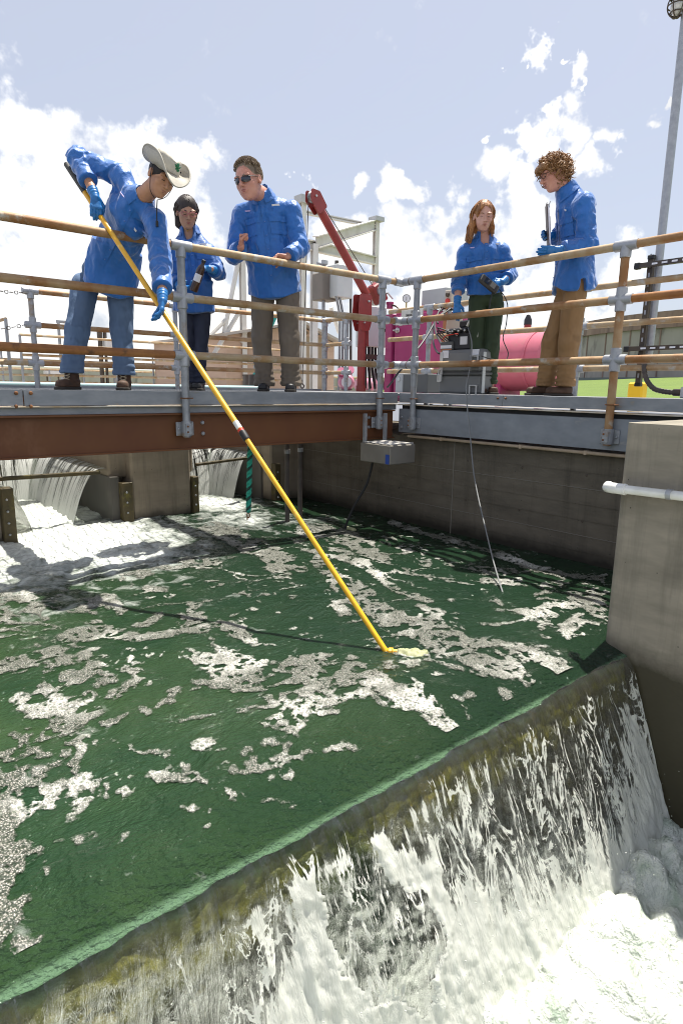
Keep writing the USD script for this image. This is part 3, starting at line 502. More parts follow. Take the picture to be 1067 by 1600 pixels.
def clip_positive(v, f, s, extra):
    """Keeps the part of a triangle sheet where s > 0."""
    s = np.where(np.abs(s) < 1e-9, 1e-9, s); pos = s[f] > 0; cnt = pos.sum(1)
    V, E_, F_ = [v], [extra], [f[cnt == 3]]; n = len(v)
    for want in (1, 2):
        tri = f[cnt == want]; p = pos[cnt == want]
        if not len(tri): continue
        lone = np.argmax(p == (want == 1), 1)
        a = tri[np.arange(len(tri)), lone]; b = tri[np.arange(len(tri)), (lone + 1) % 3]; c = tri[np.arange(len(tri)), (lone + 2) % 3]
        def cut(i, j):
            t = (s[i] / (s[i] - s[j]))[:, None]; return v[i] + (v[j] - v[i]) * t, extra[i] + (extra[j] - extra[i]) * t[:, 0]
        (ab, eab), (ac, eac) = cut(a, b), cut(a, c)
        i1 = n + np.arange(len(tri)); i2 = i1 + len(tri); V += [ab, ac]; E_ += [eab, eac]; n += 2 * len(tri)
        if want == 1: F_.append(np.stack([a, i1, i2], 1))
        else: F_ += [np.stack([i1, b, c], 1), np.stack([i1, c, i2], 1)]
    v, e, f = np.vstack(V), np.concatenate(E_), np.vstack(F_)
    used, inv = np.unique(f, return_inverse=True); return v[used], inv.reshape(-1, 3), e[used]
def froth_sheet():
    x = np.arange(.02, 4.62, .0125); y = np.arange(1.50, 6.3, .0125); X, Y = np.meshgrid(x, y, indexing='ij')
    P = np.stack([X, Y, 0 * X], -1)
    wx = X + .12 * (fbm(P * 7, 4, 41) - .5) + .05 * (fbm(P * 24, 3, 44) - .5); wy = Y + .12 * (fbm(P * 7, 4, 42) - .5) + .05 * (fbm(P * 24, 3, 45) - .5)
    pts = shapely.points(wx.ravel(), wy.ravel()); shapely.prepare(froth)
    inside = shapely.contains(froth, pts)
    near = shapely.STRtree([froth.boundary]); d = shapely.distance(pts, froth.boundary)
    sd = np.where(inside, d, -d)
    hole = np.maximum(fbm(P * 10, 4, 71).ravel() - .60, .5 * (fbm(P * 24, 3, 72).ravel() - .62)) * .55                  # open lanes of clear water inside the froth
    sd = np.where(sd > 0, np.minimum(sd + .010, np.maximum(-.02, .016 - hole)), sd)
    a_ = np.zeros(X.size)
    for cx, cy, sx, sy, am in FALL_FEET: a_ = np.maximum(a_, am * np.exp(-((X.ravel() - cx) / sx) ** 2 - ((Y.ravel() - cy) / sy) ** 2))
    sd = np.where(a_ > .42, np.minimum(sd, .42 - a_), sd); h = pool_h(X.ravel(), Y.ravel())
    z = h + .003 + np.clip(sd, 0, .03) * .10 + .002 * noise(P.reshape(-1, 3) * 60, 5)
    v, f = grid_mesh(len(x), len(y), np.stack([X.ravel(), Y.ravel(), z], -1)); return clip_positive(v, f, sd + .010, sd)
pool_x = np.unique(np.round(pm[0][:, 0], 6)); pool_y = np.concatenate([np.arange(1.427, 4.6, .018), np.arange(4.6, 9.2, .020)])
from scipy.interpolate import RegularGridInterpolator
_ph = RegularGridInterpolator((pool_x, pool_y), pm[0][:, 2].reshape(len(pool_x), len(pool_y)), bounds_error=False, fill_value=None)
def pool_h(x, y): return _ph(np.stack([x, y], -1))
fv, ff, fe = froth_sheet()
single('foam', (fv, ff), 'foam', 'white froth in ragged patches drifting on the green pool', 'foam', kind='stuff', smooth=True, attrs={'edge': fe})

# the weir: body, and the sheet of water running down it
def weir_body():
    pr, t = nappe(70); x = np.arange(-1.5, 3.262, .022)
    tn = np.gradient(pr, axis=0); tn /= np.linalg.norm(tn, axis=1, keepdims=True); nrm = np.stack([-tn[:, 1], tn[:, 0]], 1)   # points away from the body
    nrm *= np.sign(nrm[-1] @ np.array([-1.0, .3]))
    depth = np.interp(t, [0, .03, .12, 1.2], [.04, .030, .024, .022])
    X, T = np.meshgrid(x, t, indexing='ij'); rough = .6 * (fbm(np.stack([X * 7, T * 6, 0 * X], -1), 5, 61) - .5) + .5 * (np.abs(fbm(np.stack([X * 13, T * 11, 0 * X + 2], -1), 3, 62) - .5) * 2 - .25)
    amp = np.interp(t, [0, .03, .10, .3], [.006, .018, .055, .090])
    off = -depth - amp * .5 + amp * rough
    P = np.stack([X, pr[None, :, 0] + nrm[None, :, 0] * off, pr[None, :, 1] + nrm[None, :, 1] * off], -1)
    P[..., 1] += lip(P[..., 0], P[..., 1]); return grid_mesh(len(x), len(t), P), T.ravel()
wb, wt = weir_body()
core = box((-1.5, 1.10, -3.2), (3.258, 1.50, -1.62)); core[0][:, 1] += np.where(core[0][:, 2] < -2, 0, 0)
weir = Thing('weir', 'broad concrete overflow weir with olive algae under the running water in the foreground', 'weir', (1.0, 1.4, -2.3))
weir.part('face', wb, 'weir_face', smooth=True, attrs={'along': wt})
weir.part('upstream_wall', box((-1.5, 1.42, -3.2), (3.258, 1.60, -1.62)), 'concrete_wet')
def spill():
    pr, t = nappe(150); x = np.arange(-1.5, 3.252, .0105)
    tn = np.gradient(pr, axis=0); tn /= np.linalg.norm(tn, axis=1, keepdims=True); nrm = np.stack([-tn[:, 1], tn[:, 0]], 1); nrm *= np.sign(nrm[-1] @ np.array([-1.0, .3]))
    X, T = np.meshgrid(x, t, indexing='ij')
    # water is whiter further down, in ropes, and thrown clear of the wall at one hump
    lane = fbm(np.stack([X * 6.0 + 1.2 * fbm(np.stack([X * 2, T * 3, 0 * X], -1), 3, 90), T * .8, 0 * X + 3], -1), 4, 91); lane2 = fbm(np.stack([X * 22, T * 1.6, 0 * X + 3], -1), 3, 93)
    foot = np.interp(x, [-1.5, .2, .55, .75, .95, 1.2, 1.6, 2.1, 2.6, 3.0, 3.26], [1.15, 1.12, .95, .58, .26, .38, .60, .74, .82, .80, .70])[:, None]
    white = np.interp((T - foot), [-.75, -.5, -.22, 0, .14, .4], [.34, .39, .44, .60, .88, 1.1]) * np.ones_like(X) + .38 * (lane - .5) + .22 * (lane2 - .5)
    white = white - .42 * np.clip(1 - T / .13, 0, 1) - .20 * np.clip((.85 - X) / .25, 0, 1) - .05 * np.clip((X - 1.6) / .4, 0, 1) * np.clip(1.1 - T, 0, 1)
    edge = np.clip((X - 2.75) / .35, 0, 1); white = white + .16 * edge * np.clip(T / .2, 0, 1)                # aerated strip along the pillar
    hx, ht = 1.26, .42; wob = fbm(np.stack([X * 9, T * 9, 0 * X + 7], -1), 4, 77) - .5; q = np.maximum(0, ((X - hx - (T - ht) * .35) / .20) ** 2 + ((T - ht) / .30) ** 2 + 1.5 * wob)
    white = np.where(q < 1.0, np.minimum(white, .30 + .18 * q), white + .60 * np.exp(-(np.sqrt(q) - 1.12) ** 2 / .06) * np.clip((T - .10) / .06, 0, 1))
    off = .002 + .020 * (lane2 - .5) * np.clip(T / .25, 0, 1) + .03 * (lane - .5) * np.clip(T / .3, 0, 1) + .022 * np.clip(white, 0, 1) * (fbm(np.stack([X * 40, T * 14, 0 * X], -1), 3, 95)) + .05 * np.exp(-q * .9) + .010 * (fbm(np.stack([X * 26, T * 16, 0 * X + 5], -1), 3, 99) - .5) * np.clip(T / .05, 0, 1)
    off = off + .05 * np.clip(T - .85, 0, 1) * fbm(np.stack([X * 14, T * 14, 0 * X], -1), 4, 97)
    P = np.stack([X + .05 * np.clip(T - .2, 0, 2), pr[None, :, 0] + nrm[None, :, 0] * off, pr[None, :, 1] + nrm[None, :, 1] * off], -1); P[..., 0] = np.minimum(P[..., 0], 3.25); P[..., 1] += lip(P[..., 0], P[..., 1])
    m = grid_mesh(len(x), len(t), P); return m, np.clip(white, 0, 1.2).ravel(), X.ravel(), T.ravel(), np.clip(1.2 * np.exp(-q * 1.1) * np.clip(.9 - (X - hx) * 5.5, 0, 1), 0, 1).ravel()
sm, sw, sx_, st_, sth = spill()
single('waterfall', sm, 'fall_front', kind='structure', smooth=True, attrs={'white': sw, 'across': sx_, 'along': st_, 'thick': sth})
def plunge():
    x = np.arange(-1.5, 5.0, .03); y = np.arange(-1.5, 1.36, .03); X, Y = np.meshgrid(x, y, indexing='ij'); P = np.stack([X, Y, 0 * X], -1)
    near = np.exp(-((Y - 1.02) / .32) ** 2)
    z = -2.36 + .20 * near * fbm(P * 6, 5, 31) + .10 * (np.abs(fbm(P * 7, 4, 33) - .5) * 3 - .3)
    return grid_mesh(len(x), len(y), np.stack([X, Y, z], -1))
single('plunge_water', plunge(), 'white_water', kind='structure', smooth=True)
rng = np.random.default_rng(3); dr = []
for k in range(420):                                             # thrown drops above the plunge pool and the white ropes
    x = rng.uniform(.2, 3.15); t = rng.uniform(0, 1); y = 1.30 - .30 * t + rng.normal(0, .03) - .05; z = -1.75 - .5 * t + abs(rng.normal(0, .07))
    dr.append(ball((x, y - .04, z), rng.uniform(.001, .0028), 1))
single('spray', join(dr), 'white_water', 'white drops thrown up where the overflow hits the lower pool', 'spray', kind='stuff', smooth=True)

# right wall, pillar, piers and the falls behind the walkway
def rounded_wall(pts, z0, z1, r=.05, seg=6):
    poly = Polygon(pts).buffer(-r).buffer(r, seg); t = trimesh.creation.extrude_polygon(poly, z1 - z0, engine='earcut'); t.apply_translation((0, 0, z0)); return np.array(t.vertices), np.array(t.faces)
rw = Thing('basin_wall', 'long stained concrete side wall of the basin below the right walkway', 'wall', (4.8, 4, -1.4))
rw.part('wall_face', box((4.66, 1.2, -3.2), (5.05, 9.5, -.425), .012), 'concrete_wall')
rw.part('joint', box((4.656, 3.863, -1.5), (4.659, 3.871, -.43)), 'joint_grey')
for k in range(7): rw.part('form_line', box((4.6575, 1.6, -.60 - .13 * k), (4.6592, 6.3, -.596 - .13 * k)), 'joint_grey' if k % 3 == 1 else 'concrete_wall')
for y_ in (2.5, 3.1, 3.7, 4.6, 5.2): 
    for z_ in (-.62, -1.0): rw.part('tie_hole', ball((4.66, y_, z_), (.004, .011, .011), 1), 'strut_dark')
pl = Thing('pillar', 'broad grey concrete pier nose at the right end of the weir with damp mossy foot', 'pillar', (3.9, .8, -1.4))
pl.part('pier_body', rounded_wall([(3.26, -1.5), (3.26, 1.56), (4.655, 1.56), (4.655, -1.5)], -3.2, -.118, .045), 'concrete_pillar', smooth=40)
pv = Thing('drain_pipe', 'white plastic pipe strapped along the grey concrete pier nose', 'pipe', (3.2, 1.3, -.46))
p0 = on_x(962, 763, 3.215); p1 = on_x(1067, 775.5, 3.215); dirp = unit(p1 - p0)
pv.part('pipe_run', tube([p0, p0 + dirp * 1.2], .0235, 16), 'pvc_white')
pv.part('elbow', join(tube([p0 + dirp * .05, p0 - dirp * .02, p0 - dirp * .05 + np.array([.012, 0, 0]), p0 - dirp * .065 + np.array([.05, 0, 0])], .029, 14), cyl(p0 + dirp * .045, p0 + dirp * .055, .0305)), 'pvc_white')
pv.part('pipe_strap', cyl(on_x(1046, 772.5, 3.215) - dirp * .012, on_x(1046, 772.5, 3.215) + dirp * .012, .0275), 'galvanised_clean')

def guide(th, c, h=(.055, .05), z0=-1.9, z1=-.93, bolts=True):
    th.part('guide_post', box((c[0] - h[0], c[1] - h[1], z0), (c[0] + h[0], c[1] + h[1], z1), .006), 'timber_wet')
    for k in range(4):
        z = z1 - .1 - .105 * k; th.part('bolt', ball((c[0] - h[0] * .2, c[1] - h[1] - .004, z), (.011, .007, .011), 1), 'galvanised')
pr1 = Thing('concrete_pier', 'wide tan concrete pier under the walkway between the two falls', 'pier', (2.7, 7, -1.4))
pr1.part('pier_nose', box((2.36, 6.16, -3.0), (3.02, 6.8, -.55), .02), 'concrete_pier')
pr1.part('pier_head', box((2.18, 6.30, -.90), (3.12, 9.3, -.52), .02), 'concrete_pier')
pr1.part('pier_flank', box((2.22, 6.42, -3.0), (3.06, 9.3, -.86), .02), 'concrete_pier')
guide(pr1, (2.30, 6.17)); guide(pr1, (3.055, 6.17), (.035, .05))
pr0 = Thing('concrete_pier', 'narrow pier with mossy timber guide at the far left edge under the walkway', 'pier', (.8, 6.6, -1.4))
pr0.part('pier_nose', box((.55, 6.02, -3.0), (1.13, 9.3, -.5), .02), 'concrete_pier')
guide(pr0, (1.17, 6.0), (.05, .06), -1.9, -.86)
pr2 = Thing('concrete_pier', 'shaded pier in the corner beside the hanging green rope', 'pier', (4.4, 6.8, -1.4))
pr2.part('pier_nose', box((4.16, 6.32, -3.0), (4.655, 9.3, -.5), .02), 'concrete_pier')
guide(pr2, (4.21, 6.28), (.04, .05), -1.9, -.88)

def curtain(path, top, foot, throw, seedk, n=60, lo=.5):
    """A sheet of water falling from a crest line (x, y pairs) and arching outwards."""
    p = np.asarray(path, float); s = np.concatenate([[0], np.cumsum(np.linalg.norm(np.diff(p, axis=0), axis=1))]); u = np.arange(0, s[-1], .014); q = np.stack([np.interp(u, s, p[:, i]) for i in (0, 1)], 1)
    tg = np.gradient(q, axis=0); tg /= np.linalg.norm(tg, axis=1, keepdims=True); nr = np.stack([-tg[:, 1], tg[:, 0]], 1)
    t = np.linspace(-.55, 1, n); U, T = np.meshgrid(u, t, indexing='ij'); tt = np.clip(T, 0, 1)
    out = throw * (np.sqrt(tt) * .85 + .15 * tt) * (1 + .12 * (fbm(np.stack([U * 7, 0 * U, 0 * U + seedk], -1), 3, seedk) - .5)); back = np.minimum(T, 0) * .35
    z = top + (foot - top) * tt ** 1.15 + .010 * (fbm(np.stack([U * 30, T * 4, 0 * U], -1), 3, seedk + 2) - .5)
    P = np.stack([q[:, 0][:, None] + nr[:, 0][:, None] * (out + back), q[:, 1][:, None] + nr[:, 1][:, None] * (out + back), z], -1)
    w = np.clip(lo - .06 + .26 * tt + .5 * (fbm(np.stack([U * 16, T * .8, 0 * U], -1), 3, seedk + 4) - .5), 0, 1.2)
    return grid_mesh(len(u), n, P), {'white': w.ravel(), 'across': U.ravel(), 'along': (T * .6).ravel(), 'thick': 0 * U.ravel()}
def fall(name, path, top, foot, throw, k, lo=.5):
    m, a = curtain(path, top, foot, throw, k, lo=lo); single(name, m, 'fall_back', kind='structure', smooth=True, attrs=a)
fall('back_waterfall', [(2.13, 6.35), (2.17, 6.9), (2.17, 8.0), (2.02, 8.35), (1.15, 8.45)], -.80, -1.40, .32, 5, .50)
fall('back_waterfall', [(1.14, 8.3), (1.14, 6.9), (1.14, 6.2)], -.86, -1.40, .30, 15, .45)
fall('back_waterfall', [(4.14, 6.75), (4.10, 7.15), (3.95, 7.45), (3.07, 7.6)], -.78, -1.40, .30, 25, .52)
wf = Thing('inlet_weir', 'dark concrete inlet weir that feeds the falls behind the walkway', 'weir', (2.6, 8.3, -1.2))
wf.part('sill', box((1.1, 8.44, -2.6), (2.3, 8.62, -.815)), 'plate_wet'); wf.part('sill', box((2.19, 6.60, -2.6), (2.36, 8.60, -.815)), 'plate_wet'); wf.part('sill', box((3.0, 7.62, -2.6), (4.3, 7.80, -.80)), 'plate_wet'); wf.part('sill', box((4.13, 6.5, -2.6), (4.30, 7.70, -.80)), 'plate_wet')
wf.part('trough_plate', box((2.17, 6.22, -1.9), (2.25, 6.60, -.88)), 'plate_wet')
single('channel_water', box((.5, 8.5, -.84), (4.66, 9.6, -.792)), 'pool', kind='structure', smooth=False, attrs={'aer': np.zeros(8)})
b0, b1 = on_y(-20, 749.5, 6.35), on_y(155, 738, 6.35)
single('spreader_bar', obox((b0 + b1) / 2, (np.linalg.norm(b1 - b0), .06, .035), np.array([unit(b1 - b0), np.cross([0, 0, 1], unit(b1 - b0)), np.cross(unit(b1 - b0), np.cross([0, 0, 1], unit(b1 - b0)))]), .004), 'timber_wet', 'mossy bar spanning the left fall below the walkway', 'bar')
b0, b1 = on_y(306, 726, 6.5), on_y(390, 715, 6.5)
single('spreader_bar', obox((b0 + b1) / 2, (np.linalg.norm(b1 - b0), .05, .03), np.array([unit(b1 - b0), np.cross([0, 0, 1], unit(b1 - b0)), np.cross(unit(b1 - b0), np.cross([0, 0, 1], unit(b1 - b0)))]), .004), 'timber_wet', 'mossy bar above the right fall beside the green rope', 'bar')

# ground beyond the basin: a paved apron, then a grassed bank with a road on its crown
def terrain():
    r = np.concatenate([np.arange(0, 40, .8), np.geomspace(40, 4000, 24)]); X, Y = np.meshgrid(np.concatenate([-r[::-1][:-1], r]), np.concatenate([-r[::-1][:-1], r]), indexing='ij')
    d = bank(X, Y); return X, Y, d
def bank(X, Y): return -.16 + .92 * np.clip((X * .86 - Y * .52 - 5.6) / 15.0, 0, 1) ** 1.1 + .02 * noise(np.stack([X * .7, Y * .7, 0 * X], -1), 3)
X, Y, Z = terrain()
keep = ~((X > -6.5) & (X < 6.3) & (Y > -9) & (Y < 9.9))
def sheet(mask, lift, n=None):
    i, j = np.meshgrid(np.arange(X.shape[0] - 1), np.arange(X.shape[1] - 1), indexing='ij'); i, j = i.ravel(), j.ravel(); N = X.shape[1]
    ok = mask[i, j] & mask[i + 1, j] & mask[i, j + 1] & mask[i + 1, j + 1]; i, j = i[ok], j[ok]
    q = np.stack([i * N + j, (i + 1) * N + j, (i + 1) * N + j + 1, i * N + j + 1], 1); v = np.stack([X, Y, Z + lift], -1).reshape(-1, 3)
    u, inv = np.unique(q, return_inverse=True); q = inv.reshape(-1, 4); return v[u], np.vstack([q[:, [0, 1, 2]], q[:, [0, 2, 3]]])
single('ground', sheet(keep, -.004), 'gravel', kind='structure', smooth=True)
lawn = (X * .86 - Y * .52 > 5.0) & (X > 6.5) & (X < 200) & (Y < 120) & (Y > -160)
single('lawn', sheet(lawn, .006), 'grass', kind='structure', smooth=True)
single('basin_floor', box((-6.6, -9.2, -3.3), (6.4, 10.0, -3.15)), 'concrete_wet', kind='structure')
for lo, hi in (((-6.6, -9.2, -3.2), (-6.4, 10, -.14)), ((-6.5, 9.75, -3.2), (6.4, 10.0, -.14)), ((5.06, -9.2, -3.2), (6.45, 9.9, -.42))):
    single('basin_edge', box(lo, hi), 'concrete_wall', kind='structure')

# ------------------------------------------------------------------ the two walkways
def bolt(c, axis, r=.016): return lathe(c, axis, [(0, .016), (r * .7, .014), (r, .004), (r, 0)], 10)
wl = Thing('walkway', 'left walkway with rusty brown girder and grey toe board spanning above the falls', 'walkway', (1, 6, 0))
xs1 = on_y(36.5, 620, 4.6)[0]
for a, b in ((-3.6, xs1 - .004), (xs1 + .004, 4.598)):
    wl.part('toe_board', join(box((a, 4.600, -.106), (b, 4.608, -.002)), box((a, 4.608, -.106), (b, 4.66, -.098)), box((a, 4.608, -.010), (b, 4.66, -.002))), 'channel_steel')
for px in (25, 48):
    for py in (614, 635):
        wl.part('bolt', bolt(on_y(px, py, 4.599), (0, -1, 0), .013), 'rust_stain')
wl.part('ledge', box((-3.6, 4.590, -.120), (4.598, 4.7, -.110), .002), 'ledge_pale')
wl.part('stringer', box((-3.6, 4.622, -.170), (4.598, 4.66, -.122)), 'channel_steel')
wl.part('girder', join(box((-3.6, 4.596, -.186), (4.565, 4.70, -.172), .002), box((-3.6, 4.634, -.452), (4.565, 4.648, -.186)), box((-3.6, 4.600, -.466), (4.565, 4.70, -.452), .002)), 'girder_rust')
for px, py in ((316, 660), (317, 677)):
    wl.part('bolt', bolt(on_y(px, py, 4.633), (0, -1, 0), .017), 'galvanised_clean')
bars = [box((-3.6, y, -.040), (4.60, y + .005, -.008)) for y in np.arange(4.67, 7.95, .042)]
bars += [cyl((x, 4.66, -.014), (x, 7.95, -.014), .004, 6) for x in np.arange(-3.5, 4.6, .10)]
wl.part('grating', join(bars), 'galvanised', smooth=False, kind='stuff')
for x in (-1.6, .4, 1.45, 2.9, 4.3): wl.part('cross_beam', box((x, 4.66, -.34), (x + .09, 7.9, -.05)), 'girder_rust')
wl.part('rear_girder', join(box((-3.6, 7.86, -.45), (6.2, 7.98, -.17)), box((-3.6, 7.94, -.168), (6.2, 7.96, .02))), 'channel_steel')

wr = Thing('walkway', 'right walkway with pale grey steel channel on top of the basin wall', 'walkway', (5.4, 2, 0))
xs2 = on_x(785, 630, 4.6)[1]
for a, b in ((-2.5, xs2 - .003), (xs2 + .003, 4.58)):
    wr.part('toe_board', join(box((4.600, a, -.096), (4.608, b, -.002)), box((4.608, a, -.096), (4.66, b, -.088)), box((4.608, a, -.010), (4.66, b, -.002))), 'channel_steel')
for px in (778, 790): wr.part('bolt', bolt(on_x(px, 622, 4.599), (-1, 0, 0), .010), 'rust_stain')
wr.part('ledge', box((4.588, -2.5, -.124), (4.72, 4.59, -.112), .002), 'ledge_pale')
wr.part('shadow_plate', box((4.66, -2.5, -.165), (4.70, 4.59, -.12)), 'dark_gap')  # dark sheet painting in the shade of the gap under the ledge
wr.part('girder', join(box((4.600, -2.5, -.398), (4.612, 4.578, -.160)), box((4.612, -2.5, -.398), (4.70, 4.578, -.386)), box((4.612, -2.5, -.172), (4.70, 4.578, -.160))), 'beam_grey')
wr.part('deck_plate', box((4.662, -2.5, -.03), (6.2, 4.6, -.010)), 'galvanised'); wr.part('deck_plate', box((4.602, 4.61, -.03), (6.2, 7.93, -.010)), 'galvanised')
for px, py in ((598, 652), (598, 667)): wl.part('bolt', bolt(on_y(px - 22, py, 4.633), (0, -1, 0), .017), 'galvanised_clean')
for px, py in ((628, 652), (628, 667)): wr.part('bolt', bolt(on_x(px, py, 4.599), (-1, 0, 0), .017), 'galvanised_clean')
cp = Thing('conduit_pipe', 'thin tan pipe clipped along the top of the basin wall under the right walkway', 'pipe', (4.6, 3, -.42))
cp.part('pipe_run', tube([(4.615, 4.45, -.435), (4.615, 2.0, -.435), (4.615, -1.0, -.435)], .014, 10), 'pipe_tan')
for y in (4.0, 3.1, 2.5): cp.part('clip', box((4.60, y - .012, -.452), (4.66, y + .012, -.418)), 'pipe_tan')

# ------------------------------------------------------------------ pipe railings
ZT, ZM, ZL = 1.07, .700, .273
R_PIPE = .030
def fitting(th, c, d, up=True, mat_='galvanised_clean', both=True):
    """A slip-on tee or cross of the pipe railing at c, its sleeve along d."""
    d = unit(d); c = np.asarray(c, float)
    sl = join(tube([c - d * .085, c - d * .08, c + d * .08, c + d * .085], [.034, .0385, .0385, .034], 16), tube([c - np.array([0, 0, .085]), c - np.array([0, 0, .08]), c + np.array([0, 0, .08 if up else 0]), c + np.array([0, 0, .085 if up else 0])], [.034, .0385, .0385, .034], 16))
    th.part('fitting', sl, mat_)
def rail_run(th, a, b, zs, cuts, mats, r=R_PIPE, names=('top_rail', 'middle_rail', 'lower_rail')):
    """Rails between a and b (xy), cut into lengths at the fractions in cuts."""
    a, b = np.asarray(a, float), np.asarray(b, float)
    for nm, z, mm in zip(names, zs, mats):
        fr = [0] + list(cuts) + [1]
        for k, (u, v) in enumerate(zip(fr[:-1], fr[1:])):
            p, q = a + (b - a) * u, a + (b - a) * v
            th.part(nm, tube([(*p, z), (*((p + q) / 2), z), (*q, z)], r, 16), mm[k % len(mm)])
def post(th, x, y, z0, z1, m='galvanised', r=R_PIPE): th.part('post', cyl((x, y, z0), (x, y, z1), r, 16), m)
def foot_bracket(th, x, y, n, z, m='galvanised'):
    """Side-mount shoe that holds a post to the walkway's face; n points from the post to the face."""
    n = np.asarray(n, float); t = np.cross([0, 0, 1], n); c = np.array([x, y, z])
    th.part('foot_bracket', join(cyl(c + (0, 0, .06), c - (0, 0, .055), .040, 16), obox(c + n * .034, (.15, .012, .11), np.array([t, n, [0, 0, 1.0]]), .004), obox(c - n * .03 + t * .0, (.05, .03, .09), np.array([t, n, [0, 0, 1.0]]), .004)), m)
    for s in (-1, 1): th.part('bolt', ball(c + t * s * .056 + n * .024, .010, 1), 'galvanised_clean')
    for dz in (-.022, .022): th.part('set_screw', ball(c - n * .046 + t * .012 + np.array([0, 0, dz]), .008, 1), 'rust_stain')
def strap(th, x, y, n, z):
    n = np.asarray(n, float); t = np.cross([0, 0, 1], n)
    th.part('strap', join(torus((x, y, z), (0, 0, 1), .031, .005, 20, 6), cyl(np.array([x, y, z]) - t * .03, np.array([x, y, z]) - t * .062, .005, 6), cyl(np.array([x, y, z]) + t * .03, np.array([x, y, z]) + t * .045, .005, 6)), 'rust_stain')

YR = XR = 4.560
xa, xb, xc = 2.214, 4.305, 4.56
front = Thing('guard_railing', 'rusty three-rail pipe railing along the front of the left walkway, crossed by the yellow pole', 'railing', (2.2, YR, 0), 'pipe railings of the walkways')
ra = lambda x: (x + 3.6) / (xb + 3.6)
cut1 = [ra(1.02), ra(xa)]
rail_run(front, (-3.6, YR), (xb, YR), (ZT, ZM, ZL), cut1, [('rust_pipe', 'rust_pipe', 'rust_pipe_pale'), ('rust_pipe', 'rust_pipe', 'rust_pipe_pale'), ('rust_pipe_dark', 'rust_pipe_dark', 'rust_pipe_pale')])
for x, m in ((xa, 'galvanised'), (xb, 'galvanised'), (-.6, 'galvanised')):
    post(front, x, YR, -.36, ZT, m)
    for z in (ZT, ZM, ZL): fitting(front, (x, YR, z), (1, 0, 0), z != ZT)
    foot_bracket(front, x, YR, (0, 1, 0), -.295); strap(front, x, YR, (0, 1, 0), -.055)
ya, yb = 4.345, 2.308
side = Thing('guard_railing', 'rusty three-rail pipe railing along the right walkway in front of the grey case', 'railing', (XR, 3, 0), 'pipe railings of the walkways')
rb = lambda y: (ya - y) / (ya + 2.0)
rail_run(side, (XR, ya), (XR, -2.0), (ZT, ZM, ZL), [rb(yb)], [('rust_pipe_pale', 'rust_pipe'), ('rust_pipe', 'rust_pipe_dark'), ('rust_pipe', 'rust_pipe')])
for y, m in ((ya, 'galvanised'), (yb, 'rust_pipe'), (.4, 'galvanised')):
    post(side, XR, y, -.36, ZT, m)
    for z in (ZT, ZM, ZL): fitting(side, (XR, y, z), (0, 1, 0), z != ZT)
    foot_bracket(side, XR, y, (1, 0, 0), -.295); strap(side, XR, y, (1, 0, 0), -.055)
corner = Thing('corner_rail', 'short bent rail pieces with swivel couplings joining the two front railings at the corner', 'railing', (4.5, 4.5, 0))
for z in (ZT, ZM, ZL):
    a, b = np.array([xb, YR, z]), np.array([XR, ya, z]); mid = np.array([XR - .02, YR - .02, z])
    corner.part('corner_pipe', tube(smooth_path([a, a + (.13, 0, 0), mid, b + (0, .09, 0), b], 14), R_PIPE * .97, 14), 'rust_pipe')
    corner.part('swivel_coupling', join(cyl(mid + (-.075, .012, 0), mid + (-.02, .0, 0), .040, 14), ball(mid, .044), cyl(mid + (.012, -.03, 0), mid + (.016, -.10, 0), .038, 14)), 'galvanised_clean')

rear = Thing('guard_railing', 'pipe railing with tan rails at the back of the left walkway behind the three people', 'railing', (4, 7.9, 0), 'pipe railings of the walkways')
rail_run(rear, (1.98, 7.9), (6.25, 7.9), (ZT, ZM, ZL), [.35, .7], [('rust_pipe', 'rust_pipe', 'rust_pipe_pale')] * 3)
xq = [1.98, on_y(276, 560, 7.9)[0], 6.25]
for x in xq:
    post(rear, x, 7.9, -.2, ZT)
    for z in (ZT, ZM, ZL): fitting(rear, (x, 7.9, z), (1, 0, 0), z != ZT)
rear.part('end_cap', ball((1.98, 7.9, ZT), .042), 'galvanised_clean')
rear.part('lower_rail', tube([(-2.5, 7.9, ZL), (1.98, 7.9, ZL)], R_PIPE, 12), 'rust_pipe_pale')
back = Thing('guard_railing', 'pipe railing with tan rails at the back of the right walkway before the pink tank', 'railing', (6.15, 3, 0), 'pipe railings of the walkways')
rail_run(back, (6.14, 6.35), (6.14, -3.0), (ZT, ZM, ZL), [.3, .65], [('rust_pipe_pale', 'rust_pipe_pale', 'rust_pipe')] * 3)
for y in (on_x(670, 520, 6.14)[1], on_x(899, 595, 6.14)[1], 1.2):
    post(back, 6.14, y, -.2, ZT, 'galvanised')
    for z in (ZT, ZM, ZL): fitting(back, (6.14, y, z), (0, 1, 0), z != ZT)
ret = Thing('guard_railing', 'short return railing at the far corner beside the red crane mast', 'railing', (6.2, 7.5, 0), 'pipe railings of the walkways')
rail_run(ret, (6.25, 7.9), (6.22, 7.35), (ZT, ZM, ZL), [], [('rust_pipe_pale',)] * 3)
post(ret, 6.22, 7.35, -.2, ZT)
for z in (ZT, ZM, ZL): fitting(ret, (6.22, 7.35, z), (0, 1, 0), z != ZT)

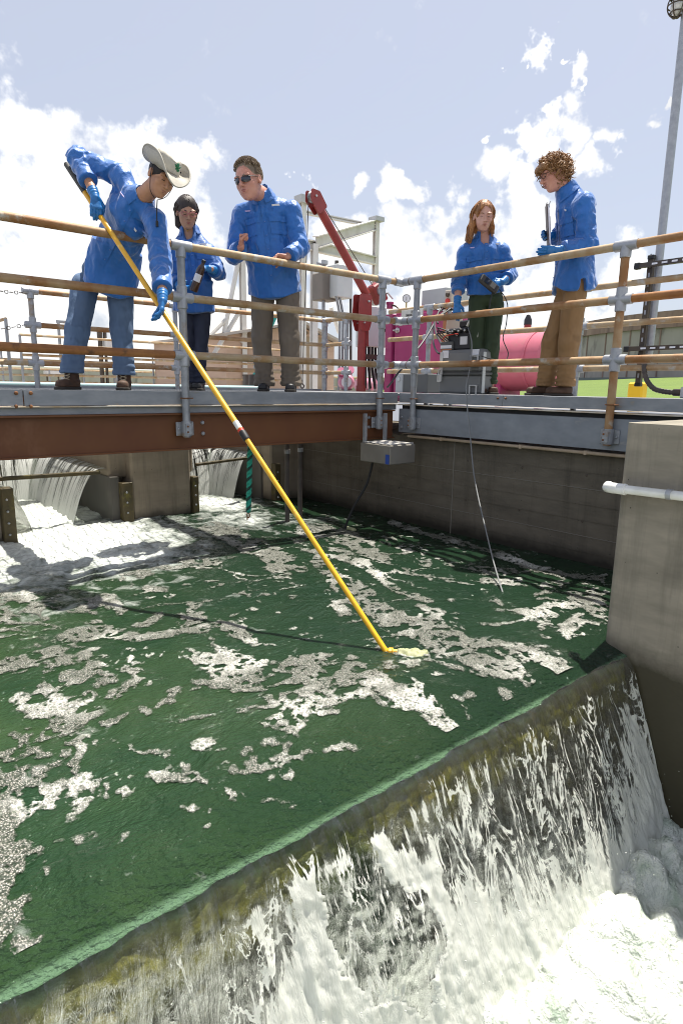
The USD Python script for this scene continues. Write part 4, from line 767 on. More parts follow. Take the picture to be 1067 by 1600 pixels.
# far railings on the next basins, thin with distance
def thin_rail(pts, posts, label, zs=(.25, .62, 1.0), r=.024, m='rust_pipe_pale', z0=-.15):
    th = Thing('far_railing', label, 'railing', (*pts[0], 0))
    for z in zs:
        for a, b in zip(pts[:-1], pts[1:]): th.part('rail', tube([(*a, z), (*b, z)], r, 8), m)
    for p in posts: th.part('post', cyl((*p, z0), (*p, zs[-1]), r, 8), 'galvanised')
thin_rail([(2.9, 12.5), (9.2, 12.5)], [(2.9, 12.5), (4.6, 12.5), (6.2, 12.5), (7.8, 12.5)], 'thin far railing across the next basin behind the man in the hat', (.2, .55, .9))
thin_rail([(1.6, 17), (13, 17)], [(1.6 + 1.9 * k, 17) for k in range(7)], 'farther thin railing before the pale far wall')
thin_rail([(2.2, 10.2), (2.0, 16.5)], [(2.2 - .03 * k, 10.2 + 1.25 * k) for k in range(6)], 'thin railing running away at the far left edge', (.25, .6, .95))
thin_rail([(3.3, 22), (20, 22)], [(3.5 + 2.4 * k, 22) for k in range(7)], 'most distant thin railing in front of the pale wall', (.1, .5), .03)

# chains across the gap at the far left
def chain(a, b, label):
    pts = catenary(a, b, .03, 13); th = Thing('safety_chain', label, 'chain', a)
    for k, (p, q) in enumerate(zip(pts[:-1], pts[1:])):
        d = unit(q - p); c = (p + q) / 2; L = np.linalg.norm(q - p) * .62; x, y, _ = frame(d); s = x if k % 2 else y
        ring = [c + d * (math.copysign(L * .55, math.cos(t)) if abs(math.cos(t)) > 1e-6 else 0) * abs(math.cos(t)) ** .5 + s * .017 * math.sin(t) for t in np.linspace(0, 2 * math.pi, 13)]
        th.part('link', tube(ring, .0045, 6, cap=False), 'strut_dark')
chain((1.96, 7.9, 1.05), (1.35, 7.85, 1.08), 'upper rusty chain hooked to the end post at the far left')
chain((1.97, 7.9, .72), (1.3, 7.85, .60), 'lower rusty chain hooked to the end post at the far left')

# ------------------------------------------------------------------ things hung on and standing round the walkways
hb = Thing('sampler_housing', 'grey metal housing hung under the corner of the walkways with louvred top', 'box', (4.25, 4.5, -.6))
c0, c1, c2 = on_z(557, 690, -.52), None, None
bx0, bx1, by0, by1, bz0, bz1 = 4.02, 4.36, 4.10, 4.52, -.66, -.478
hb.part('housing_body', box((bx0, by0, bz0), (bx1, by1, bz1), .008), 'housing_grey')
for k in range(4): hb.part('louvre', box((bx0 + .01, by0 + .02 + k * .10, bz1 + .004), (bx1 - .01, by0 + .07 + k * .10, bz1 + .012)), 'steel_white')
hb.part('hanger', join(box((bx0 + .02, by1 - .04, bz1), (bx0 + .05, by1 - .01, -.2)), box((bx1 - .05, by1 - .04, bz1), (bx1 - .02, by1 - .01, -.2))), 'galvanised')
hb.part('blue_tag', obox((bx0 - .006, by0 + .03, bz0 + .05), (.004, .05, .09), None, .001), 'tag_blue')
hb.part('cable', tube(smooth_path([(4.12, 4.44, bz0 + .02), (4.10, 4.48, -.85), (3.99, 4.58, -1.15), on_z(538, 827, WZ - .02)], 24), .012, 8), 'rubber_black')
ft = on_z(542, 828, WZ); hb.part('strainer', join(tube([ft + (0, 0, .02), ft + (.06, -.05, .005)], [.02, .014], 8), ball(ft + (.05, -.05, .0), (.03, .02, .015), 1)), 'net_cream')
rp = Thing('green_rope', 'twisted green rope hanging from the walkway girder in front of the right fall', 'rope', (2.87, 4.8, -.6))
ra_, rb_ = on_y(391, 690, 4.80), on_y(388, 800, 4.80); tt = np.linspace(0, 1, 60); xx, yy, zz = frame(rb_ - ra_)
for k in range(3): rp.part('strand', tube([ra_ + (rb_ - ra_) * t + .013 * (math.cos(t * 44 + k * 2.094) * xx + math.sin(t * 44 + k * 2.094) * yy) for t in tt], .0135, 7), 'rope_green' if k else 'rope_dark')
rp.part('shackle', join(torus(rb_ - (0, 0, .03), yy, .022, .006, 16, 6), cyl(rb_ + xx * .02 - (0, 0, .03), rb_ + xx * .02 - (0, 0, .08), .006, 6)), 'rust_stain')
for (px, y0, yb_, lab) in ((449, 690, 832, 'slim brown stilling pipe standing in the foam left of its twin'), (469, 690, 826, 'slim brown stilling pipe standing in the foam nearer the basin wall')):
    foot = on_z(px, yb_, WZ - .1); th = Thing('stilling_pipe', lab, 'pipe', foot); th.part('pipe_run', cyl(foot, (foot[0], foot[1], -.30), .024, 12), 'conduit_brown'); th.part('pipe_clamp', cyl((foot[0], foot[1], -.62), (foot[0], foot[1], -.58), .030, 12), 'galvanised')

# grey sampler case with the pump unit on top, on the right walkway
K = Thing('sampler_case', 'large grey plastic sampler case with latches and padlock on the right walkway', 'case', (4.85, 4.0, 0))
yA, yB = on_x(684, 590, 4.74)[1], on_x(752, 590, 4.74)[1]; x0, x1 = 4.74, 4.93; zt = on_x(715, 546, 4.74)[2]; zs = zt * .46
K.part('case_body', box((x0, yB, .0), (x1, yA, zs - .004), .022), 'case_grey', smooth=25); K.part('lid', box((x0 - .006, yB - .004, zs + .004), (x1 + .006, yA + .004, zt), .03), 'case_grey', smooth=25); K.part('rim', box((x0 - .012, yB - .010, zs - .012), (x1 + .012, yA + .010, zs + .012), .004), 'case_dark')
for y in (yB + .07, yA - .10):
    K.part('label_patch', box((x0 - .010, y - .03, zt - .075), (x0 - .002, y + .045, zt - .004), .001), 'label_white')
for zc in (zs * .42, zt - .06):
    y = yB + .075; K.part('latch', join(box((x0 - .030, y - .045, zc - .006), (x0 - .002, y + .045, zc + .006), .003), box((x0 - .030, y - .045, zc - .09), (x0 - .014, y - .032, zc), .003), box((x0 - .030, y + .032, zc - .09), (x0 - .014, y + .045, zc), .003), box((x0 - .036, y - .05, zc - .105), (x0 - .010, y + .05, zc - .088), .003)), 'latch_steel')
yl = yA - .05; K.part('hasp', box((x0 - .022, yl - .018, zs - .02), (x0 - .004, yl + .018, zt - .02), .003), 'latch_steel')
K.part('padlock', join(box((x0 - .046, yl - .028, zs - .075), (x0 - .020, yl + .028, zs - .005), .006), tube(smooth_path([(x0 - .033, yl - .018, zs - .005), (x0 - .033, yl - .018, zs + .03), (x0 - .033, yl, zs + .042), (x0 - .033, yl + .018, zs + .03), (x0 - .033, yl + .018, zs - .005)], 16), .005, 7)), 'latch_steel')
K.part('side_frame', box((x0 - .004, yB - .018, .01), (x0 + .035, yB - .008, zt - .03), .003), 'box_pale')
U = Thing('pump_unit', 'black pump and battery unit with white label and knobs on top of the grey case', 'pump', (4.9, 4.0, zt))
ux = 4.80; ya_, yb2 = on_x(690, 530, ux)[1], on_x(742, 530, ux)[1]; zu = on_x(716, 512, ux)[2]
U.part('unit_body', box((ux, yb2, zt + .003), (ux + .13, ya_ - .07, zu), .012), 'device_black'); U.part('battery', box((ux - .02, ya_ - .16, zt + .004), (ux + .12, ya_, zt + .085), .006), 'case_dark'); U.part('battery_strip', box((ux - .024, ya_ - .15, zt + .02), (ux - .019, ya_ - .01, zt + .05)), 'label_white'); U.part('orange_strip', box((ux - .025, ya_ - .15, zt + .004), (ux - .019, ya_ - .02, zt + .014)), 'conduit_orange')
U.part('label', box((ux - .004, yb2 + .09, zt + .05), (ux + .002, yb2 + .175, zt + .125)), 'label_white')
for k in range(4):
    y = yb2 + .10 + k * .075; U.part('knob', lathe((ux - .002, y, zu - .03), (-1, 0, 0), [(.022, 0), (.024, .012), (.020, .03), (.010, .036), (0, .037)], 14), 'rubber_black'); U.part('knob_cap', lathe((ux - .036, y, zu - .03), (-1, 0, .4), [(.012, 0), (.010, .004), (0, .006)], 10), 'latch_steel')
U.part('control_head', box((ux + .02, yb2 + .05, zu + .002), (ux + .12, yb2 + .22, zu + .07), .012), 'device_black'); U.part('head_cap', lathe((ux + .08, yb2 + .12, zu + .07), (0, 0, 1), [(.035, 0), (.035, .022), (.03, .028), (0, .028)], 16), 'rubber_black')
hz = zu + .01; hosew = smooth_path([(ux - .01, yb2 + .09, hz), (ux - .02, yb2 + .03, hz + .05), (ux - .01, yb2 - .03, hz - .0), (ux - .01, yb2 - .035, zt + .12), (ux, yb2 + .01, zt + .02)], 30); U.part('white_hose', tube(hosew, .013, 10), 'hose_white')
for k, (a, b, c) in enumerate(((.02, .10, .02), (-.0, .16, .05), (.03, .05, .06))): U.part('lead', tube(smooth_path([(ux - .01, ya_ - .05 - .03 * k, zt + .09), (ux - .05, ya_ + .02, zt + .16 + .03 * k), (ux - .02, ya_ - .12 - .05 * k, zu - .02 - c)], 22), .006, 7), 'rubber_black')
U.part('red_lead', tube(smooth_path([(ux - .012, ya_ - .02, zt + .10), (ux - .04, ya_ - .10, zt + .14), (ux - .01, ya_ - .22, zt + .15)], 18), .005, 6), 'pole_red')
hs = Thing('sampling_hose', 'thin clear hose running from the grey case down into the pool', 'hose', (4.56, 3.6, 0))
hp = [(ux - .012, yb2 + .08, zu - .01), on_x(737, 545, 4.70), on_x(733, 580, 4.64), on_x(728, 606, 4.56), on_x(729, 625, 4.555), on_x(733, 665, 4.53), at(741, 745, (on_x(741, 745, 4.40) @ FH)), at(757, 820, (on_x(757, 820, 4.10) @ FH)), at(773, 885, (on_x(773, 885, 3.78) @ FH)), on_z(786, 928, WZ - .01)]
hs.part('hose_run', tube(smooth_path(hp, 70), .0058, 8), 'hose_clear')
gb = Thing('junction_box', 'small dark grey box on the walkway left of the sampler case', 'box', (5.1, 4.5, 0)); a, b = on_x(628, 595, 5.2), on_x(668, 595, 5.2)
gb.part('box_body', box((5.2, b[1], .0), (5.5, a[1], .21), .008), 'case_dark'); gb.part('face_plate', box((5.19, a[1] - .02, .0), (5.5, a[1] + .10, .215), .006), 'box_mid'); gb.part('outlet', lathe((5.188, a[1] + .04, .15), (-1, 0, 0), [(.025, 0), (.022, .008), (0, .009)], 12), 'box_pale')

# red davit crane
D = Thing('davit_crane', 'red davit crane with raised boom, winch and hanging wire at the walkway corner', 'crane', (6.38, 7.2, 0))
def P7(px, py, y=7.2): return on_y(px, py, y)
m0, m1 = P7(563, 640), P7(562, 470); D.part('mast', cyl((m0[0], 7.2, -.2), (m0[0], 7.2, m1[2]), .062, 18), 'crane_red'); D.part('base_sleeve', cyl((m0[0], 7.2, -.2), (m0[0], 7.2, .08), .075, 18), 'crane_red')
bA, bB = P7(570, 455), P7(495, 318); bd = unit(bB - bA); yv = np.array([0, 1.0, 0]); pv_ = np.cross(bd, yv)
D.part('boom', cyl(bA - bd * .05, bB, .060, 18), 'crane_red')
for s in (-1, 1):
    yy_ = yv * s * .062
    def plate(pts, th=.010): 
        poly = Polygon(pts).buffer(.03).buffer(0); t = trimesh.creation.extrude_polygon(poly, th, engine='earcut'); v = np.array(t.vertices); return v, np.array(t.faces)
    q = plate([(-.03, -.05), (.03, -.05), (.05, .0), (.05, .22), (-.05, .22), (-.06, .03)]); v = q[0]; D.part('knuckle_plate', (np.array([m0[0], 7.2, m1[2] - .30]) + v[:, :1] * np.array([1.0, 0, 0]) * 1.5 + v[:, 1:2] * np.array([0, 0, 1.6]) + (v[:, 2:] - .005) * yv + yy_ * 1.15, q[1]), 'crane_red')
    q = plate([(-.05, -.10), (.05, -.10), (.06, .05), (.0, .11), (-.06, .05)]); v = q[0]; D.part('sheave_plate', (bB + bd * .04 + v[:, :1] * pv_ * 1.1 + v[:, 1:2] * bd * 1.15 + (v[:, 2:] - .005) * yv + yy_, q[1]), 'crane_red')
D.part('sheave', lathe(bB + bd * .10 - yv * .03, yv, [(0, 0), (.075, 0), (.06, .02), (.06, .04), (.075, .06), (0, .06)], 20), 'galvanised'); D.part('pin', cyl(bB + bd * .10 - yv * .085, bB + bd * .10 + yv * .085, .014, 10), 'latch_steel'); D.part('pin', cyl(np.array([m0[0] + .05, 7.10, m1[2] + .0]), np.array([m0[0] + .05, 7.30, m1[2]]), .016, 10), 'latch_steel'); D.part('pin', cyl(np.array([m0[0] - .03, 7.10, m1[2] - .31]), np.array([m0[0] - .03, 7.30, m1[2] - .31]), .013, 10), 'latch_steel')
w_ = P7(588, 455); D.part('winch_body', obox(w_ + (.03, 0, -.02), (.30, .16, .20), np.array([unit(np.array([.55, 0, -.84])), yv, unit(np.array([.84, 0, .55]))]), .02), 'crane_red'); D.part('winch_drum', cyl(w_ + (0, -.11, 0), w_ + (0, .11, 0), .065, 16), 'galvanised'); D.part('crank', join(cyl(w_ + (.10, -.11, -.03), w_ + (.10, -.16, -.03), .012, 8), cyl(w_ + (.10, -.15, -.03), w_ + (.20, -.15, -.10), .012, 8)), 'latch_steel')
t0 = P7(574, 478); D.part('jack_tube', join(cyl(t0, P7(573, 541), .022, 10), cyl(P7(573, 515), P7(573, 541), .028, 10)), 'crane_red')
D.part('wire', tube([w_, bB + bd * .10 + pv_ * -.07 if False else bB + bd * .08 + np.array([.07, 0, .03])], .0065, 6), 'strut_dark'); D.part('wire', tube([bB + bd * .10 + np.array([-.075, 0, 0]), (bB + bd * .10 + np.array([-.075, 0, 0])) * (1, 1, 0) + (-.1, 0, .12)], .0065, 6), 'strut_dark'); hk = (bB + bd * .10 + np.array([-.075, 0, 0])) * (1, 1, 0) + (-.1, 0, .10); D.part('hook', tube(smooth_path([hk + (0, 0, .05), hk, hk + (.03, 0, -.04), hk + (.0, 0, -.07), hk + (-.03, 0, -.045)], 16), .010, 8), 'strut_dark')

# white steel gantry behind
G = Thing('steel_gantry', 'white painted steel gantry frame standing behind the red crane', 'gantry', (10, 12, 0))
def beam_w(a, b, w=.16, hgt=.22, m='steel_white'):
    a, b = np.asarray(a, float), np.asarray(b, float); d = unit(b - a); up = np.array([0, 0, 1.0]) if abs(d[2]) < .9 else np.array([0, 1.0, 0]); l = unit(np.cross(up, d)); u = np.cross(d, l); c, L = (a + b) / 2, np.linalg.norm(b - a); Rr = np.array([d, l, u])
    return join(obox(c + u * (hgt / 2 - .012), (L, w, .024), Rr), obox(c - u * (hgt / 2 - .012), (L, w, .024), Rr), obox(c, (L, .02, hgt - .05), Rr))
def P12(px, py, y=12.0): return on_y(px, py, y)
posts = [P12(473, 318), P12(588, 346), on_y(491, 385, 10.5), on_y(378, 385, 13.0)]
for p in posts: G.part('column', beam_w((p[0], p[1], -.2), (p[0], p[1], p[2] + .05), .12, .12), 'steel_white')
G.part('beam', beam_w(P12(470, 330), P12(586, 353), .08, .08), 'steel_white'); G.part('beam', beam_w(on_y(494, 378, 10.5), P12(586, 351), .13, .24), 'steel_white'); G.part('beam', beam_w(on_y(480, 382, 10.5), P12(586, 407), .12, .20), 'steel_white'); G.part('column_cap', box(np.array(posts[0]) - (.14, .14, .0), np.array(posts[0]) + (.14, .14, .16)), 'box_mid'); G.part('column_cap', box(np.array(posts[1]) - (.14, .14, .0), np.array(posts[1]) + (.14, .14, .10)), 'box_mid')
for a, b in (((373, 405), (350, 520)), ((352, 500), (305, 545)), ((372, 490), (330, 560)), ((517, 480), (530, 520)), ((385, 515), (376, 535))): G.part('brace', tube([on_y(*a, 13.0), on_y(*b, 13.0)], .055, 8), 'steel_white')
G.part('column', beam_w(P12(525, 560), P12(524, 420), .2, .2), 'steel_white') if False else None

# beige hut
Hs = Thing('pump_hut', 'small beige hut with pitched roof, dark louvre and recessed doorway behind the railing', 'hut', (9, 13, 0))
y0h = 13.0; hx0, hx1, hx2 = on_y(353, 560, y0h)[0], on_y(466, 560, y0h)[0], on_y(522, 560, y0h)[0]; ev = on_y(353, 524, y0h)[2]; pk = on_y(470, 511, y0h)[2] + .05; dep = 4.0
v = np.array([(hx0, y0h, -.2), (hx2, y0h, -.2), (hx2, y0h, ev), (hx1, y0h, pk), (hx0, y0h, ev)]); vb = v + (0, dep, 0); V = np.vstack([v, vb]); Fc = [(0, 1, 2), (0, 2, 4), (2, 3, 4), (5, 7, 6), (5, 9, 7), (7, 9, 8), (0, 4, 9), (0, 9, 5), (1, 6, 7), (1, 7, 2), (0, 5, 6), (0, 6, 1)]
Hs.part('wall', (V, np.array(Fc)), 'hut_wall', smooth=False)
for a, b in (((hx0 - .12, ev - .02), (hx1, pk + .02)), ((hx1, pk + .02), (hx2 + .12, ev - .02))):
    d = unit(np.array([b[0] - a[0], 0, b[1] - a[1]])); c = np.array([(a[0] + b[0]) / 2, y0h + dep / 2 - .1, (a[1] + b[1]) / 2 + .035]); Hs.part('roof', obox(c, (math.dist(a, b) + .02, dep + .3, .06), np.array([d, [0, 1.0, 0], np.cross(d, [0, 1.0, 0])])), 'hut_roof')
lx = on_y(387, 532, y0h); Hs.part('louvre', box((lx[0] - .13, y0h - .03, lx[2] - .16), (lx[0] + .20, y0h - .002, lx[2] + .18)), 'hut_trim')
for k in range(2): Hs.part('louvre_slat', box((lx[0] - .14, y0h - .045, lx[2] - .03 + .0 * k), (lx[0] + .21, y0h - .031, lx[2] + .03)), 'hut_wall') if k == 0 else None
dx0, dx1 = on_y(476, 560, y0h)[0], on_y(503, 560, y0h)[0]; dz = on_y(490, 526, y0h)[2]; Hs.part('doorway', box((dx0, y0h - .012, -.15), (dx1, y0h - .002, dz)), 'hut_recess'); Hs.part('door_frame', join(box((dx0 - .05, y0h - .03, -.15), (dx0, y0h - .003, dz + .05)), box((dx1, y0h - .03, -.15), (dx1 + .05, y0h - .003, dz + .05)), box((dx0, y0h - .03, dz), (dx1, y0h - .003, dz + .05))), 'hut_wall')
for px in (478, 495): Hs.part('lamp', ball(on_y(px, 520, y0h - .06), .05, 1), 'hut_trim')
tp = Thing('teal_pipe', 'teal painted pipe standing between the legs of the tall person and the beige hut', 'pipe', on_y(402, 600, 9.6)); tp.part('pipe_run', tube([on_y(397, 606, 9.6), on_y(400, 585, 9.6), on_y(419, 515, 9.6), on_y(428, 495, 9.6)], .055, 12), 'teal'); tp.part('flange', cyl(on_y(396, 604, 9.6), on_y(396, 585, 9.6), .085, 14), 'conduit_brown')
st = Thing('stop_post', 'short dark brown post on the apron beside the hut', 'post', on_y(388, 600, 10.5)); st.part('post_body', box(on_y(384, 606, 10.5) + (0, 0, -.1), on_y(392, 586, 10.5) + (0, .1, 0)), 'conduit_brown'); st.part('post_cap', box(on_y(383.5, 587, 10.5) - (0, .01, 0), on_y(392.5, 585, 10.5) + (0, .12, 0)), 'strut_dark')

# switch boxes by the crane
def eb(px0, px1, py0, py1, y, d=.3): a, b = on_y(px0, py1, y), on_y(px1, py0, y); return (a[0], y, a[2]), (b[0], y + d, b[2])
E1 = Thing('control_box', 'brownish grey switch box with floodlight behind the red crane boom', 'box', on_y(517, 450, 8.6)); lo, hi = eb(504, 530, 428, 467, 8.6); E1.part('box_body', box(lo, hi, .015), 'box_grey_brown'); E1.part('door_label', box((hi[0] - .12, lo[1] - .012, lo[2] + .28), (hi[0] - .005, lo[1] - .002, hi[2] - .01)), 'label_white')
E1.part('stand', cyl(on_y(511, 610, 8.6) + (0, .1, 0), on_y(511, 465, 8.6) + (0, .1, 0), .03, 10), 'galvanised'); fl = on_y(513, 408, 8.6); E1.part('floodlight', obox(fl + (0, .1, 0), (.11, .07, .08), None, .01), 'box_mid'); E1.part('light_arm', join(cyl(fl + (0, .1, -.03), on_y(513, 430, 8.6) + (0, .1, 0), .014, 8), cyl(fl + (-.16, .1, -.03), fl + (.02, .1, -.05), .02, 8)), 'galvanised')
E2 = Thing('control_box', 'pale grey switch box mounted beside the red crane mast', 'box', on_y(540, 440, 8.4)); lo, hi = eb(527, 552, 415, 463, 8.4); E2.part('box_body', box(lo, hi, .015), 'box_pale'); E2.part('cable_gland', cyl((lo[0] + .06, 8.5, hi[2]), (lo[0] + .06, 8.5, hi[2] + .06), .035, 10), 'strut_dark')
for k, px in enumerate((529, 534, 548)): E2.part('conduit', tube(smooth_path([on_y(px, 610, 8.45), on_y(px + (2 if k < 2 else 0), 500, 8.45), on_y(px - (0 if k == 2 else 4), 462, 8.45)], 12), .022, 8), 'galvanised' if k < 2 else 'conduit_brown')
E3 = Thing('control_box', 'tall pale grey cabinet behind the corner post with black conduits below', 'cabinet', on_y(588, 515, 7.6)); lo, hi = eb(574, 605, 480, 541, 7.6); E3.part('box_body', box(lo, hi, .015), 'box_pale'); E3.part('handle', box((hi[0] - .05, lo[1] - .03, lo[2] + .25), (hi[0] - .03, lo[1] - .004, lo[2] + .42), .004), 'rubber_black')
for k in range(5): E3.part('conduit', tube([on_y(571 + 5.2 * k, 541, 7.65), on_y(571 + 5.2 * k, 577, 7.65), on_y(571 + 7.5 * k, 607, 7.65)], .022, 8), 'rubber_black')
for k in range(3): E3.part('stand_leg', cyl(on_y(577 + 9 * k, 612, 7.8), on_y(577 + 9 * k, 541, 7.8), .02, 8), 'galvanised_clean')
E3.part('strut', box(on_y(566, 560, 7.62), on_y(607, 555, 7.62) + (0, .04, 0)), 'strut_dark')

# pink equipment
C = Thing('pink_cabinet', 'bright pink equipment cabinet standing behind the corner of the railings', 'cabinet', at(632, 600, 8.3))
xcb = 6.9; a, b = on_x(604, 560, xcb), on_x(668, 560, xcb); zc = on_x(635, 486, xcb)[2]
C.part('cabinet_body', box((xcb, b[1], -.15), (xcb + .9, a[1] - .16, zc), .02), 'pink_paint'); C.part('door', box((xcb - .022, b[1] + .03, -.1), (xcb - .002, a[1] - .19, zc - .05), .004), 'pink_paint'); C.part('side_post', box((xcb - .05, a[1] - .14, -.15), (xcb + .4, a[1], zc - .02), .01), 'pink_paint')
tk = on_x(621, 516, xcb - .04); C.part('handle', join(lathe(tk, (-1, 0, 0), [(.045, 0), (.04, .012), (.012, .02), (.012, .04), (0, .045)], 14), obox(tk + (-.045, 0, 0), (.015, .11, .022), None, .004)), 'latch_steel'); C.part('stub', join(cyl(on_x(609, 482, xcb), on_x(609, 474, xcb), .05, 12), cyl(on_x(609, 475, xcb), on_x(609, 472, xcb), .06, 12)), 'pink_paint'); C.part('lead', tube(smooth_path([on_x(613, 477, xcb), on_x(620, 479, xcb), on_x(624, 487, xcb)], 12), .014, 8), 'strut_dark')
sg_ = Thing('warning_sign', 'pale sign with dark capitals on the rear railing before the pink cabinet', 'sign', on_x(642, 490, 6.08))
a, b = on_x(627, 497, 6.08), on_x(661, 481, 6.08); sg_.part('board', box((6.075, b[1], a[2]), (6.085, a[1], b[2]), .002), 'sign_pale')
def letters(txt, hgt, cy, cz, x):
    t = meshkit.text_mesh(txt, hgt, .002, True); v = np.array(t.vertices); w = v[:, 0].max(); return np.stack([x - v[:, 2], cy + w / 2 - v[:, 0], cz + v[:, 1]], 1), np.array(t.faces)
my = (a[1] + b[1]) / 2; hz_ = (b[2] - a[2]); sg_.part('lettering', join(letters('SALT', hz_ * .26, my - .03, a[2] + hz_ * .60, 6.072), letters('INDUCTION', hz_ * .26, my, a[2] + hz_ * .16, 6.072)), 'sign_ink', smooth=False)
ga = Thing('pressure_gauge', 'round dial pressure gauge on a thin stem above the sign', 'gauge', on_x(635, 480, 6.5)); gc = on_x(635, 466, 6.5); gd = unit(CP - gc); ga.part('case', lathe(gc - gd * .03, gd, [(0, 0), (.055, 0), (.058, .03), (.052, .034)], 22), 'strut_dark'); ga.part('dial', lathe(gc + gd * .001, gd, [(.05, 0), (0, .002)], 22), 'label_white'); ga.part('stem', cyl(gc - (0, 0, .05), gc - (0, 0, .22), .012, 8), 'brass'); ga.part('needle', obox(gc + gd * .006, (.004, .004, .05), None), 'sign_ink')
T = Thing('pink_tank', 'large pink horizontal tank behind the right walkway', 'tank', at(760, 600, 9.5))
xt = 8.9; q0, q1 = on_x(652, 560, xt), on_x(843, 560, xt); zt0, zt1 = on_x(770, 518, xt)[2], on_x(770, 606, xt)[2]; rt = (zt0 - zt1) / 2 * 1.05; zc_ = zt0 - rt
T.part('shell', lathe((xt + rt, q1[1], zc_), (0, 1, 0), [(0, -.02), (rt * .5, -.01), (rt * .9, .0), (rt, .06), (rt, q0[1] - q1[1] - .3), (rt * .92, q0[1] - q1[1] - .08), (rt * .6, q0[1] - q1[1] + .06), (0, q0[1] - q1[1] + .1)], 40), 'pink_light')
for y in (q1[1] + .12, q1[1] + .9, q0[1] - .8): T.part('saddle', box((xt + rt * .35, y - .05, -.25), (xt + rt * 1.6, y + .05, zc_ - rt * .55), .01), 'pink_paint')
T.part('flange', lathe((xt + rt, q1[1] + .3, zc_), (0, 1, 0), [(rt * 1.0, 0), (rt * 1.03, .0), (rt * 1.03, .05), (rt, .05)], 40), 'pink_light')
T.part('riser', cyl((xt + rt, on_x(690, 500, xt + rt)[1], zc_), (xt + rt, on_x(690, 500, xt + rt)[1], on_x(690, 497, xt + rt)[2]), .32, 24), 'pink_light')
al = Thing('alarm_lamp', 'small black and red lamp standing on the pink tank', 'lamp', on_x(824, 505, xt + rt)); lp = on_x(824, 513, xt + rt); al.part('lamp_body', cyl(lp - (0, 0, .12), lp + (0, 0, .06), .06, 12), 'crane_red'); al.part('lamp_top', lathe(lp + (0, 0, .06), (0, 0, 1), [(.065, 0), (.065, .08), (.03, .16), (0, .17)], 14), 'device_black')
pp = Thing('pink_pump', 'pink and white pump body with flanges low behind the red crane mast', 'pump', on_y(548, 602, 8.0)); pc = on_y(541, 597, 8.0); vd = unit(CP - pc)
pp.part('volute', lathe(pc - vd * .08, vd, [(0, 0), (.12, .01), (.14, .06), (.11, .12), (.05, .14), (0, .14)], 22), 'pink_pump'); pp.part('flange', lathe(pc + vd * .05, vd, [(.03, 0), (.085, 0), (.085, .03), (.03, .03)], 20), 'label_white'); pc2 = on_y(562, 601, 8.2); pp.part('motor', lathe(pc2 - np.array([.05, 0, 0]), (1, 0, 0), [(0, 0), (.10, 0), (.12, .03), (.12, .5), (.1, .54), (0, .54)], 20), 'pink_pump'); pp.part('base', box(on_y(530, 616, 7.9), on_y(590, 610, 7.9) + (0, .4, 0)), 'gravel')
for k, (a, b) in enumerate(((533, 586), (545, 583))): pp.part('nozzle', lathe(on_y(a, b, 8.1), unit((-.4, -.6, .5)), [(0, 0), (.05, 0), (.05, .08), (.08, .08), (.08, .11), (0, .11)], 16), 'pink_paint')
V_ = Thing('grey_cabinet', 'flat topped grey steel cabinet above the pink tank beside the red push buttons', 'cabinet', on_x(680, 465, 7.0)); xv = 7.0; a, b = on_x(658, 470, xv), on_x(697, 470, xv); V_.part('cabinet_body', box((xv, b[1], on_x(680, 475, xv)[2]), (xv + .5, a[1], on_x(680, 450, xv)[2]), .012), 'box_mid'); V_.part('stand_leg', cyl((xv + .2, a[1] - .1, -.2), (xv + .2, a[1] - .1, on_x(680, 475, xv)[2]), .03, 10), 'galvanised'); V_.part('stand_leg', cyl((xv + .2, b[1] + .1, -.2), (xv + .2, b[1] + .1, on_x(680, 475, xv)[2]), .03, 10), 'galvanised')
S_ = Thing('push_button_station', 'tan push button station with red buttons on an orange conduit behind the case', 'control box', on_x(699, 465, 6.3)); xs = 6.3; a, b = on_x(694, 477, xs), on_x(706, 452, xs); S_.part('box_body', box((xs, b[1], a[2]), (xs + .08, a[1], b[2]), .008), 'panel_tan')
for py, r_, m_ in ((460, .028, 'strut_dark'), (470, .034, 'button_red')): S_.part('button', lathe(on_x(700, py, xs), (-1, 0, 0), [(r_, 0), (r_, .02), (r_ * .7, .03), (0, .032)], 14), m_)
S_.part('conduit', cyl(on_x(686, 600, xs), on_x(697, 478, xs), .022, 10), 'conduit_orange'); S_.part('back_panel', box((xs + .09, on_x(712, 500, xs)[1], on_x(700, 535, xs)[2]), (xs + .14, on_x(688, 500, xs)[1], on_x(700, 488, xs)[2]), .006), 'panel_tan'); S_.part('stand', cyl((xs + .12, on_x(700, 500, xs)[1], -.2), (xs + .12, on_x(700, 500, xs)[1], a[2]), .025, 10), 'galvanised')
bc = Thing('black_cables', 'loose black cables looping down from the push buttons to the grey case', 'cable', on_x(690, 500, 5.8))
for pts in ([(693, 474, 6.2), (688, 482, 6.1), (678, 505, 5.7), (660, 535, 5.3), (640, 562, 5.0), (618, 588, 4.9), (605, 605, 4.9)], [(700, 478, 6.2), (690, 484, 6.1), (680, 500, 5.8), (676, 525, 5.4), (680, 545, 5.1), (686, 552, 4.9)], [(712, 484, 6.1), (697, 484, 6.1), (682, 498, 5.8), (680, 515, 5.4), (688, 535, 5.0), (694, 545, 4.85)], [(716, 486, 6.1), (704, 482, 6.1), (690, 492, 5.9), (684, 505, 5.6)]):
    bc.part('cable', tube(smooth_path([on_x(*p) for p in pts], 40), .0105, 8), 'rubber_black')

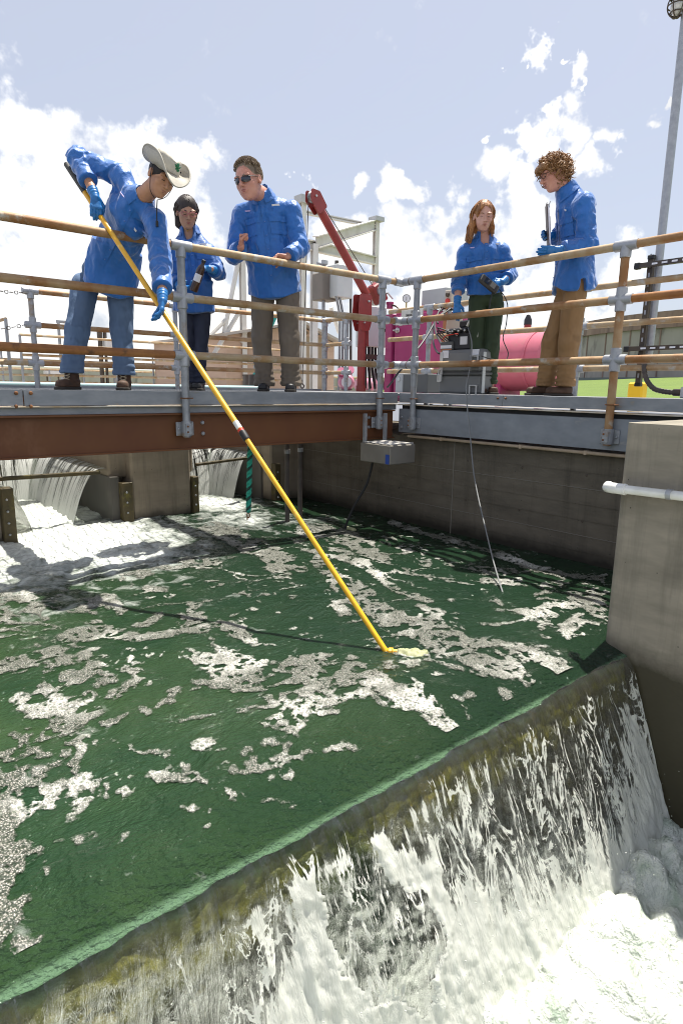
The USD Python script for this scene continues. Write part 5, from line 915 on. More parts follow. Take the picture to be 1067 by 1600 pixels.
# lamp pole, struts and conduit at the right edge
L_ = Thing('lamp_pole', 'tall grey lamp pole with a caged lamp rising past the top right corner', 'lamp post', (6.3, 2.85, 0)); lp0 = on_x(1017, 520, 6.3); L_.part('pole', cyl((6.3, lp0[1], .35), (6.3, lp0[1], 3.9), .038, 16), 'galvanised_clean'); L_.part('pole', cyl((6.3, lp0[1] + .075, .45), (6.3, lp0[1] + .075, 1.15), .018, 10), 'galvanised_clean')
lc = on_x(1058, 8, 6.25); L_.part('lamp_globe', ball(lc, (.055, .055, .075), 2), 'lamp_glass'); cage = [torus(lc + (0, 0, dz), (0, 0, 1), rr, .006, 18, 6) for dz, rr in ((.0, .078), (-.055, .055), (.06, .06))] + [tube([lc + (.078 * math.cos(t) * math.sin(q), .078 * math.sin(t) * math.sin(q), -.095 * math.cos(q)) for q in np.linspace(0, 2.6, 12)], .006, 6) for t in np.arange(6) * math.pi / 3]; L_.part('lamp_cage', join(*cage), 'strut_dark'); L_.part('lamp_cap', lathe(lc + (0, 0, .07), (0, 0, 1), [(.07, 0), (.065, .06), (.04, .10), (.03, .22), (0, .22)], 18), 'galvanised_clean'); L_.part('lamp_arm', tube(smooth_path([lc + (0, 0, .25), lc + (0, -.1, .34), (6.3, lp0[1] - .02, 3.75)], 14), .022, 10), 'galvanised_clean')
Us = Thing('strut_frame', 'dark slotted steel strut frame carrying conduit at the right edge', 'frame', (6.25, 2.8, 0)); sA, sB = on_x(1026, 404, 6.22), on_x(990, 598, 6.22)
yS = (sA[1] + sB[1]) / 2; Us.part('upright', join(box((6.20, yS - .025, sB[2]), (6.206, yS + .025, sA[2])), box((6.206, yS - .025, sB[2]), (6.245, yS - .021, sA[2])), box((6.206, yS + .021, sB[2]), (6.245, yS + .025, sA[2]))), 'strut_dark')
for k in range(14): Us.part('slot', box((6.197, yS - .008, sB[2] + .05 + k * .085), (6.199, yS + .008, sB[2] + .09 + k * .085)), 'galvanised_clean')
for (pxa, pya, zz_) in ((1000, 415, None), (983, 545, None)):
    q = on_x(pxa, pya, 6.17); Us.part('cross_strut', join(box((6.15, q[1] - 1.6, q[2] - .022), (6.156, q[1], q[2] + .022)), box((6.156, q[1] - 1.6, q[2] + .018), (6.19, q[1], q[2] + .022)), box((6.156, q[1] - 1.6, q[2] - .022), (6.19, q[1], q[2] - .018))), 'strut_dark'); Us.part('end_cap', box((6.145, q[1] - .004, q[2] - .03), (6.195, q[1] + .05, q[2] + .03), .006), 'rubber_black')
    for k in range(7): Us.part('slot', box((6.146, q[1] - .17 - k * .09, q[2] - .008), (6.149, q[1] - .12 - k * .09, q[2] + .008)), 'label_white')
Us.part('end_cap', box((6.19, yS - .03, sA[2]), (6.25, yS + .03, sA[2] + .04), .006), 'rubber_black'); Us.part('end_cap', box((6.19, yS - .03, sB[2] - .035), (6.25, yS + .03, sB[2]), .006), 'rubber_black')
cd = Thing('flexible_conduit', 'brown flexible conduit curving down beside the yellow bollard', 'conduit', (6.15, 2.7, .2)); cdp = smooth_path([on_x(1007, 566, 6.12), on_x(1007, 582, 6.12), on_x(1013, 598, 6.12), on_x(1026, 609, 6.12), on_x(1054, 613, 6.12)], 40); cd.part('hose_run', tube(cdp, .024 + .0025 * np.sin(np.arange(40) * 2.5), 10), 'conduit_brown'); e = cdp[-1]; cd.part('connector', cyl(e + (0, .01, 0), e - (0, .06, 0), .032, 12), 'strut_dark'); cd.part('junction', box(e + (-.05, -.30, -.05), e + (.05, -.065, .05), .008), 'box_mid')
by = Thing('bollard', 'yellow square bollard on the grass behind the right railing', 'bollard', (8, 3.4, 0)); bq = on_x(991, 612, 7.6); by.part('bollard_body', box((7.6, bq[1] - .09, -.2), (7.75, bq[1] + .09, on_x(991, 597, 7.6)[2]), .02), 'bollard_yellow')

# far: round concrete tank on the bank, pale wall across the next basins
tc = at(1215, 560, 40.0); Rk = 12.8
zb, zr = .55, at(985, 483, 30.0)[2] * (np.linalg.norm((tc - CP)[:2]) - Rk) / np.linalg.norm((at(985, 483, 30.0) - CP)[:2])
tank = Thing('round_tank', 'large round weathered concrete tank with brown rim band on the grass bank', 'tank', (tc[0], tc[1], zb))
tank.part('tank_wall', lathe((tc[0], tc[1], 0), (0, 0, 1), [(Rk, zb - 1.2), (Rk, zr * .80)], 120), 'tank_concrete'); tank.part('rim_band', lathe((tc[0], tc[1], 0), (0, 0, 1), [(Rk, zr * .80), (Rk + .12, zr * .80), (Rk + .12, zr), (Rk - .3, zr), (Rk - .3, zr * .7)], 120), 'tank_band'); tank.part('pour_joint', lathe((tc[0], tc[1], zr * .45), (0, 0, 1), [(Rk, 0), (Rk + .04, .01), (Rk + .04, .07), (Rk, .08)], 120), 'tank_band')
for k in range(26):
    a = math.pi * (.55 + k * .045); tank.part('panel_joint', box(np.array([tc[0] + (Rk + .01) * math.cos(a) - .03, tc[1] + (Rk + .01) * math.sin(a) - .03, zb - 1]), np.array([tc[0] + (Rk + .01) * math.cos(a) + .03, tc[1] + (Rk + .01) * math.sin(a) + .03, zr * .8])), 'tank_band')
single('road', lathe((tc[0], tc[1], zb + .25), (0, 0, 1), [(Rk + .05, .0), (Rk + 2.2, -.02), (Rk + 2.3, -.6)], 120), 'road_dark', kind='structure')
fw = Thing('far_wall', 'long low greenish concrete wall across the far basins at the left', 'wall', (8, 26, 0)); z0_, z1_ = on_y(200, 597, 26)[2], on_y(200, 577, 26)[2]
fw.part('wall_face', box((-6, 26, -.4), (26, 26.5, z1_), .03), 'far_wall')
for k in range(14): fw.part('buttress', box((-5 + 2.2 * k, 25.86, -.4), (-4.8 + 2.2 * k, 25.998, z1_ - .1)), 'far_wall')
lt = Thing('parked_cart', 'small white box cart standing far off before the pale wall', 'cart', on_y(82, 580, 25)); q = on_y(82, 582, 25); lt.part('cart_body', box(q - (.25, .3, .12), q + (.25, .3, .10), .05), 'steel_white'); lt.part('cart_top', box(q + (-.28, -.32, .10), q + (.28, .32, .14), .02), 'label_white'); lt.part('leg', cyl(q + (-.2, 0, -.12), q + (-.2, 0, -.6), .03, 8), 'strut_dark'); lt.part('leg', cyl(q + (.2, 0, -.12), q + (.2, 0, -.6), .03, 8), 'strut_dark')
for k, (pxa, pya, lab) in enumerate(((91, 503, 'thin far lamp post with hooked top behind the person in the hat'),)):
    q = on_y(pxa, pya, 18); th = Thing('far_lamp_post', lab, 'lamp post', (q[0], 18, 0)); th.part('pole', cyl((q[0], 18, -.2), q, .04, 8), 'galvanised'); th.part('arm', box(q + (-.05, -.03, -.02), q + (.22, .03, .05)), 'galvanised')
for k in range(2):
    q = on_y(156 + 8 * k, 527, 17.4); th = Thing('valve_stand', ('thicker dark valve stand seen between the jeans of the person in the hat', 'thinner dark valve stand seen between the jeans of the person in the hat')[k], 'valve stand', (q[0], 17.4, 0)); th.part('column', cyl((q[0], 17.4, -.2), q, .06 - .02 * k, 8), 'strut_dark'); th.part('head', cyl(q - (0, 0, .05), q + (0, 0, .22), .07 - .02 * k, 10), 'strut_dark')
q = on_y(170, 560, 17.2); vb_ = Thing('valve_cabinet', 'pale cabinet between the far valve stands and the thin railings', 'cabinet', (q[0], 17.2, 0)); vb_.part('cabinet_body', box((q[0] - .05, 17.2, on_y(170, 545, 17.2)[2]), (q[0] + .45, 17.5, on_y(170, 528, 17.2)[2]), .02), 'steel_white'); vb_.part('leg', cyl((q[0] + .2, 17.35, -.2), (q[0] + .2, 17.35, on_y(170, 545, 17.2)[2]), .05, 8), 'galvanised')
for lo, hi, lab, m_, nm in (((.5, 9.2, -.02), (6.0, 9.35, .06), 'pale teal pipe lying along the rear edge of the left walkway', 'teal_pale', 'edge_pipe'),):
    th = Thing(nm, lab, 'pipe', lo); th.part('pipe_run', cyl((lo[0] - 3, 9.3, .035), (hi[0], 9.3, .02), .035, 12), m_); th.part('saddle', box((2.0, 9.2, -.16), (2.2, 9.4, -.03)), 'gravel')
pk_ = Thing('plank', 'weathered orange brown plank lying along the rear edge of the left walkway', 'plank', (3, 8.9, 0)); pk_.part('board', box((-1.5, 8.5, -.10), (5.6, 8.75, -.0), .005), 'rust_plank')

# ------------------------------------------------------------------ people: smooth distance fields turned into meshes
def surface_nets(F, org, h):
    """Mesh of the zero level of a sampled field (negative inside)."""
    s = F < 0; nx, ny, nz = F.shape; c = np.zeros((nx - 1, ny - 1, nz - 1), np.int8)
    for a in (0, 1):
        for b in (0, 1):
            for d in (0, 1): c += s[a:nx - 1 + a, b:ny - 1 + b, d:nz - 1 + d]
    ix = np.argwhere((c > 0) & (c < 8)); idx = -np.ones(c.shape, np.int64); idx[tuple(ix.T)] = np.arange(len(ix))
    acc, cnt = np.zeros((len(ix), 3)), np.zeros(len(ix)); cs = [(a, b, d) for a in (0, 1) for b in (0, 1) for d in (0, 1)]
    val = {q: F[ix[:, 0] + q[0], ix[:, 1] + q[1], ix[:, 2] + q[2]] for q in cs}
    for p in cs:
        for k in range(3):
            if p[k] == 0:
                q = list(p); q[k] = 1; q = tuple(q); a, b = val[p], val[q]; m = (a < 0) != (b < 0); t = np.where(m, a / np.where(m, a - b, 1), 0)
                pt = np.array(p, float) + t[:, None] * (np.array(q) - np.array(p)); acc += np.where(m[:, None], pt, 0); cnt += m
    v = org + (ix + acc / np.maximum(cnt, 1)[:, None]) * h; faces = []
    for k in range(3):
        a, b = [(1, 2), (2, 0), (0, 1)][k]; sl0 = [slice(None)] * 3; sl1 = [slice(None)] * 3; sl0[k] = slice(0, -1); sl1[k] = slice(1, None)
        s0, s1 = s[tuple(sl0)], s[tuple(sl1)]; e = np.argwhere(s0 != s1); ok = (e[:, a] > 0) & (e[:, b] > 0) & (e[:, a] < F.shape[a] - 1) & (e[:, b] < F.shape[b] - 1); e = e[ok]
        if not len(e): continue
        da, db = np.zeros(3, int), np.zeros(3, int); da[a] = 1; db[b] = 1
        q = np.stack([idx[tuple((e - da - db).T)], idx[tuple((e - db).T)], idx[tuple(e.T)], idx[tuple((e - da).T)]], 1)
        flip = ~s0[tuple(e.T)]; q[flip] = q[flip][:, ::-1]; faces.append(q)
    f = np.vstack(faces); f = f[(f >= 0).all(1)]
    return v, np.vstack([f[:, [0, 1, 2]], f[:, [0, 2, 3]]])
def sdf_mesh(fn, lo, hi, h, coarse=4):
    """Samples fn only near its surface, on a grid of step h."""
    lo, hi = np.asarray(lo, float), np.asarray(hi, float); H = h * coarse; n = np.ceil((hi - lo) / H).astype(int) + 1
    ax = [lo[k] + H * np.arange(n[k]) for k in range(3)]; G = np.stack(np.meshgrid(*ax, indexing='ij'), -1).reshape(-1, 3)
    C = fn(G).reshape(n); F = np.repeat(np.repeat(np.repeat(C, coarse, 0), coarse, 1), coarse, 2); off = (coarse - 1) / 2
    shift = np.arange(coarse) - coarse // 2
    near = np.argwhere(np.abs(F) < H * 1.6); org = lo - h * (coarse // 2)
    P = org + near * h; vals = np.empty(len(P))
    for i in range(0, len(P), 400000): vals[i:i + 400000] = fn(P[i:i + 400000])
    F = F.copy(); F[tuple(near.T)] = vals
    F[0], F[-1], F[:, 0], F[:, -1], F[:, :, 0], F[:, :, -1] = 1, 1, 1, 1, 1, 1
    return surface_nets(F, org, h)
def smin(a, b, k): hh = np.clip(.5 + .5 * (b - a) / k, 0, 1); return b * (1 - hh) + a * hh - k * hh * (1 - hh)
def smax(a, b, k): return -smin(-a, -b, k)
def cap(p, a, b, ra, rb):
    a, b = np.asarray(a, float), np.asarray(b, float); ab = b - a; q = p - a; t = np.clip(q @ ab / (ab @ ab + 1e-12), 0, 1); return np.linalg.norm(q - t[:, None] * ab, axis=1) - (ra + t * (rb - ra))
def ell(p, c, r, R=None):
    q = p - c; q = q if R is None else q @ np.asarray(R).T; r = np.asarray(r, float); k0 = np.linalg.norm(q / r, axis=1); k1 = np.linalg.norm(q / r ** 2, axis=1); return k0 * (k0 - 1) / np.maximum(k1, 1e-9)
def ecap(p, a, b, lat, wa, da, wb, db, end=.6):
    """Tapered capsule of oval section: half-width w along lat, half-depth d across it."""
    a, b = np.asarray(a, float), np.asarray(b, float); L = np.linalg.norm(b - a); ax = (b - a) / L; lat = unit(lat - ax * (np.asarray(lat) @ ax)); dep = np.cross(ax, lat)
    q = p - a; s = q @ ax; t = np.clip(s / L, 0, 1); w, d = wa + t * (wb - wa), da + t * (db - da); z = np.where(s < 0, s, np.where(s > L, s - L, 0)); m = np.minimum(w, d)
    k = np.sqrt((q @ lat / w) ** 2 + (q @ dep / d) ** 2 + (z / (m * end)) ** 2); return (k - 1) * m
def bounds(pts, pad): pts = np.array(pts); return pts.min(0) - pad, pts.max(0) + pad
def folds(p, amp, scale, seed, stretch=(1, 1, .45)):
    n = fbm(p * np.array(stretch) * scale, 3, seed); return amp * (np.abs(n - .5) * 4 - .5)

def hand_field(wr, d, n, thumb_side, curl, s=1.0, grow=0.0, spread=.0, thumb_curl=.5):
    """A hand from the wrist: d along the fingers, n out of the palm, thumb on the +t side."""
    d = unit(d); n = unit(n - d * (n @ d)); t = np.cross(n, d) * thumb_side; wr = np.asarray(wr, float); prim = []
    kn = wr + d * .088 * s
    prim.append(('e', wr + d * .012 * s, kn, t, .028 * s + grow, .018 * s + grow, .039 * s + grow, .013 * s + grow))
    for k, (o, L) in enumerate(((.029, .074), (.0098, .083), (-.0098, .077), (-.029, .060))):
        c = curl[k] if np.ndim(curl) else curl; p = kn + t * o * s - d * (.004 if k in (1, 2) else .010) * s; dd = unit(d + t * (o * spread * 8)); ang = 0
        for j, fr in enumerate((.46, .30, .24)):
            ang += c * (1.0, 1.15, .75)[j]; v = dd * math.cos(ang) + n * math.sin(ang); q = p + v * L * fr * s
            prim.append(('c', p, q, (.0090 - .0007 * j) * s + grow, (.0084 - .0008 * j) * s + grow)); p = q
    p = wr + d * .022 * s + t * .024 * s; v = unit(t * .75 + d * .75 + n * .45); q = p + v * .043 * s; prim.append(('c', p, q, .0145 * s + grow, .0108 * s + grow))
    v2 = unit(t * (.55 - thumb_curl) + d * .8 + n * (.35 + thumb_curl)); m = q + v2 * .032 * s; prim.append(('c', q, m, .0105 * s + grow, .0094 * s + grow)); v3 = unit(v2 + (n - t) * .35 * thumb_curl); prim.append(('c', m, m + v3 * .026 * s, .0094 * s + grow, .0080 * s + grow))
    return prim
def eval_prims(p, prim, k):
    out = None
    for q in prim:
        v = ecap(p, *q[1:]) if q[0] == 'e' else cap(p, *q[1:]); out = v if out is None else smin(out, v, k)
    return out
def prim_pts(prim): return [x for q in prim for x in (q[1], q[2])]

class Head:
    """A head in its own axes: x the person's left, y up, z forward; metres."""
    def __init__(self, c, fwd, up, s=1.0):
        f = unit(fwd); u = unit(np.asarray(up) - f * (np.asarray(up) @ f)); self.R = np.array([np.cross(u, f), u, f]); self.c = np.asarray(c, float); self.s = s
    def w(self, x, y, z): return self.c + self.s * (np.array([x, y, z]) @ self.R)
    def loc(self, p): return (p - self.c) @ self.R.T / self.s
    def skin(self, p, jaw=1.0, nose=1.0):
        q = self.loc(p); d = ell(q, (0, .035, -.012), (.076, .090, .097)); d = smin(d, ell(q, (0, -.040, .022), (.060 * jaw, .078, .070)), .03)
        d = smin(d, ell(q, (0, -.096, .060), (.024 * jaw, .018, .020)), .025); ax = np.abs(q[:, :1]); qm = np.hstack([ax, q[:, 1:]])
        d = smin(d, ell(qm, (.030, .026, .079), (.030, .010, .014)), .012); d = smin(d, ell(qm, (.041, -.024, .056), (.022, .020, .022)), .02)
        d = smax(d, -ell(qm, (.031, .006, .100), (.017, .011, .016)), .012)
        d = smin(d, ell(qm, (.031, .004, .0795), (.0135, .0105, .0105)), .004)
        d = smin(d, cap(q, (0, .018, .088), (0, -.028, .104 + .006 * nose), .0075, .0115 * nose), .010); d = smin(d, ell(qm, (.0115, -.032, .092), (.009, .0075, .011)), .006)
        d = smin(d, ell(q, (0, -.062, .081), (.025, .014, .013)), .010); d = smax(d, -cap(q, (-.021, -.0625, .098), (.021, -.0625, .098), .0028, .0028), .004)
        e = ell(qm, (.079, -.002, -.008), (.010, .031, .019)); e = smax(e, -ell(qm, (.089, .001, -.003), (.008, .018, .010)), .006); d = smin(d, e, .006)
        return d * self.s
    def features(self, th, body, lip='lip', brow='hair_black', eyes=True):
        L = lambda pts, r: tube([self.w(*q) for q in pts], np.array(r) * self.s, 8)
        th.part('lips', join(L([(-.020, -.0605, .0885), (-.009, -.0565, .0942), (0, -.058, .0950), (.009, -.0565, .0942), (.020, -.0605, .0885)], [.0012, .0030, .0026, .0030, .0012]), L([(-.018, -.0635, .088), (0, -.0675, .0940), (.018, -.0635, .088)], [.0012, .0042, .0012])), lip, smooth=True, parent=body)
        for s in (-1, 1):
            th.part('eyebrow', L([(s * .014, .0245, .0925), (s * .030, .0290, .0900), (s * .047, .0225, .0785)], [.0030, .0040, .0018]), brow, smooth=True, parent=body)
            th.part('eyelashes', L([(s * .019, .0010, .0895), (s * .031, -.0020, .0915), (s * .043, .0005, .0855)], [.0010, .0022, .0010]), 'eye_dark', smooth=True, parent=body)

def person(name, label, J, skin, shirt, trousers, hem, r, opt):
    """Builds one figure from joints (world points). hem: point on the spine where the shirt ends; r: radii."""
    foot = (J['anR'] + J['anL']) / 2; th = Thing(name, label, 'person', (foot[0], foot[1], 0)); hd = J['head']; lat = unit(J['shL'] - J['shR']); latp = unit(J['hipL'] - J['hipR'])
    neck, chest, belly, pel = J['neck'], J['chest'], J['belly'], J['pelvis']; fwd = opt['front']
    # the body under the clothes: coarse where it is covered, fine at the head and neck
    def inner(p):
        d = ecap(p, pel, belly, latp, r['pw'] * .85, r['pd'] * .85, r['bw'] * .85, r['bd'] * .85); d = smin(d, ecap(p, belly, chest, lat, r['bw'] * .85, r['bd'] * .85, r['cw'] * .8, r['cd'] * .8), .04)
        for s in 'LR':
            d = smin(d, cap(p, chest, J['sh' + s], .045, .036), .03); d = smin(d, cap(p, J['sh' + s], J['el' + s], .042, .036), .02); d = smin(d, cap(p, J['el' + s], J['wr' + s], .040 * opt.get('fa', 1), .027), .012)
            d = smin(d, cap(p, J['hip' + s], J['kn' + s], .065, .045), .03); d = smin(d, cap(p, J['kn' + s], J['an' + s], .042, .03), .02)
        return smin(d, cap(p, chest, neck, .06, .05), .03)
    pts = [J[k] for k in ('pelvis', 'chest', 'neck', 'shL', 'shR', 'elL', 'elR', 'wrL', 'wrR', 'knL', 'knR', 'anL', 'anR')]
    inn = sdf_mesh(inner, *bounds(pts, .12), .014, 3)
    low = opt.get('low_neck', 0.0); nb = neck - unit(neck - chest) * .03
    def headf(p):
        d = hd.skin(p, opt.get('jaw', 1), opt.get('nose', 1)); n = cap(p, hd.w(0, -.05, -.022), nb, r['neck'], r['neck'] * 1.08); n = smin(n, ecap(p, nb - unit(neck - chest) * .02, neck - unit(neck - chest) * (.16 if low else .09), lat, .078 if low else .075, .055 if low else .05, .095 if low else .085, .070 if low else .055), .03); return smin(d, n, .022)
    hm = sdf_mesh(headf, *bounds([hd.w(-.1, .14, -.12), hd.w(.1, -.13, .13), neck, neck + lat * .10, neck - lat * .10, neck - unit(neck - chest) * .12, hd.w(.1, .14, .13), hd.w(-.1, -.13, -.12)], .03), .0042)
    pieces = [inn, hm]; gl = opt.get('gloves')
    for s in 'LR':
        H = opt['hand' + s]; pr = hand_field(J['wr' + s], H['d'], H['n'], H['side'], H['curl'], opt.get('hs', 1.0) , 0 if not gl else -.0012, H.get('spread', 0), H.get('thumb', .5)); pr.append(('c', J['wr' + s] + unit(J['el' + s] - J['wr' + s]) * .09, J['wr' + s] + unit(H['d']) * .01, .033, .026)); H['prims'] = pr
        pieces.append(sdf_mesh(lambda p: eval_prims(p, pr, .007), *bounds(prim_pts(pr), .03), .0034 if not gl else .005))
    body = th.part('body', join(*pieces), skin, smooth=True)
    hd.features(th, body, opt.get('lip', 'lip'), opt.get('brow', 'hair_black'))
    if gl:
        for s in 'LR':
            H = opt['hand' + s]; ax = unit(J['el' + s] - J['wr' + s]); pr = hand_field(J['wr' + s], H['d'], H['n'], H['side'], H['curl'], opt.get('hs', 1.0), .0016, H.get('spread', 0), H.get('thumb', .5)); w0 = J['wr' + s]
            pr += [('c', w0 + unit(H['d']) * .015, w0 + ax * .02, .030, .031), ('c', w0 + ax * .02, w0 + ax * .062, .032, .037)]
            def gf(p, pr=pr, w0=w0, ax=ax): return smax(eval_prims(p, pr, .007) + .0016 * np.sin((p - w0) @ ax * 260) * np.clip((p - w0) @ ax * 30 + .5, 0, 1), (p - w0) @ ax - .066, .004)
            th.part('glove', sdf_mesh(gf, *bounds(prim_pts(pr), .04), .0034), 'glove_blue', smooth=True)
    # trousers
    def legs(p):
        d = ecap(p, pel, pel + (belly - pel) * opt.get('rise', .35), latp, r['pw'], r['pd'], r['bw'] * .93, r['bd'] * .93)
        g = None
        for s in 'LR':
            a = smin(cap(p, J['hip' + s], J['kn' + s], r['th'], r['kn']), cap(p, J['kn' + s], J['an' + s], r['kn'], r['an']), .03); a = smin(a, cap(p, J['kn' + s] * .15 + J['an' + s] * .85, J['an' + s], r['an'], r['an'] * opt.get('flare', 1.05)), .02); g = a if g is None else np.minimum(g, a)
            bunch = np.clip(1 - np.abs((p - J['an' + s])[:, 2] - .05) / .13, 0, 1) * (np.linalg.norm((p - J['an' + s])[:, :2], axis=1) < .2)
            g = g + bunch * .004 * np.sin(p[:, 2] * 120 + 3 * noise(p * 14, 5))
        d = smin(d, g, .035)
        d = d + folds(p, opt.get('legfold', .007), 11, opt['seed']) ; cut = None
        for s in 'LR':
            e = np.where(((p - J['an' + s]) @ latp) * (1 if s == 'L' else -1) > -.10, J['an' + s][2] - opt.get('cuff', .02) - p[:, 2], -1); cut = e if cut is None else np.maximum(cut, e)
        return smax(d, cut, .006)
    th.part('trousers', sdf_mesh(legs, *bounds([J[k] for k in ('pelvis', 'hipL', 'hipR', 'knL', 'knR', 'anL', 'anR', 'belly')], .16), .0082), trousers, smooth=True)
    # shirt: trunk, yoke, sleeves, open collar
    sp = [J[k] for k in ('chest', 'belly', 'shL', 'shR', 'elL', 'elR', 'neck')] + [hem, J['wrL'], J['wrR']]
    down = unit(hem - belly); sl = opt.get('sleeve', {'L': .85, 'R': .85}); roll = opt.get('roll', {'L': 0, 'R': 0}); rs = r['sl']
    def shirtf(p):
        d = ecap(p, hem, belly, latp, r['hw'], r['hd'], r['bw'], r['bd'], .2); d = smin(d, ecap(p, belly, chest, lat, r['bw'], r['bd'], r['cw'], r['cd'], .5), .05)
        d = smin(d, cap(p, chest + unit(neck - chest) * .035, neck - unit(neck - chest) * .028, .095, .070), .06)
        d = smin(d, cap(p, chest, neck - unit(neck - chest) * .03, .115, .078), .05)
        for s in 'LR': d = smin(d, cap(p, J['sh' + s] * .45 + chest * .55 + unit(neck - chest) * .055, J['sh' + s], .062, rs * .98), .05)
        d = d + folds(p, .022, 5.5, opt['seed'] + 1, (1, 1, .4)) + folds(p, .010, 13, opt['seed'] + 2, (1, 1, .45))
        g = None
        for s in 'LR':
            e = J['el' + s]; w = e + (J['wr' + s] - e) * sl[s]; a = smin(cap(p, J['sh' + s], e, rs, rs * .92), cap(p, e, w, rs * .92, rs * .78), .025)
            ax = unit(J['wr' + s] - e); q = (p - e) @ ax; qa = (p - J['sh' + s]) @ unit(e - J['sh' + s]); nearfore = np.clip(1 - np.linalg.norm(p - e, axis=1) / .17, 0, 1)
            a = a + .009 * np.sin(q * 85 + 5 * noise(p * 11, 7)) * nearfore + folds(p, .016, 11, opt['seed'] + 5, (1, 1, .8))
            if roll[s]: a = np.minimum(a, smax(cap(p, w - ax * .055, w, rs * .86, rs * .84) - .004, np.abs(q - (w - e) @ ax + .028) - .026, .004))
            a = smax(a, q - (w - e) @ ax, .004); g = a if g is None else np.minimum(g, a)
        d = smin(d, g, opt.get('armpit', .018))
        # hem, neck opening
        dip = opt.get('dip', .03) * np.cos(((p - hem) @ latp) / r['hw'] * 2.6); d = smax(d, (p - hem) @ down - dip, .006)
        d = smax(d, -cap(p, neck - unit(neck - chest) * .02, neck + (hd.c - neck) * .25 + unit(neck - chest) * .09, r['neck'] + .004, r['neck'] + .03), .006)
        if low: d = smax(d, -ell(p, neck + fwd * .075 - unit(neck - chest) * low * .5, (.045, .045, .075 + low * .6)), .006)
        if opt.get('slit') is not None: d = smax(d, -ecap(p, opt['slit'], opt['slit'] + down * .3, fwd, .022, .2, .06, .2), .004)
        return d
    sh = th.part('shirt', sdf_mesh(shirtf, *bounds(sp, .16), .0070), shirt, smooth=True)
    # collar: two turned-down leaves round the neck
    nx = unit(neck - chest); col = []
    cfr = unit(fwd - nx * (fwd @ nx)); cl = np.cross(nx, cfr); n_ = 22; rr = r['neck'] + .007
    for side in (-1, 1):
        A = np.linspace(.30 if not low else .75, math.pi, n_); P = []
        for a in A:
            dirn = math.cos(a) * cfr + side * math.sin(a) * cl; drop = .040 * (1 - a / math.pi) ** .6 + .026; basep = neck + nx * (-.012 + .022 * (a / math.pi)) - cfr * .004
            P.append([basep + dirn * (rr - .008) - nx * .02, basep + dirn * (rr + .002), basep + dirn * (rr + .010) + nx * .002, basep + dirn * (rr + .014 + drop * .55) - nx * drop, basep + dirn * (rr + .008 + drop * .50) - nx * (drop + .004)])
        col.append(grid_mesh(n_, 5, np.array(P)))
    th.part('collar', join(*col), shirt, smooth=True, parent=sh)
    # placket, pocket and small chest marks
    for nm, rt, upm, w_, h_, mm in opt.get('marks', []):
        base = chest + lat * rt + unit(neck - belly) * upm; o = base + fwd * .30
        ts = np.linspace(0, .3, 150); pp = o - ts[:, None] * fwd; dv = shirtf(pp); hit = np.argmax(dv < .001) if (dv < .001).any() else 100; c = pp[hit]
        th.part(nm, obox(c, (w_, .004, h_), np.array([lat, np.cross(unit(neck - belly), lat), unit(neck - belly)])), mm, parent=sh)
    # button placket and two chest pockets with flaps, laid on the cloth
    upv = unit(neck - belly); sidev = unit(np.cross(upv, fwd)); sidev = sidev if sidev @ lat > 0 else -sidev
    def on_cloth(rt, up, lift):
        ts = np.linspace(.36, 0.0, 110); B = np.asarray([chest + sidev * r_ + upv * u_ for r_, u_ in zip(np.ravel(rt), np.ravel(up))]); Q = (B[:, None, :] + ts[None, :, None] * fwd).reshape(-1, 3); D = shirtf(Q).reshape(len(B), -1) < lift
        k = np.argmax(D, 1); ok = D.any(1); return B + ts[k][:, None] * fwd, ok
    def patch(name, r0, r1, u0, u1, nu, nv, lift, mm, parent):
        R_, U_ = np.meshgrid(np.linspace(r0, r1, nu), np.linspace(u0, u1, nv), indexing='ij'); P, ok = on_cloth(R_.ravel(), U_.ravel(), lift)
        if ok.all(): th.part(name, grid_mesh(nu, nv, P.reshape(nu, nv, 3)), mm, smooth=True, parent=parent)
    if opt.get('details', True):
        ulow = float((hem - chest) @ upv) + .05; patch('placket', -.017, .017, ulow, opt.get('ptop', .04), 4, 30, .006, shirt, sh)
        for u_ in np.linspace(ulow + .06, .02, 6):
            P, ok = on_cloth(np.array([0.0]), np.array([u_]), .008)
            if ok.all(): th.part('button', ball(P[0], .0055, 1), 'pearl_button', parent=sh)
        for s_ in (-1, 1):
            patch('pocket', s_ * .105 - .062, s_ * .105 + .062, -.20, -.065, 10, 10, .006, shirt, sh); patch('pocket_flap', s_ * .105 - .066, s_ * .105 + .066, -.10, -.055, 10, 5, .012, shirt, sh)
    return th, body, sh, shirtf

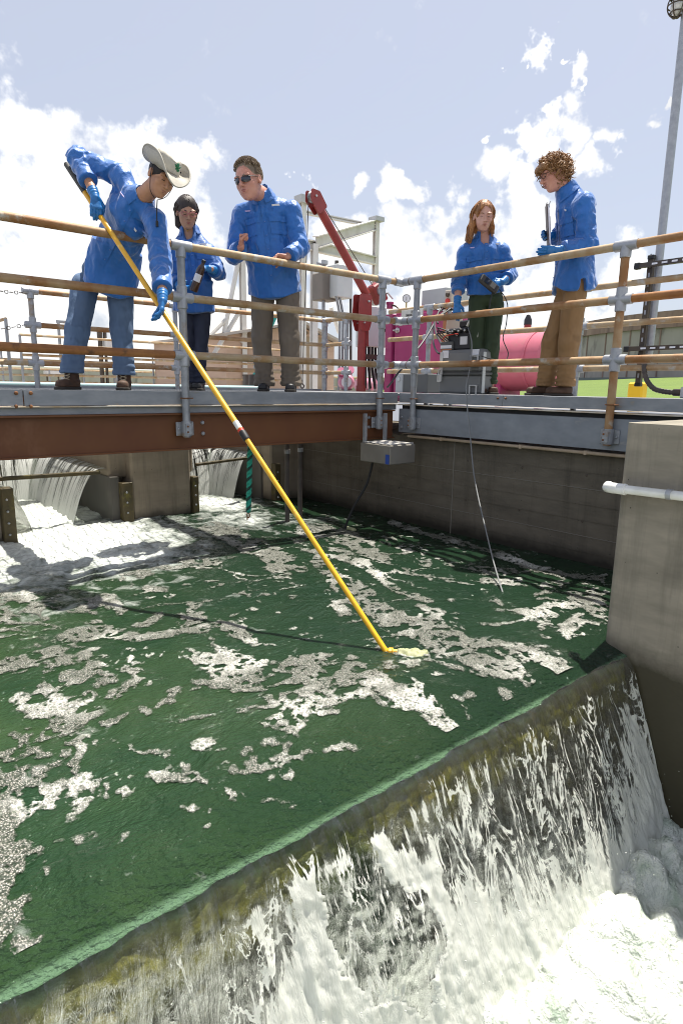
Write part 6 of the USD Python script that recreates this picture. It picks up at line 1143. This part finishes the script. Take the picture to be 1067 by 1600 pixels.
def boots(th, an, toe, h, mat_, lace=True, sole='sole_dark'):
    d = unit(np.array([toe[0] - an[0], toe[1] - an[1], 0])); z0 = .0; lat = np.cross([0, 0, 1.0], d); a = np.array([an[0], an[1], 0]); t = np.array([toe[0], toe[1], 0]); L = np.linalg.norm(t - a)
    def f(p):
        v = cap(p, a + (0, 0, .06), a + (0, 0, h), .050, .052); v = smin(v, ecap(p, a - d * .03 + (0, 0, .045), t - d * .03 + (0, 0, .038), lat, .040, .045, .044, .036, .9), .03); v = smax(v, .018 - p[:, 2], .004); v = smax(v, p[:, 2] - h, .006); return v + .002 * np.sin(p[:, 2] * 170) * noise(p * 20, 3)
    b = th.part('boot' if lace else 'shoe', sdf_mesh(f, *bounds([a, t, a + (0, 0, h)], .09), .006), mat_, smooth=True)
    def s(p): return smax(ecap(p, a - d * .03 + (0, 0, .012), t - d * .03 + (0, 0, .012), lat, .047, .05, .050, .05, 1.0), np.abs(p[:, 2] - .010) - .011, .003)
    th.part('sole', sdf_mesh(s, *bounds([a, t], .09), .006), sole, smooth=30, parent=b)
    if lace:
        rows = []
        for k in range(5):
            z = .075 + k * (h - .09) / 4.4; fr = .052 + max(0, .03 - .35 * (z - .07)); c = a + (0, 0, z) + d * fr
            rows += [tube([c - lat * .024 - d * .012, c + d * .004 + (0, 0, .006), c + lat * .024 - d * .012 + (0, 0, .014)], .0032, 6), tube([c + lat * .024 - d * .012, c + d * .005 + (0, 0, .006), c - lat * .024 - d * .012 + (0, 0, .014)], .0032, 6)]
        c = a + (0, 0, h - .02) + d * .062; rows += [tube(smooth_path([c, c + lat * s_ * .03 + (0, 0, .02), c + lat * s_ * .035 - (0, 0, .03)], 8), .0030, 6) for s_ in (-1, 1)]
        th.part('laces', join(*rows), 'lace', parent=b)

def clumps(h, n, seed, path, r, ok, sides=5):
    """Locks of hair: tapered tubes whose roots are spread over the scalp; path(root, out, rng) gives a lock in head axes."""
    g = np.random.default_rng(seed); out = []; c0, rad = np.array([0, .040, -.018]), np.array([.081, .094, .100])
    while len(out) < n:
        d = unit(g.normal(size=3)); q = c0 + rad * d
        if not ok(q, d): continue
        p = np.array(path(q, unit(d / rad), g)); w = np.array([h.w(*x) for x in p]); t = np.linspace(0, 1, len(p)); out.append(tube(w, r * h.s * (.55 + .6 * np.sin(np.pi * np.clip(t * .9 + .08, 0, 1))) * g.uniform(.75, 1.2), sides))
    return join(*out)

def J_(**k): return {a: (at(*b) if isinstance(b, tuple) and len(b) == 3 else b) for a, b in k.items()}
down = np.array([0, 0, -1.0])

# 1. the man in the hat, leaning over the rail with the yellow pole
POLE_T, POLE_B = at(103, 255, 4.85), on_z(607, 1024, WZ - .02)
def pole_at(px, py):
    """The point of the pole nearest to a picture ray."""
    d = unit(POLE_B - POLE_T); v = unit(ray(px, py)); w = POLE_T - CP; b = d @ v; t = (b * (v @ w) - d @ w) / (1 - b * b); return POLE_T + d * t
pd_ = unit(POLE_B - POLE_T); gR, gL = pole_at(152, 333), pole_at(262, 487)
J = J_(neck=(226, 304, 4.57), chest=(203, 330, 4.70), belly=(184, 385, 4.92), pelvis=(163, 432, 5.03), shR=(190, 276, 4.72), shL=(243, 345, 4.56), elR=(122, 247, 4.78), elL=(252, 412, 4.42),
       hipR=(133, 447, 5.00), hipL=(188, 450, 5.06), knR=(121, 515, 4.86), knL=(190, 520, 5.02), anR=(112, 583, 4.80), anL=(194, 586, 5.02))
back_of = -CF
J['wrR'] = gR + cv(-.05, .88, .35) * .105; J['wrL'] = gL + cv(.0, .9, .45) * .095
J['head'] = Head(at(252, 277, 4.47), cv(.60, -.62, .52), cv(.58, .62, .40), 1.02)
hemp = at(168, 452, 5.0)
opt = dict(seed=3, front=unit(cv(.25, -.45, .85)), gloves=True, hs=1.03, sleeve={'L': .72, 'R': .62}, roll={'L': 1, 'R': 1}, lip='lip_dark', rise=.5, cuff=.0, dip=.035, legfold=.010, fa=1.0,
           handR=dict(d=cv(.12, -1, .12), n=cv(-.55, -.1, -.85), side=-1, curl=(.45, .50, .35, .25), thumb=.5), handL=dict(d=cv(-.05, -1, .10), n=cv(-.85, .0, .30), side=-1, curl=(.42, .40, .38, .36), thumb=.15),
           marks=[('name_badge', -.115, .05, .075, .010, 'logo_lilac'), ('pocket_badge', .10, -.06, .07, .016, 'white_logo')])
R1 = dict(pw=.165, pd=.115, bw=.170, bd=.125, cw=.185, cd=.125, hw=.195, hd=.145, neck=.056, sl=.074, th=.100, kn=.082, an=.076)
p1, body1, shirt1, _ = person('person', 'person in cream bush hat leaning over the rail gripping the long yellow pole', J, 'skin_warm', 'shirt_blue', 'jeans', hemp, R1, opt)
for s in 'RL':
    an = J['an' + s]; boots(p1, an, an + np.array([*(unit((-FH * .9 + np.array([.15, -.1, 0]) * (1 if s == 'L' else -1))[:2]) * .17), 0]), .19, 'boot_brown')
h = J['head']
def hair1(p):
    q = h.loc(p); d = ell(q, (0, .036, -.016), (.083, .096, .103)); d = smax(d, -(ell(q, (0, -.07, .085), (.085, .105, .098))), .01); d = smax(d, -q[:, 1] - .055, .01); return (smax(d, -ell(q, (0, -.09, -.04), (.058, .03, .07)), .01)) * h.s + .002 * noise(p * 160, 2)
p1.part('hair', sdf_mesh(hair1, *bounds([h.w(-.11, .14, -.13), h.w(.11, -.1, .12)], .05), .005), 'hair_black', smooth=True, parent=body1)
# hat: creased crown, brim rolled up at both sides
hat = Thing('bush_hat', 'cream bush hat with green emblem worn by the person with the pole', 'hat', h.c)
def hatp(x, y, z): return h.w(x, y, z)
na, nr_ = 72, 13; P = []
for i in range(na + 1):
    a = i * 2 * math.pi / na; row = []
    for k in range(nr_):
        rr = 1 + k / (nr_ - 1) * .92; x, z = .092 * rr * math.sin(a), .108 * rr * math.cos(a); side_ = abs(math.sin(a)) ** 1.6; lift = (k / (nr_ - 1)) ** 1.6 * (.085 * side_ - .045 * abs(math.cos(a)) ** 3 * (1 if math.cos(a) > 0 else .4)); pull = 1 - .30 * side_ * (k / (nr_ - 1)) ** 2
        row.append(hatp(x * pull, .056 + lift + .003 * math.sin(5 * a), z - .008))
    P.append(row)
P = np.array(P); Nn = h.R[1] * .004
top, bot = grid_mesh(na + 1, nr_, P + Nn), grid_mesh(na + 1, nr_, P - Nn); rim = tube(P[:, -1], .0055, 8, cap=False)
hat.part('brim', join(top, (bot[0], bot[1][:, ::-1]), rim), 'hat_cream', smooth=60)
prof = [(1.0, .050), (1.0, .064), (.985, .085), (.95, .112), (.90, .134), (.80, .148), (.62, .152), (.4, .147), (.18, .142), (0.02, .141)]; P = []
for i in range(na + 1):
    a = i * 2 * math.pi / na; row = []
    for k, (rr, y) in enumerate(prof):
        x, z = .093 * rr * math.sin(a), .109 * rr * math.cos(a); pinch = 1 - (.16 * max(0, math.cos(a)) ** 4 * 0 + .10 * abs(math.sin(2 * a)) * max(0, math.cos(a))) * (k > 2); dent = -.016 * math.exp(-(x / .03) ** 2) * (k > 4)
        row.append(hatp(x * pinch, y + dent + .002 * math.sin(9 * a + k), z * pinch - .008))
    P.append(row)
hat.part('crown', grid_mesh(na + 1, len(prof), np.array(P)), 'hat_cream', smooth=True)
hat.part('band', tube([hatp(.0945 * math.sin(a), .066, .1105 * math.cos(a) - .008) for a in np.linspace(0, 2 * math.pi, 60)], .0035, 6, cap=False), 'hat_cream')
for s in (-1, 1):
    hat.part('snap', lathe(hatp(s * .094, .090, .018), s * h.R[0], [(0, .006), (.006, .005), (.0075, 0)], 10), 'cord_black'); hat.part('eyelet', lathe(hatp(s * .090, .106, -.02), s * h.R[0], [(0, .004), (.004, .003), (.005, 0)], 10), 'cord_black')
em = []
for dx, dy, sx2, sy2, ro in ((0, .022, .010, .017, 0), (-.015, .016, .006, .013, .7), (.015, .015, .006, .014, -.7), (0, 0, .024, .006, .1), (-.012, -.006, .010, .005, -.4), (.014, -.005, .010, .006, .4)):
    v = hatp(.018 + dx, .098 + dy, .092); fw = unit(h.R[2] + .25 * h.R[1]); xx = unit(h.R[0] * math.cos(ro) + h.R[1] * math.sin(ro)); yy = np.cross(fw, xx); em.append(ball((0, 0, 0), 1, 1)); vv = em[-1][0] @ np.array([xx * sx2, yy * sy2, fw * .006]); em[-1] = (vv + v, em[-1][1])
hat.part('emblem', join(*em), 'emblem_green')
for s in (-1, 1): hat.part('chin_cord', tube(smooth_path([hatp(s * .088, .05, .0), hatp(s * .082, -.03, .025), hatp(s * .060, -.09, .035), hatp(s * .012, -.128, .045)], 18), .0026, 6), 'cord_black')
c0 = hatp(.01, -.13, .045); hat.part('chin_cord', tube(smooth_path([c0, c0 + np.array([0, 0, -.06]) - FH * .02, c0 + np.array([0, 0, -.15]) - FH * .03], 14), .004, 6), 'cord_black'); hat.part('cord_toggle', cyl(c0 + np.array([0, 0, -.14]) - FH * .03, c0 + np.array([0, 0, -.175]) - FH * .03, .009, 8), 'cord_black')

pole = Thing('sampling_pole', 'long yellow telescopic pole with dark grip reaching down to the green water', 'pole', POLE_B, )
Ld = np.linalg.norm(POLE_B - POLE_T); u_of = lambda px, py: (pole_at(px, py) - POLE_T) @ pd_
uj = u_of(373, 679); ug = u_of(133, 300)
pole.part('grip', tube([POLE_T, POLE_T + pd_ * .012, POLE_T + pd_ * (ug - .01), POLE_T + pd_ * ug], [.014, .0195, .0195, .0175], 14), 'pole_grip')
pole.part('outer_tube', cyl(POLE_T + pd_ * ug, POLE_T + pd_ * uj, .0172, 16), 'pole_yellow')
pole.part('worn_tape', cyl(POLE_T + pd_ * (uj - .085), POLE_T + pd_ * (uj - .03), .0182, 14), 'tape_white')
pole.part('red_ring', cyl(POLE_T + pd_ * (uj - .025), POLE_T + pd_ * (uj - .008), .0195, 14), 'pole_red')
pole.part('locking_collar', tube([POLE_T + pd_ * (uj - .01), POLE_T + pd_ * uj, POLE_T + pd_ * (uj + .05), POLE_T + pd_ * (uj + .06)], [.019, .0225, .0225, .018], 14), 'rubber_black')
pole.part('inner_tube', cyl(POLE_T + pd_ * (uj + .05), POLE_B, .0150, 16), 'pole_yellow')
tipd = unit(np.array([.75, -.62, -.02])); pole.part('clamp', join(ball(POLE_B + (.01, 0, .02), (.022, .018, .02), 2), tube([POLE_B + (.0, 0, .02), POLE_B + tipd * .045 + (0, 0, .022)], [.018, .012], 10), torus(POLE_B + tipd * .02 + (0, 0, .02), tipd, .020, .004, 12, 6)), 'pole_yellow')
nx_, ny_ = 14, 26; P = np.zeros((nx_, ny_, 3)); pr_ = np.cross([0, 0, 1.0], tipd)
for i in range(nx_):
    for j in range(ny_):
        a, b = (i / (nx_ - 1) - .5) * 2, j / (ny_ - 1); wd = .030 + .022 * math.sin(b * 3.0); P[i, j] = POLE_B + tipd * (.05 + .16 * b) + pr_ * a * wd + np.array([0, 0, .016 + .020 * (1 - a * a) * (1 - .5 * b) + .02 * (noise(np.array([i * .5, j * .4, 1.0]), 4) - .5)])
net = grid_mesh(nx_, ny_, P); pole.part('net_bag', join(net, (net[0] - (0, 0, .006), net[1][:, ::-1])), 'net_cream', smooth=True)

# 2. the woman with glasses behind him, holding a brown bottle
J = J_(neck=(294, 355, 5.64), chest=(301, 392, 5.66), belly=(303, 440, 5.66), pelvis=(304, 478, 5.66), shR=(272, 394, 5.66), shL=(325, 393, 5.66), elR=(270, 436, 5.62), elL=(341, 425, 5.62), wrR=(284, 449, 5.48), wrL=(330, 420, 5.45),
       hipR=(292, 490, 5.66), hipL=(316, 490, 5.66), knR=(294, 548, 5.62), knL=(314, 548, 5.62), anR=(299, 598, 5.64), anL=(311, 598, 5.64))
J['head'] = Head(at(292, 332, 5.56), cv(.34, -.52, .78), cv(.12, .85, .52), 1.02)
opt = dict(seed=13, front=unit(cv(.15, -.1, 1)), gloves=True, hs=.95, sleeve={'L': .62, 'R': .62}, roll={'L': 1, 'R': 1}, lip='lip', low_neck=.06, rise=.2, cuff=.0, dip=.015, jaw=1.04, nose=.95,
           handL=dict(d=cv(-1, .05, .25), n=cv(-.1, -.6, -.7), side=1, curl=(.55, .55, .5, .45)), handR=dict(d=cv(.95, -.05, .3), n=cv(.1, .75, .5), side=-1, curl=(.45, .45, .45, .45)),
           marks=[('name_badge', -.10, .02, .06, .010, 'logo_lilac'), ('pocket_badge', .10, .03, .06, .014, 'white_logo')])
R2 = dict(pw=.150, pd=.105, bw=.150, bd=.105, cw=.155, cd=.105, hw=.172, hd=.125, neck=.048, sl=.066, th=.074, kn=.058, an=.046)
p2, body2, _, _ = person('person', 'person with glasses and dark hair holding a brown bottle in blue gloves', J, 'skin_tan', 'shirt_blue_dark', 'navy_cloth', at(304, 489, 5.66), R2, opt)
for s in 'RL':
    an = J['an' + s]; boots(p2, an, an + np.array([*(-FH[:2] * .14), 0]), .07, 'shoe_black', False)
h = J['head']
def hair2(p):
    q = h.loc(p); d = ell(q, (0, .040, -.018), (.086, .098, .104)); d = smax(d, -ell(q, (.004, -.055, .085), (.062, .102, .075)), .012); d = smax(d, -q[:, 1] - .07, .02)
    b = smin(cap(q, (-.06, .02, -.05), (-.062, -.10, -.06), .035, .030), cap(q, (0, .0, -.08), (-.02, -.13, -.06), .05, .035), .03); return smin(d, b, .02) * h.s + .003 * noise(p * np.array([140, 140, 30]), 2)
def lock2(q, o, g):
    s = 1 if q[0] > 0 else -1; e = np.array([s * g.uniform(.076, .088), -.015, -.045 + g.uniform(-.04, .02)]); m = q * .5 + e * .5; m = m + unit(m - np.array([0, .03, -.018])) * .018; b = np.array([s * g.uniform(.045, .068), g.uniform(-.12, -.07), -.085 + g.normal() * .012]); return smooth_path([np.array([q[0] * .25, q[1], q[2]]) * .4 + q * .6 + o * .004, m, e, b], 10)
p2.part('hair_locks', clumps(h, 170, 9, lock2, .0055, lambda q, d: q[1] > .04 and not (q[2] > .05 and q[1] < .085)), 'hair_brown_dark', smooth=True, parent=body2)
p2.part('hair', sdf_mesh(hair2, *bounds([h.w(-.12, .15, -.14), h.w(.12, -.17, .12)], .05), .005), 'hair_brown_dark', smooth=True, parent=body2)
def glasses(th, h, body, mat_, wrap=False, lens=None):
    pts = lambda s: [h.w(s * .031 + .0225 * math.cos(a) * 1.0, .004 + .0165 * math.sin(a), .103 - .010 * abs(math.cos(a) * .5 + s * .5) ** 2) for a in np.linspace(0, 2 * math.pi, 22)]
    fr = [tube(pts(s), .0022 * h.s, 6, cap=False) for s in (-1, 1)] + [tube([h.w(-.010, .006, .104), h.w(0, .009, .106), h.w(.010, .006, .104)], .0022, 6)] + [tube([h.w(s * .053, .008, .096), h.w(s * .072, .008, .07), h.w(s * .081, .008, .0)], .0022, 6) for s in (-1, 1)]
    g = th.part('glasses', join(*fr), mat_, parent=body)
glasses(p2, h, body2, 'frame_pink')
nk = J['neck'] + opt['front'] * .05; p2.part('necklace', join(tube(smooth_path([nk + cv(-1, 0, 0) * .05 + (0, 0, .02), nk + (0, 0, -.05) + opt['front'] * .03, nk + cv(1, 0, 0) * .05 + (0, 0, .02)], 14), .0016, 5), ball(nk + (0, 0, -.055) + opt['front'] * .032, .006, 1)), 'gold', parent=body2)
bo = Thing('sample_bottle', 'dark brown sample bottle with white label held by the person with glasses', 'bottle', at(312, 430, 5.40))
ba, bb = at(302, 455, 5.42), at(320, 403, 5.40); bd_ = unit(bb - ba); Lb = np.linalg.norm(bb - ba)
bo.part('bottle_body', lathe(ba, bd_, [(0, 0), (.030, .001), (.034, .008), (.034, Lb * .66), (.028, Lb * .74), (.015, Lb * .80), (.014, Lb * .86)], 20), 'bottle_brown'); bo.part('cap', lathe(ba + bd_ * Lb * .86, bd_, [(.017, 0), (.018, .004), (.018, .022), (.012, .026), (0, .026)], 16), 'rubber_black')
lb = frame(bd_, -FH); aa = np.linspace(-1.0, .9, 14); P = np.array([[ba + bd_ * (Lb * hh) + .0348 * (math.cos(a) * lb[1] + math.sin(a) * lb[0]) for hh in (.30, .52)] for a in aa]); bo.part('label', grid_mesh(14, 2, P), 'label_white', smooth=True)

# 3. the tall man in sunglasses with a hand on the rail
J = J_(neck=(408, 299, 5.68), chest=(418, 336, 5.76), belly=(424, 400, 5.80), pelvis=(430, 452, 5.86), shR=(378, 336, 5.76), shL=(455, 330, 5.74), elR=(368, 395, 5.76), elL=(469, 386, 5.72), wrR=(371, 386, 5.50), wrL=(449, 401, 5.56),
       hipR=(411, 462, 5.86), hipL=(449, 462, 5.84), knR=(409, 530, 5.86), knL=(452, 530, 5.82), anR=(413, 598, 5.88), anL=(455, 598, 5.84))
J['wrR'] = at(377, 386, 5.50); J['elR'] = at(367, 398, 5.70)
J['head'] = Head(at(389, 283, 5.52), cv(-.40, -.36, .85), cv(-.22, .88, .38), 1.24)
opt = dict(seed=23, front=unit(cv(-.15, -.12, 1)), gloves=False, hs=1.08, sleeve={'L': .90, 'R': .86}, lip='lip', brow='hair_grey', rise=.2, cuff=.03, dip=.028, jaw=1.14, nose=1.15, flare=1.2, legfold=.011,
           handR=dict(d=cv(.10, 1, .25), n=cv(.75, -.1, .15), side=1, curl=(1.25, 1.3, 1.3, 1.3), thumb=.5), handL=dict(d=cv(-1, -.10, .35), n=cv(-.1, -.75, .2), side=1, curl=(.55, .6, .6, .6)),
           marks=[('name_badge', -.12, .01, .085, .012, 'logo_lilac'), ('pocket_badge', .105, .04, .065, .016, 'white_logo')])
R3 = dict(pw=.185, pd=.135, bw=.205, bd=.150, cw=.200, cd=.135, hw=.228, hd=.168, neck=.064, sl=.082, th=.108, kn=.088, an=.082)
p3, body3, _, _ = person('person', 'tall person in wraparound sunglasses with short grey hair and one hand on the rail', J, 'skin_pink', 'shirt_blue', 'slacks_taupe', at(430, 462, 5.86), R3, opt)
for s in 'RL':
    an = J['an' + s]; boots(p3, an, an + np.array([*(-FH[:2] * .17), 0]), .08, 'shoe_black', False)
h = J['head']
def hair3(p):
    q = h.loc(p); d = ell(q, (0, .040, -.018), (.0805, .0935, .100)); d = smax(d, -ell(q, (0, -.035, .090), (.078, .112, .085)), .008); d = smax(d, -q[:, 1] - .030, .01); return smax(d, -ell(np.hstack([np.abs(q[:, :1]), q[:, 1:]]), (.08, -.03, .01), (.03, .05, .035)), .008) * h.s + .0025 * noise(p * 150, 2)
def tuft(q, o, g): v = unit(o * .6 + np.array([0, .5, .6 if q[1] > .07 else -.3]) + g.normal(size=3) * .06); L = .024 if q[1] > .07 else .010; return [q - o * .006, q + v * L * .5, q + v * L]
p3.part('hair_tufts', clumps(h, 1500, 4, tuft, .0022, lambda q, d: q[1] > .0 and not (q[2] > .02 and q[1] < .086 + .02 * (abs(q[0]) < .03)) and not (abs(q[0]) > .06 and q[1] < .02 and q[2] > -.03), 4), 'hair_grey', smooth=True, parent=body3)
p3.part('hair', sdf_mesh(hair3, *bounds([h.w(-.11, .15, -.13), h.w(.11, -.06, .12)], .05), .005), 'hair_grey', smooth=True, parent=body3)
sg = p3.part('sunglasses', join(*[tube([h.w(s * .008, .013, .106), h.w(s * .035, .018, .100), h.w(s * .062, .014, .078), h.w(s * .082, .010, .0)], [.003, .0032, .003, .0022], 8) for s in (-1, 1)]), 'device_black', parent=body3)
for s in (-1, 1):
    P = np.array([[h.w(s * (.010 + .050 * u), .014 - v * (.026 + .006 * math.sin(u * 3.1)), .1075 - .034 * u ** 1.8 + .006 * math.sin(v * 3.1)) for v in np.linspace(0, 1, 6)] for u in np.linspace(0, 1, 9)]); g_ = grid_mesh(9, 6, P); p3.part('lens', join(g_, (g_[0] - h.R[2] * .002, g_[1][:, ::-1])), 'lens_dark', smooth=True, parent=body3)

# 4. the red-haired woman holding a meter over the grey case
J = J_(neck=(756, 361, 6.02), chest=(755, 393, 6.02), belly=(757, 432, 6.02), pelvis=(759, 466, 6.04), shR=(727, 395, 6.02), shL=(783, 392, 6.02), elR=(717, 440, 6.02), elL=(796, 430, 6.0), wrR=(714, 474, 5.92), wrL=(786, 440, 5.86),
       hipR=(745, 478, 6.04), hipL=(773, 477, 6.04), knR=(746, 545, 6.02), knL=(768, 545, 5.98), anR=(750, 600, 6.04), anL=(767, 600, 6.0))
J['head'] = Head(at(755, 338, 5.92), cv(-.02, -.42, .90), cv(0, .90, .42), 1.02)
opt = dict(seed=33, front=unit(cv(0, -.1, 1)), gloves=True, hs=.95, sleeve={'L': .50, 'R': .48}, roll={'L': 1, 'R': 1}, lip='lip', brow='hair_curly', low_neck=.11, rise=.75, cuff=-.0, dip=.010, jaw=.98, nose=.92,
           handL=dict(d=cv(-.92, -.38, .35), n=cv(-.3, -.2, -.8), side=1, curl=(.6, .6, .6, .55)), handR=dict(d=cv(-.02, -1, .15), n=cv(.3, -.1, -.9), side=-1, curl=(.25, .22, .25, .3)),
           marks=[('name_badge', -.10, .02, .07, .010, 'logo_lilac'), ('pocket_badge', .10, .04, .055, .014, 'white_logo')])
R4 = dict(pw=.152, pd=.108, bw=.142, bd=.102, cw=.158, cd=.108, hw=.160, hd=.118, neck=.049, sl=.069, th=.082, kn=.064, an=.054)
p4, body4, _, _ = person('person', 'person with long ginger hair and green trousers holding a black meter beside the case', J, 'skin_pale', 'shirt_blue', 'pants_green', at(758, 460, 6.03), R4, opt)
for s in 'RL':
    an = J['an' + s]; boots(p4, an, an + np.array([*(-FH[:2] * .15), 0]), .07, 'boot_brown', False)
h = J['head']
def hair4(p):
    q = h.loc(p); d = ell(q, (0, .042, -.018), (.082, .096, .101)); d = smax(d, -ell(q, (.0, -.032, .092), (.068, .116, .084)), .010); d = smax(d, -q[:, 1] - .06, .02)
    b = smin(cap(q, (.06, .03, -.04), (.074, -.12, -.05), .036, .030), cap(q, (-.062, .02, -.05), (-.105, -.17, -.035), .040, .030), .02); b = smin(b, cap(q, (-.10, -.15, -.04), (-.098, -.215, -.015), .030, .014), .02); b = smin(b, cap(q, (0, .0, -.08), (.0, -.16, -.08), .06, .05), .03)
    e = np.hstack([np.abs(q[:, :1]), q[:, 1:]]); return smax(smin(d, b, .02), -ell(e, (.083, -.002, .004), (.02, .03, .022)), .006) * h.s + .005 * (noise(p * np.array([110, 110, 22]), 2) - .5)
def lock4(q, o, g):
    s = 1 if q[0] > 0 else -1; L = g.uniform(.75, 1.1); e = np.array([s * g.uniform(.080, .098), -.03, -.035 + g.uniform(-.05, .012)]); b = np.array([s * (.078 if s > 0 else .108) + g.normal() * .012, -.15 * L - (.05 if s < 0 else 0), -.03 + g.normal() * .02])
    m = q * .45 + e * .55; m = m + unit(m - np.array([0, .03, -.018])) * g.uniform(.016, .028); ph = g.uniform(0, 6); mid2 = (e + b) / 2 + np.array([s * .010 + .008 * math.sin(ph), 0, .006])
    return smooth_path([q + o * .004, m, e, mid2, b], 12)
p4.part('hair_locks', clumps(h, 340, 8, lock4, .0040, lambda q, d: q[1] > .035 and q[2] < .035 and not (q[2] > -.02 and q[1] < .085)), 'hair_ginger', smooth=True, parent=body4)
p4.part('hair', sdf_mesh(hair4, *bounds([h.w(-.16, .15, -.16), h.w(.13, -.26, .12)], .05), .005), 'hair_ginger', smooth=True, parent=body4)
mt = Thing('handheld_meter', 'black handheld meter with cable held by the person in green trousers', 'meter', at(768, 443, 5.80))
ma, mb = at(775, 453, 5.80), at(752, 434, 5.78); md = unit(mb - ma); ms = frame(md, cv(0, .3, 1)); mt.part('meter_body', obox((ma + mb) / 2, (.085, .045, np.linalg.norm(mb - ma) * 1.15), np.array([ms[0], ms[1], md]), .012), 'device_black'); mt.part('screen', obox((ma + mb) / 2 + md * .035 + ms[1] * .024, (.055, .003, .045), np.array([ms[0], ms[1], md])), 'lens_dark'); mt.part('key_pad', obox((ma + mb) / 2 - md * .035 + ms[1] * .024, (.055, .003, .05), np.array([ms[0], ms[1], md])), 'case_dark')
mt.part('cable', tube(smooth_path([at(780, 452, 5.84), at(793, 478, 5.82), at(791, 505, 5.80), at(786, 530, 5.74), at(794, 552, 5.70), at(789, 563, 5.66), at(776, 562, 5.6), at(752, 556, 5.5)], 40), .0045, 8), 'rubber_black'); mt.part('cable', tube(smooth_path([at(770, 455, 5.79), at(766, 470, 5.78), at(764, 486, 5.78)], 10), .006, 8), 'rubber_black')

# 5. the curly-haired man in profile with the clipboard
J = J_(neck=(883, 294, 5.44), chest=(899, 332, 5.46), belly=(897, 395, 5.46), pelvis=(895, 446, 5.46), shL=(912, 318, 5.28), shR=(890, 318, 5.62), elL=(918, 384, 5.24), elR=(887, 378, 5.64), wrL=(872, 390, 5.22), wrR=(862, 366, 5.52),
       hipL=(898, 458, 5.40), hipR=(888, 458, 5.54), knL=(889, 535, 5.38), knR=(862, 535, 5.54), anL=(883, 600, 5.40), anR=(852, 600, 5.56))
J['head'] = Head(at(865, 273, 5.42), cv(-.93, -.34, .12), cv(-.28, .95, .05), 1.06)
opt = dict(seed=43, front=unit(cv(-1, -.12, .1)), gloves=True, hs=1.02, sleeve={'L': .82, 'R': .8}, roll={'L': 0, 'R': 0}, lip='lip', brow='hair_curly', rise=.2, cuff=.02, dip=-.05, nose=1.25, flare=1.12, legfold=.010, slit=at(913, 436, 5.25),
           handL=dict(d=cv(-1, -.12, .05), n=cv(-.1, .6, -.8), side=-1, curl=(.3, .3, .35, .4)), handR=dict(d=cv(-.75, -.25, .3), n=cv(.5, .0, .8), side=1, curl=(.55, .5, .5, .5)),
           marks=[('name_badge', .105, .03, .04, .014, 'white_logo')])
R5 = dict(pw=.160, pd=.125, bw=.170, bd=.130, cw=.180, cd=.135, hw=.195, hd=.185, neck=.056, sl=.080, th=.098, kn=.082, an=.072)
p5, body5, _, _ = person('person', 'curly haired person in khaki trousers standing in profile reading a clipboard', J, 'skin_pink', 'shirt_blue', 'khaki', at(896, 455, 5.46), R5, opt)
for s in 'RL':
    an = J['an' + s]; boots(p5, an, an + np.array([*(cv(-1, 0, .2)[:2] * .17), 0]), .08, 'boot_brown', False)
h = J['head']
def hair5(p):
    q = h.loc(p); d = ell(q, (0, .050, -.022), (.096, .102, .116)); d = smax(d, -ell(q, (0, -.055, .088), (.080, .098, .074)), .012); d = smax(d, -q[:, 1] - .075, .02); d = smin(d, cap(q, (-.04, .075, .085), (.045, .070, .085), .032, .030), .025)
    d = smax(d, -ell(q, (0, -.06, .02), (.12, .055, .045)), .012); w = fbm(p * 34, 3, 9); return d * h.s + .010 * (np.abs(w - .5) * 3 - .42) + .006
def curl5(q, o, g):
    t = unit(np.cross(o, g.normal(size=3)) + np.array([0, -.9, .25 if q[2] > .03 else -.3])); t = unit(t - o * (t @ o) * .8); b = np.cross(o, t); ph, L, R_ = g.uniform(0, 6), g.uniform(.05, .085), g.uniform(.009, .016); base = q + o * g.uniform(.004, .026)
    return [base + t * L * k / 11 + (o * math.sin(ph + k * .62) + b * math.cos(ph + k * .62)) * R_ * (.4 + .08 * k) for k in range(12)]
p5.part('hair_curls', clumps(h, 620, 6, curl5, .0036, lambda q, d: q[1] > -.055 and not (q[2] > .03 and q[1] < .072) and not (abs(q[0]) > .05 and q[1] < .005 and q[2] > -.045)), 'hair_curly', smooth=True, parent=body5)
p5.part('hair', sdf_mesh(hair5, *bounds([h.w(-.14, .19, -.17), h.w(.14, -.13, .15)], .05), .0045), 'hair_curly', smooth=True, parent=body5)
glasses(p5, h, body5, 'hair_brown_dark')
cb = Thing('clipboard', 'dark clipboard with papers held upright against the curly haired person', 'clipboard', at(853, 350, 5.40))
ca, cbp = at(856, 386, 5.42), at(853, 319, 5.40); cu = unit(cbp - ca); cn = unit(cv(.97, 0, .26) - cu * (cv(.97, 0, .26) @ cu)); cw_ = np.cross(cu, cn); mid = (ca + cbp) / 2; RR = np.array([cw_, cn, cu])
cb.part('board', obox(mid, (.23, .005, np.linalg.norm(cbp - ca)), RR, .002), 'board_dark'); cb.part('papers', obox(mid + cn * .011 - cu * .012, (.216, .014, .285), RR, .002), 'paper'); cb.part('clip', join(obox(cbp + cn * .014 - cu * .02, (.10, .022, .03), RR, .004), tube([cbp + cn * .02 - cu * .01, cbp + cn * .036 + cu * .02], .004, 6)), 'latch_steel'); cb.part('pen', cyl(mid + cn * .024 - cu * .05, mid + cn * .024 + cu * .07, .005, 8), 'rubber_black')
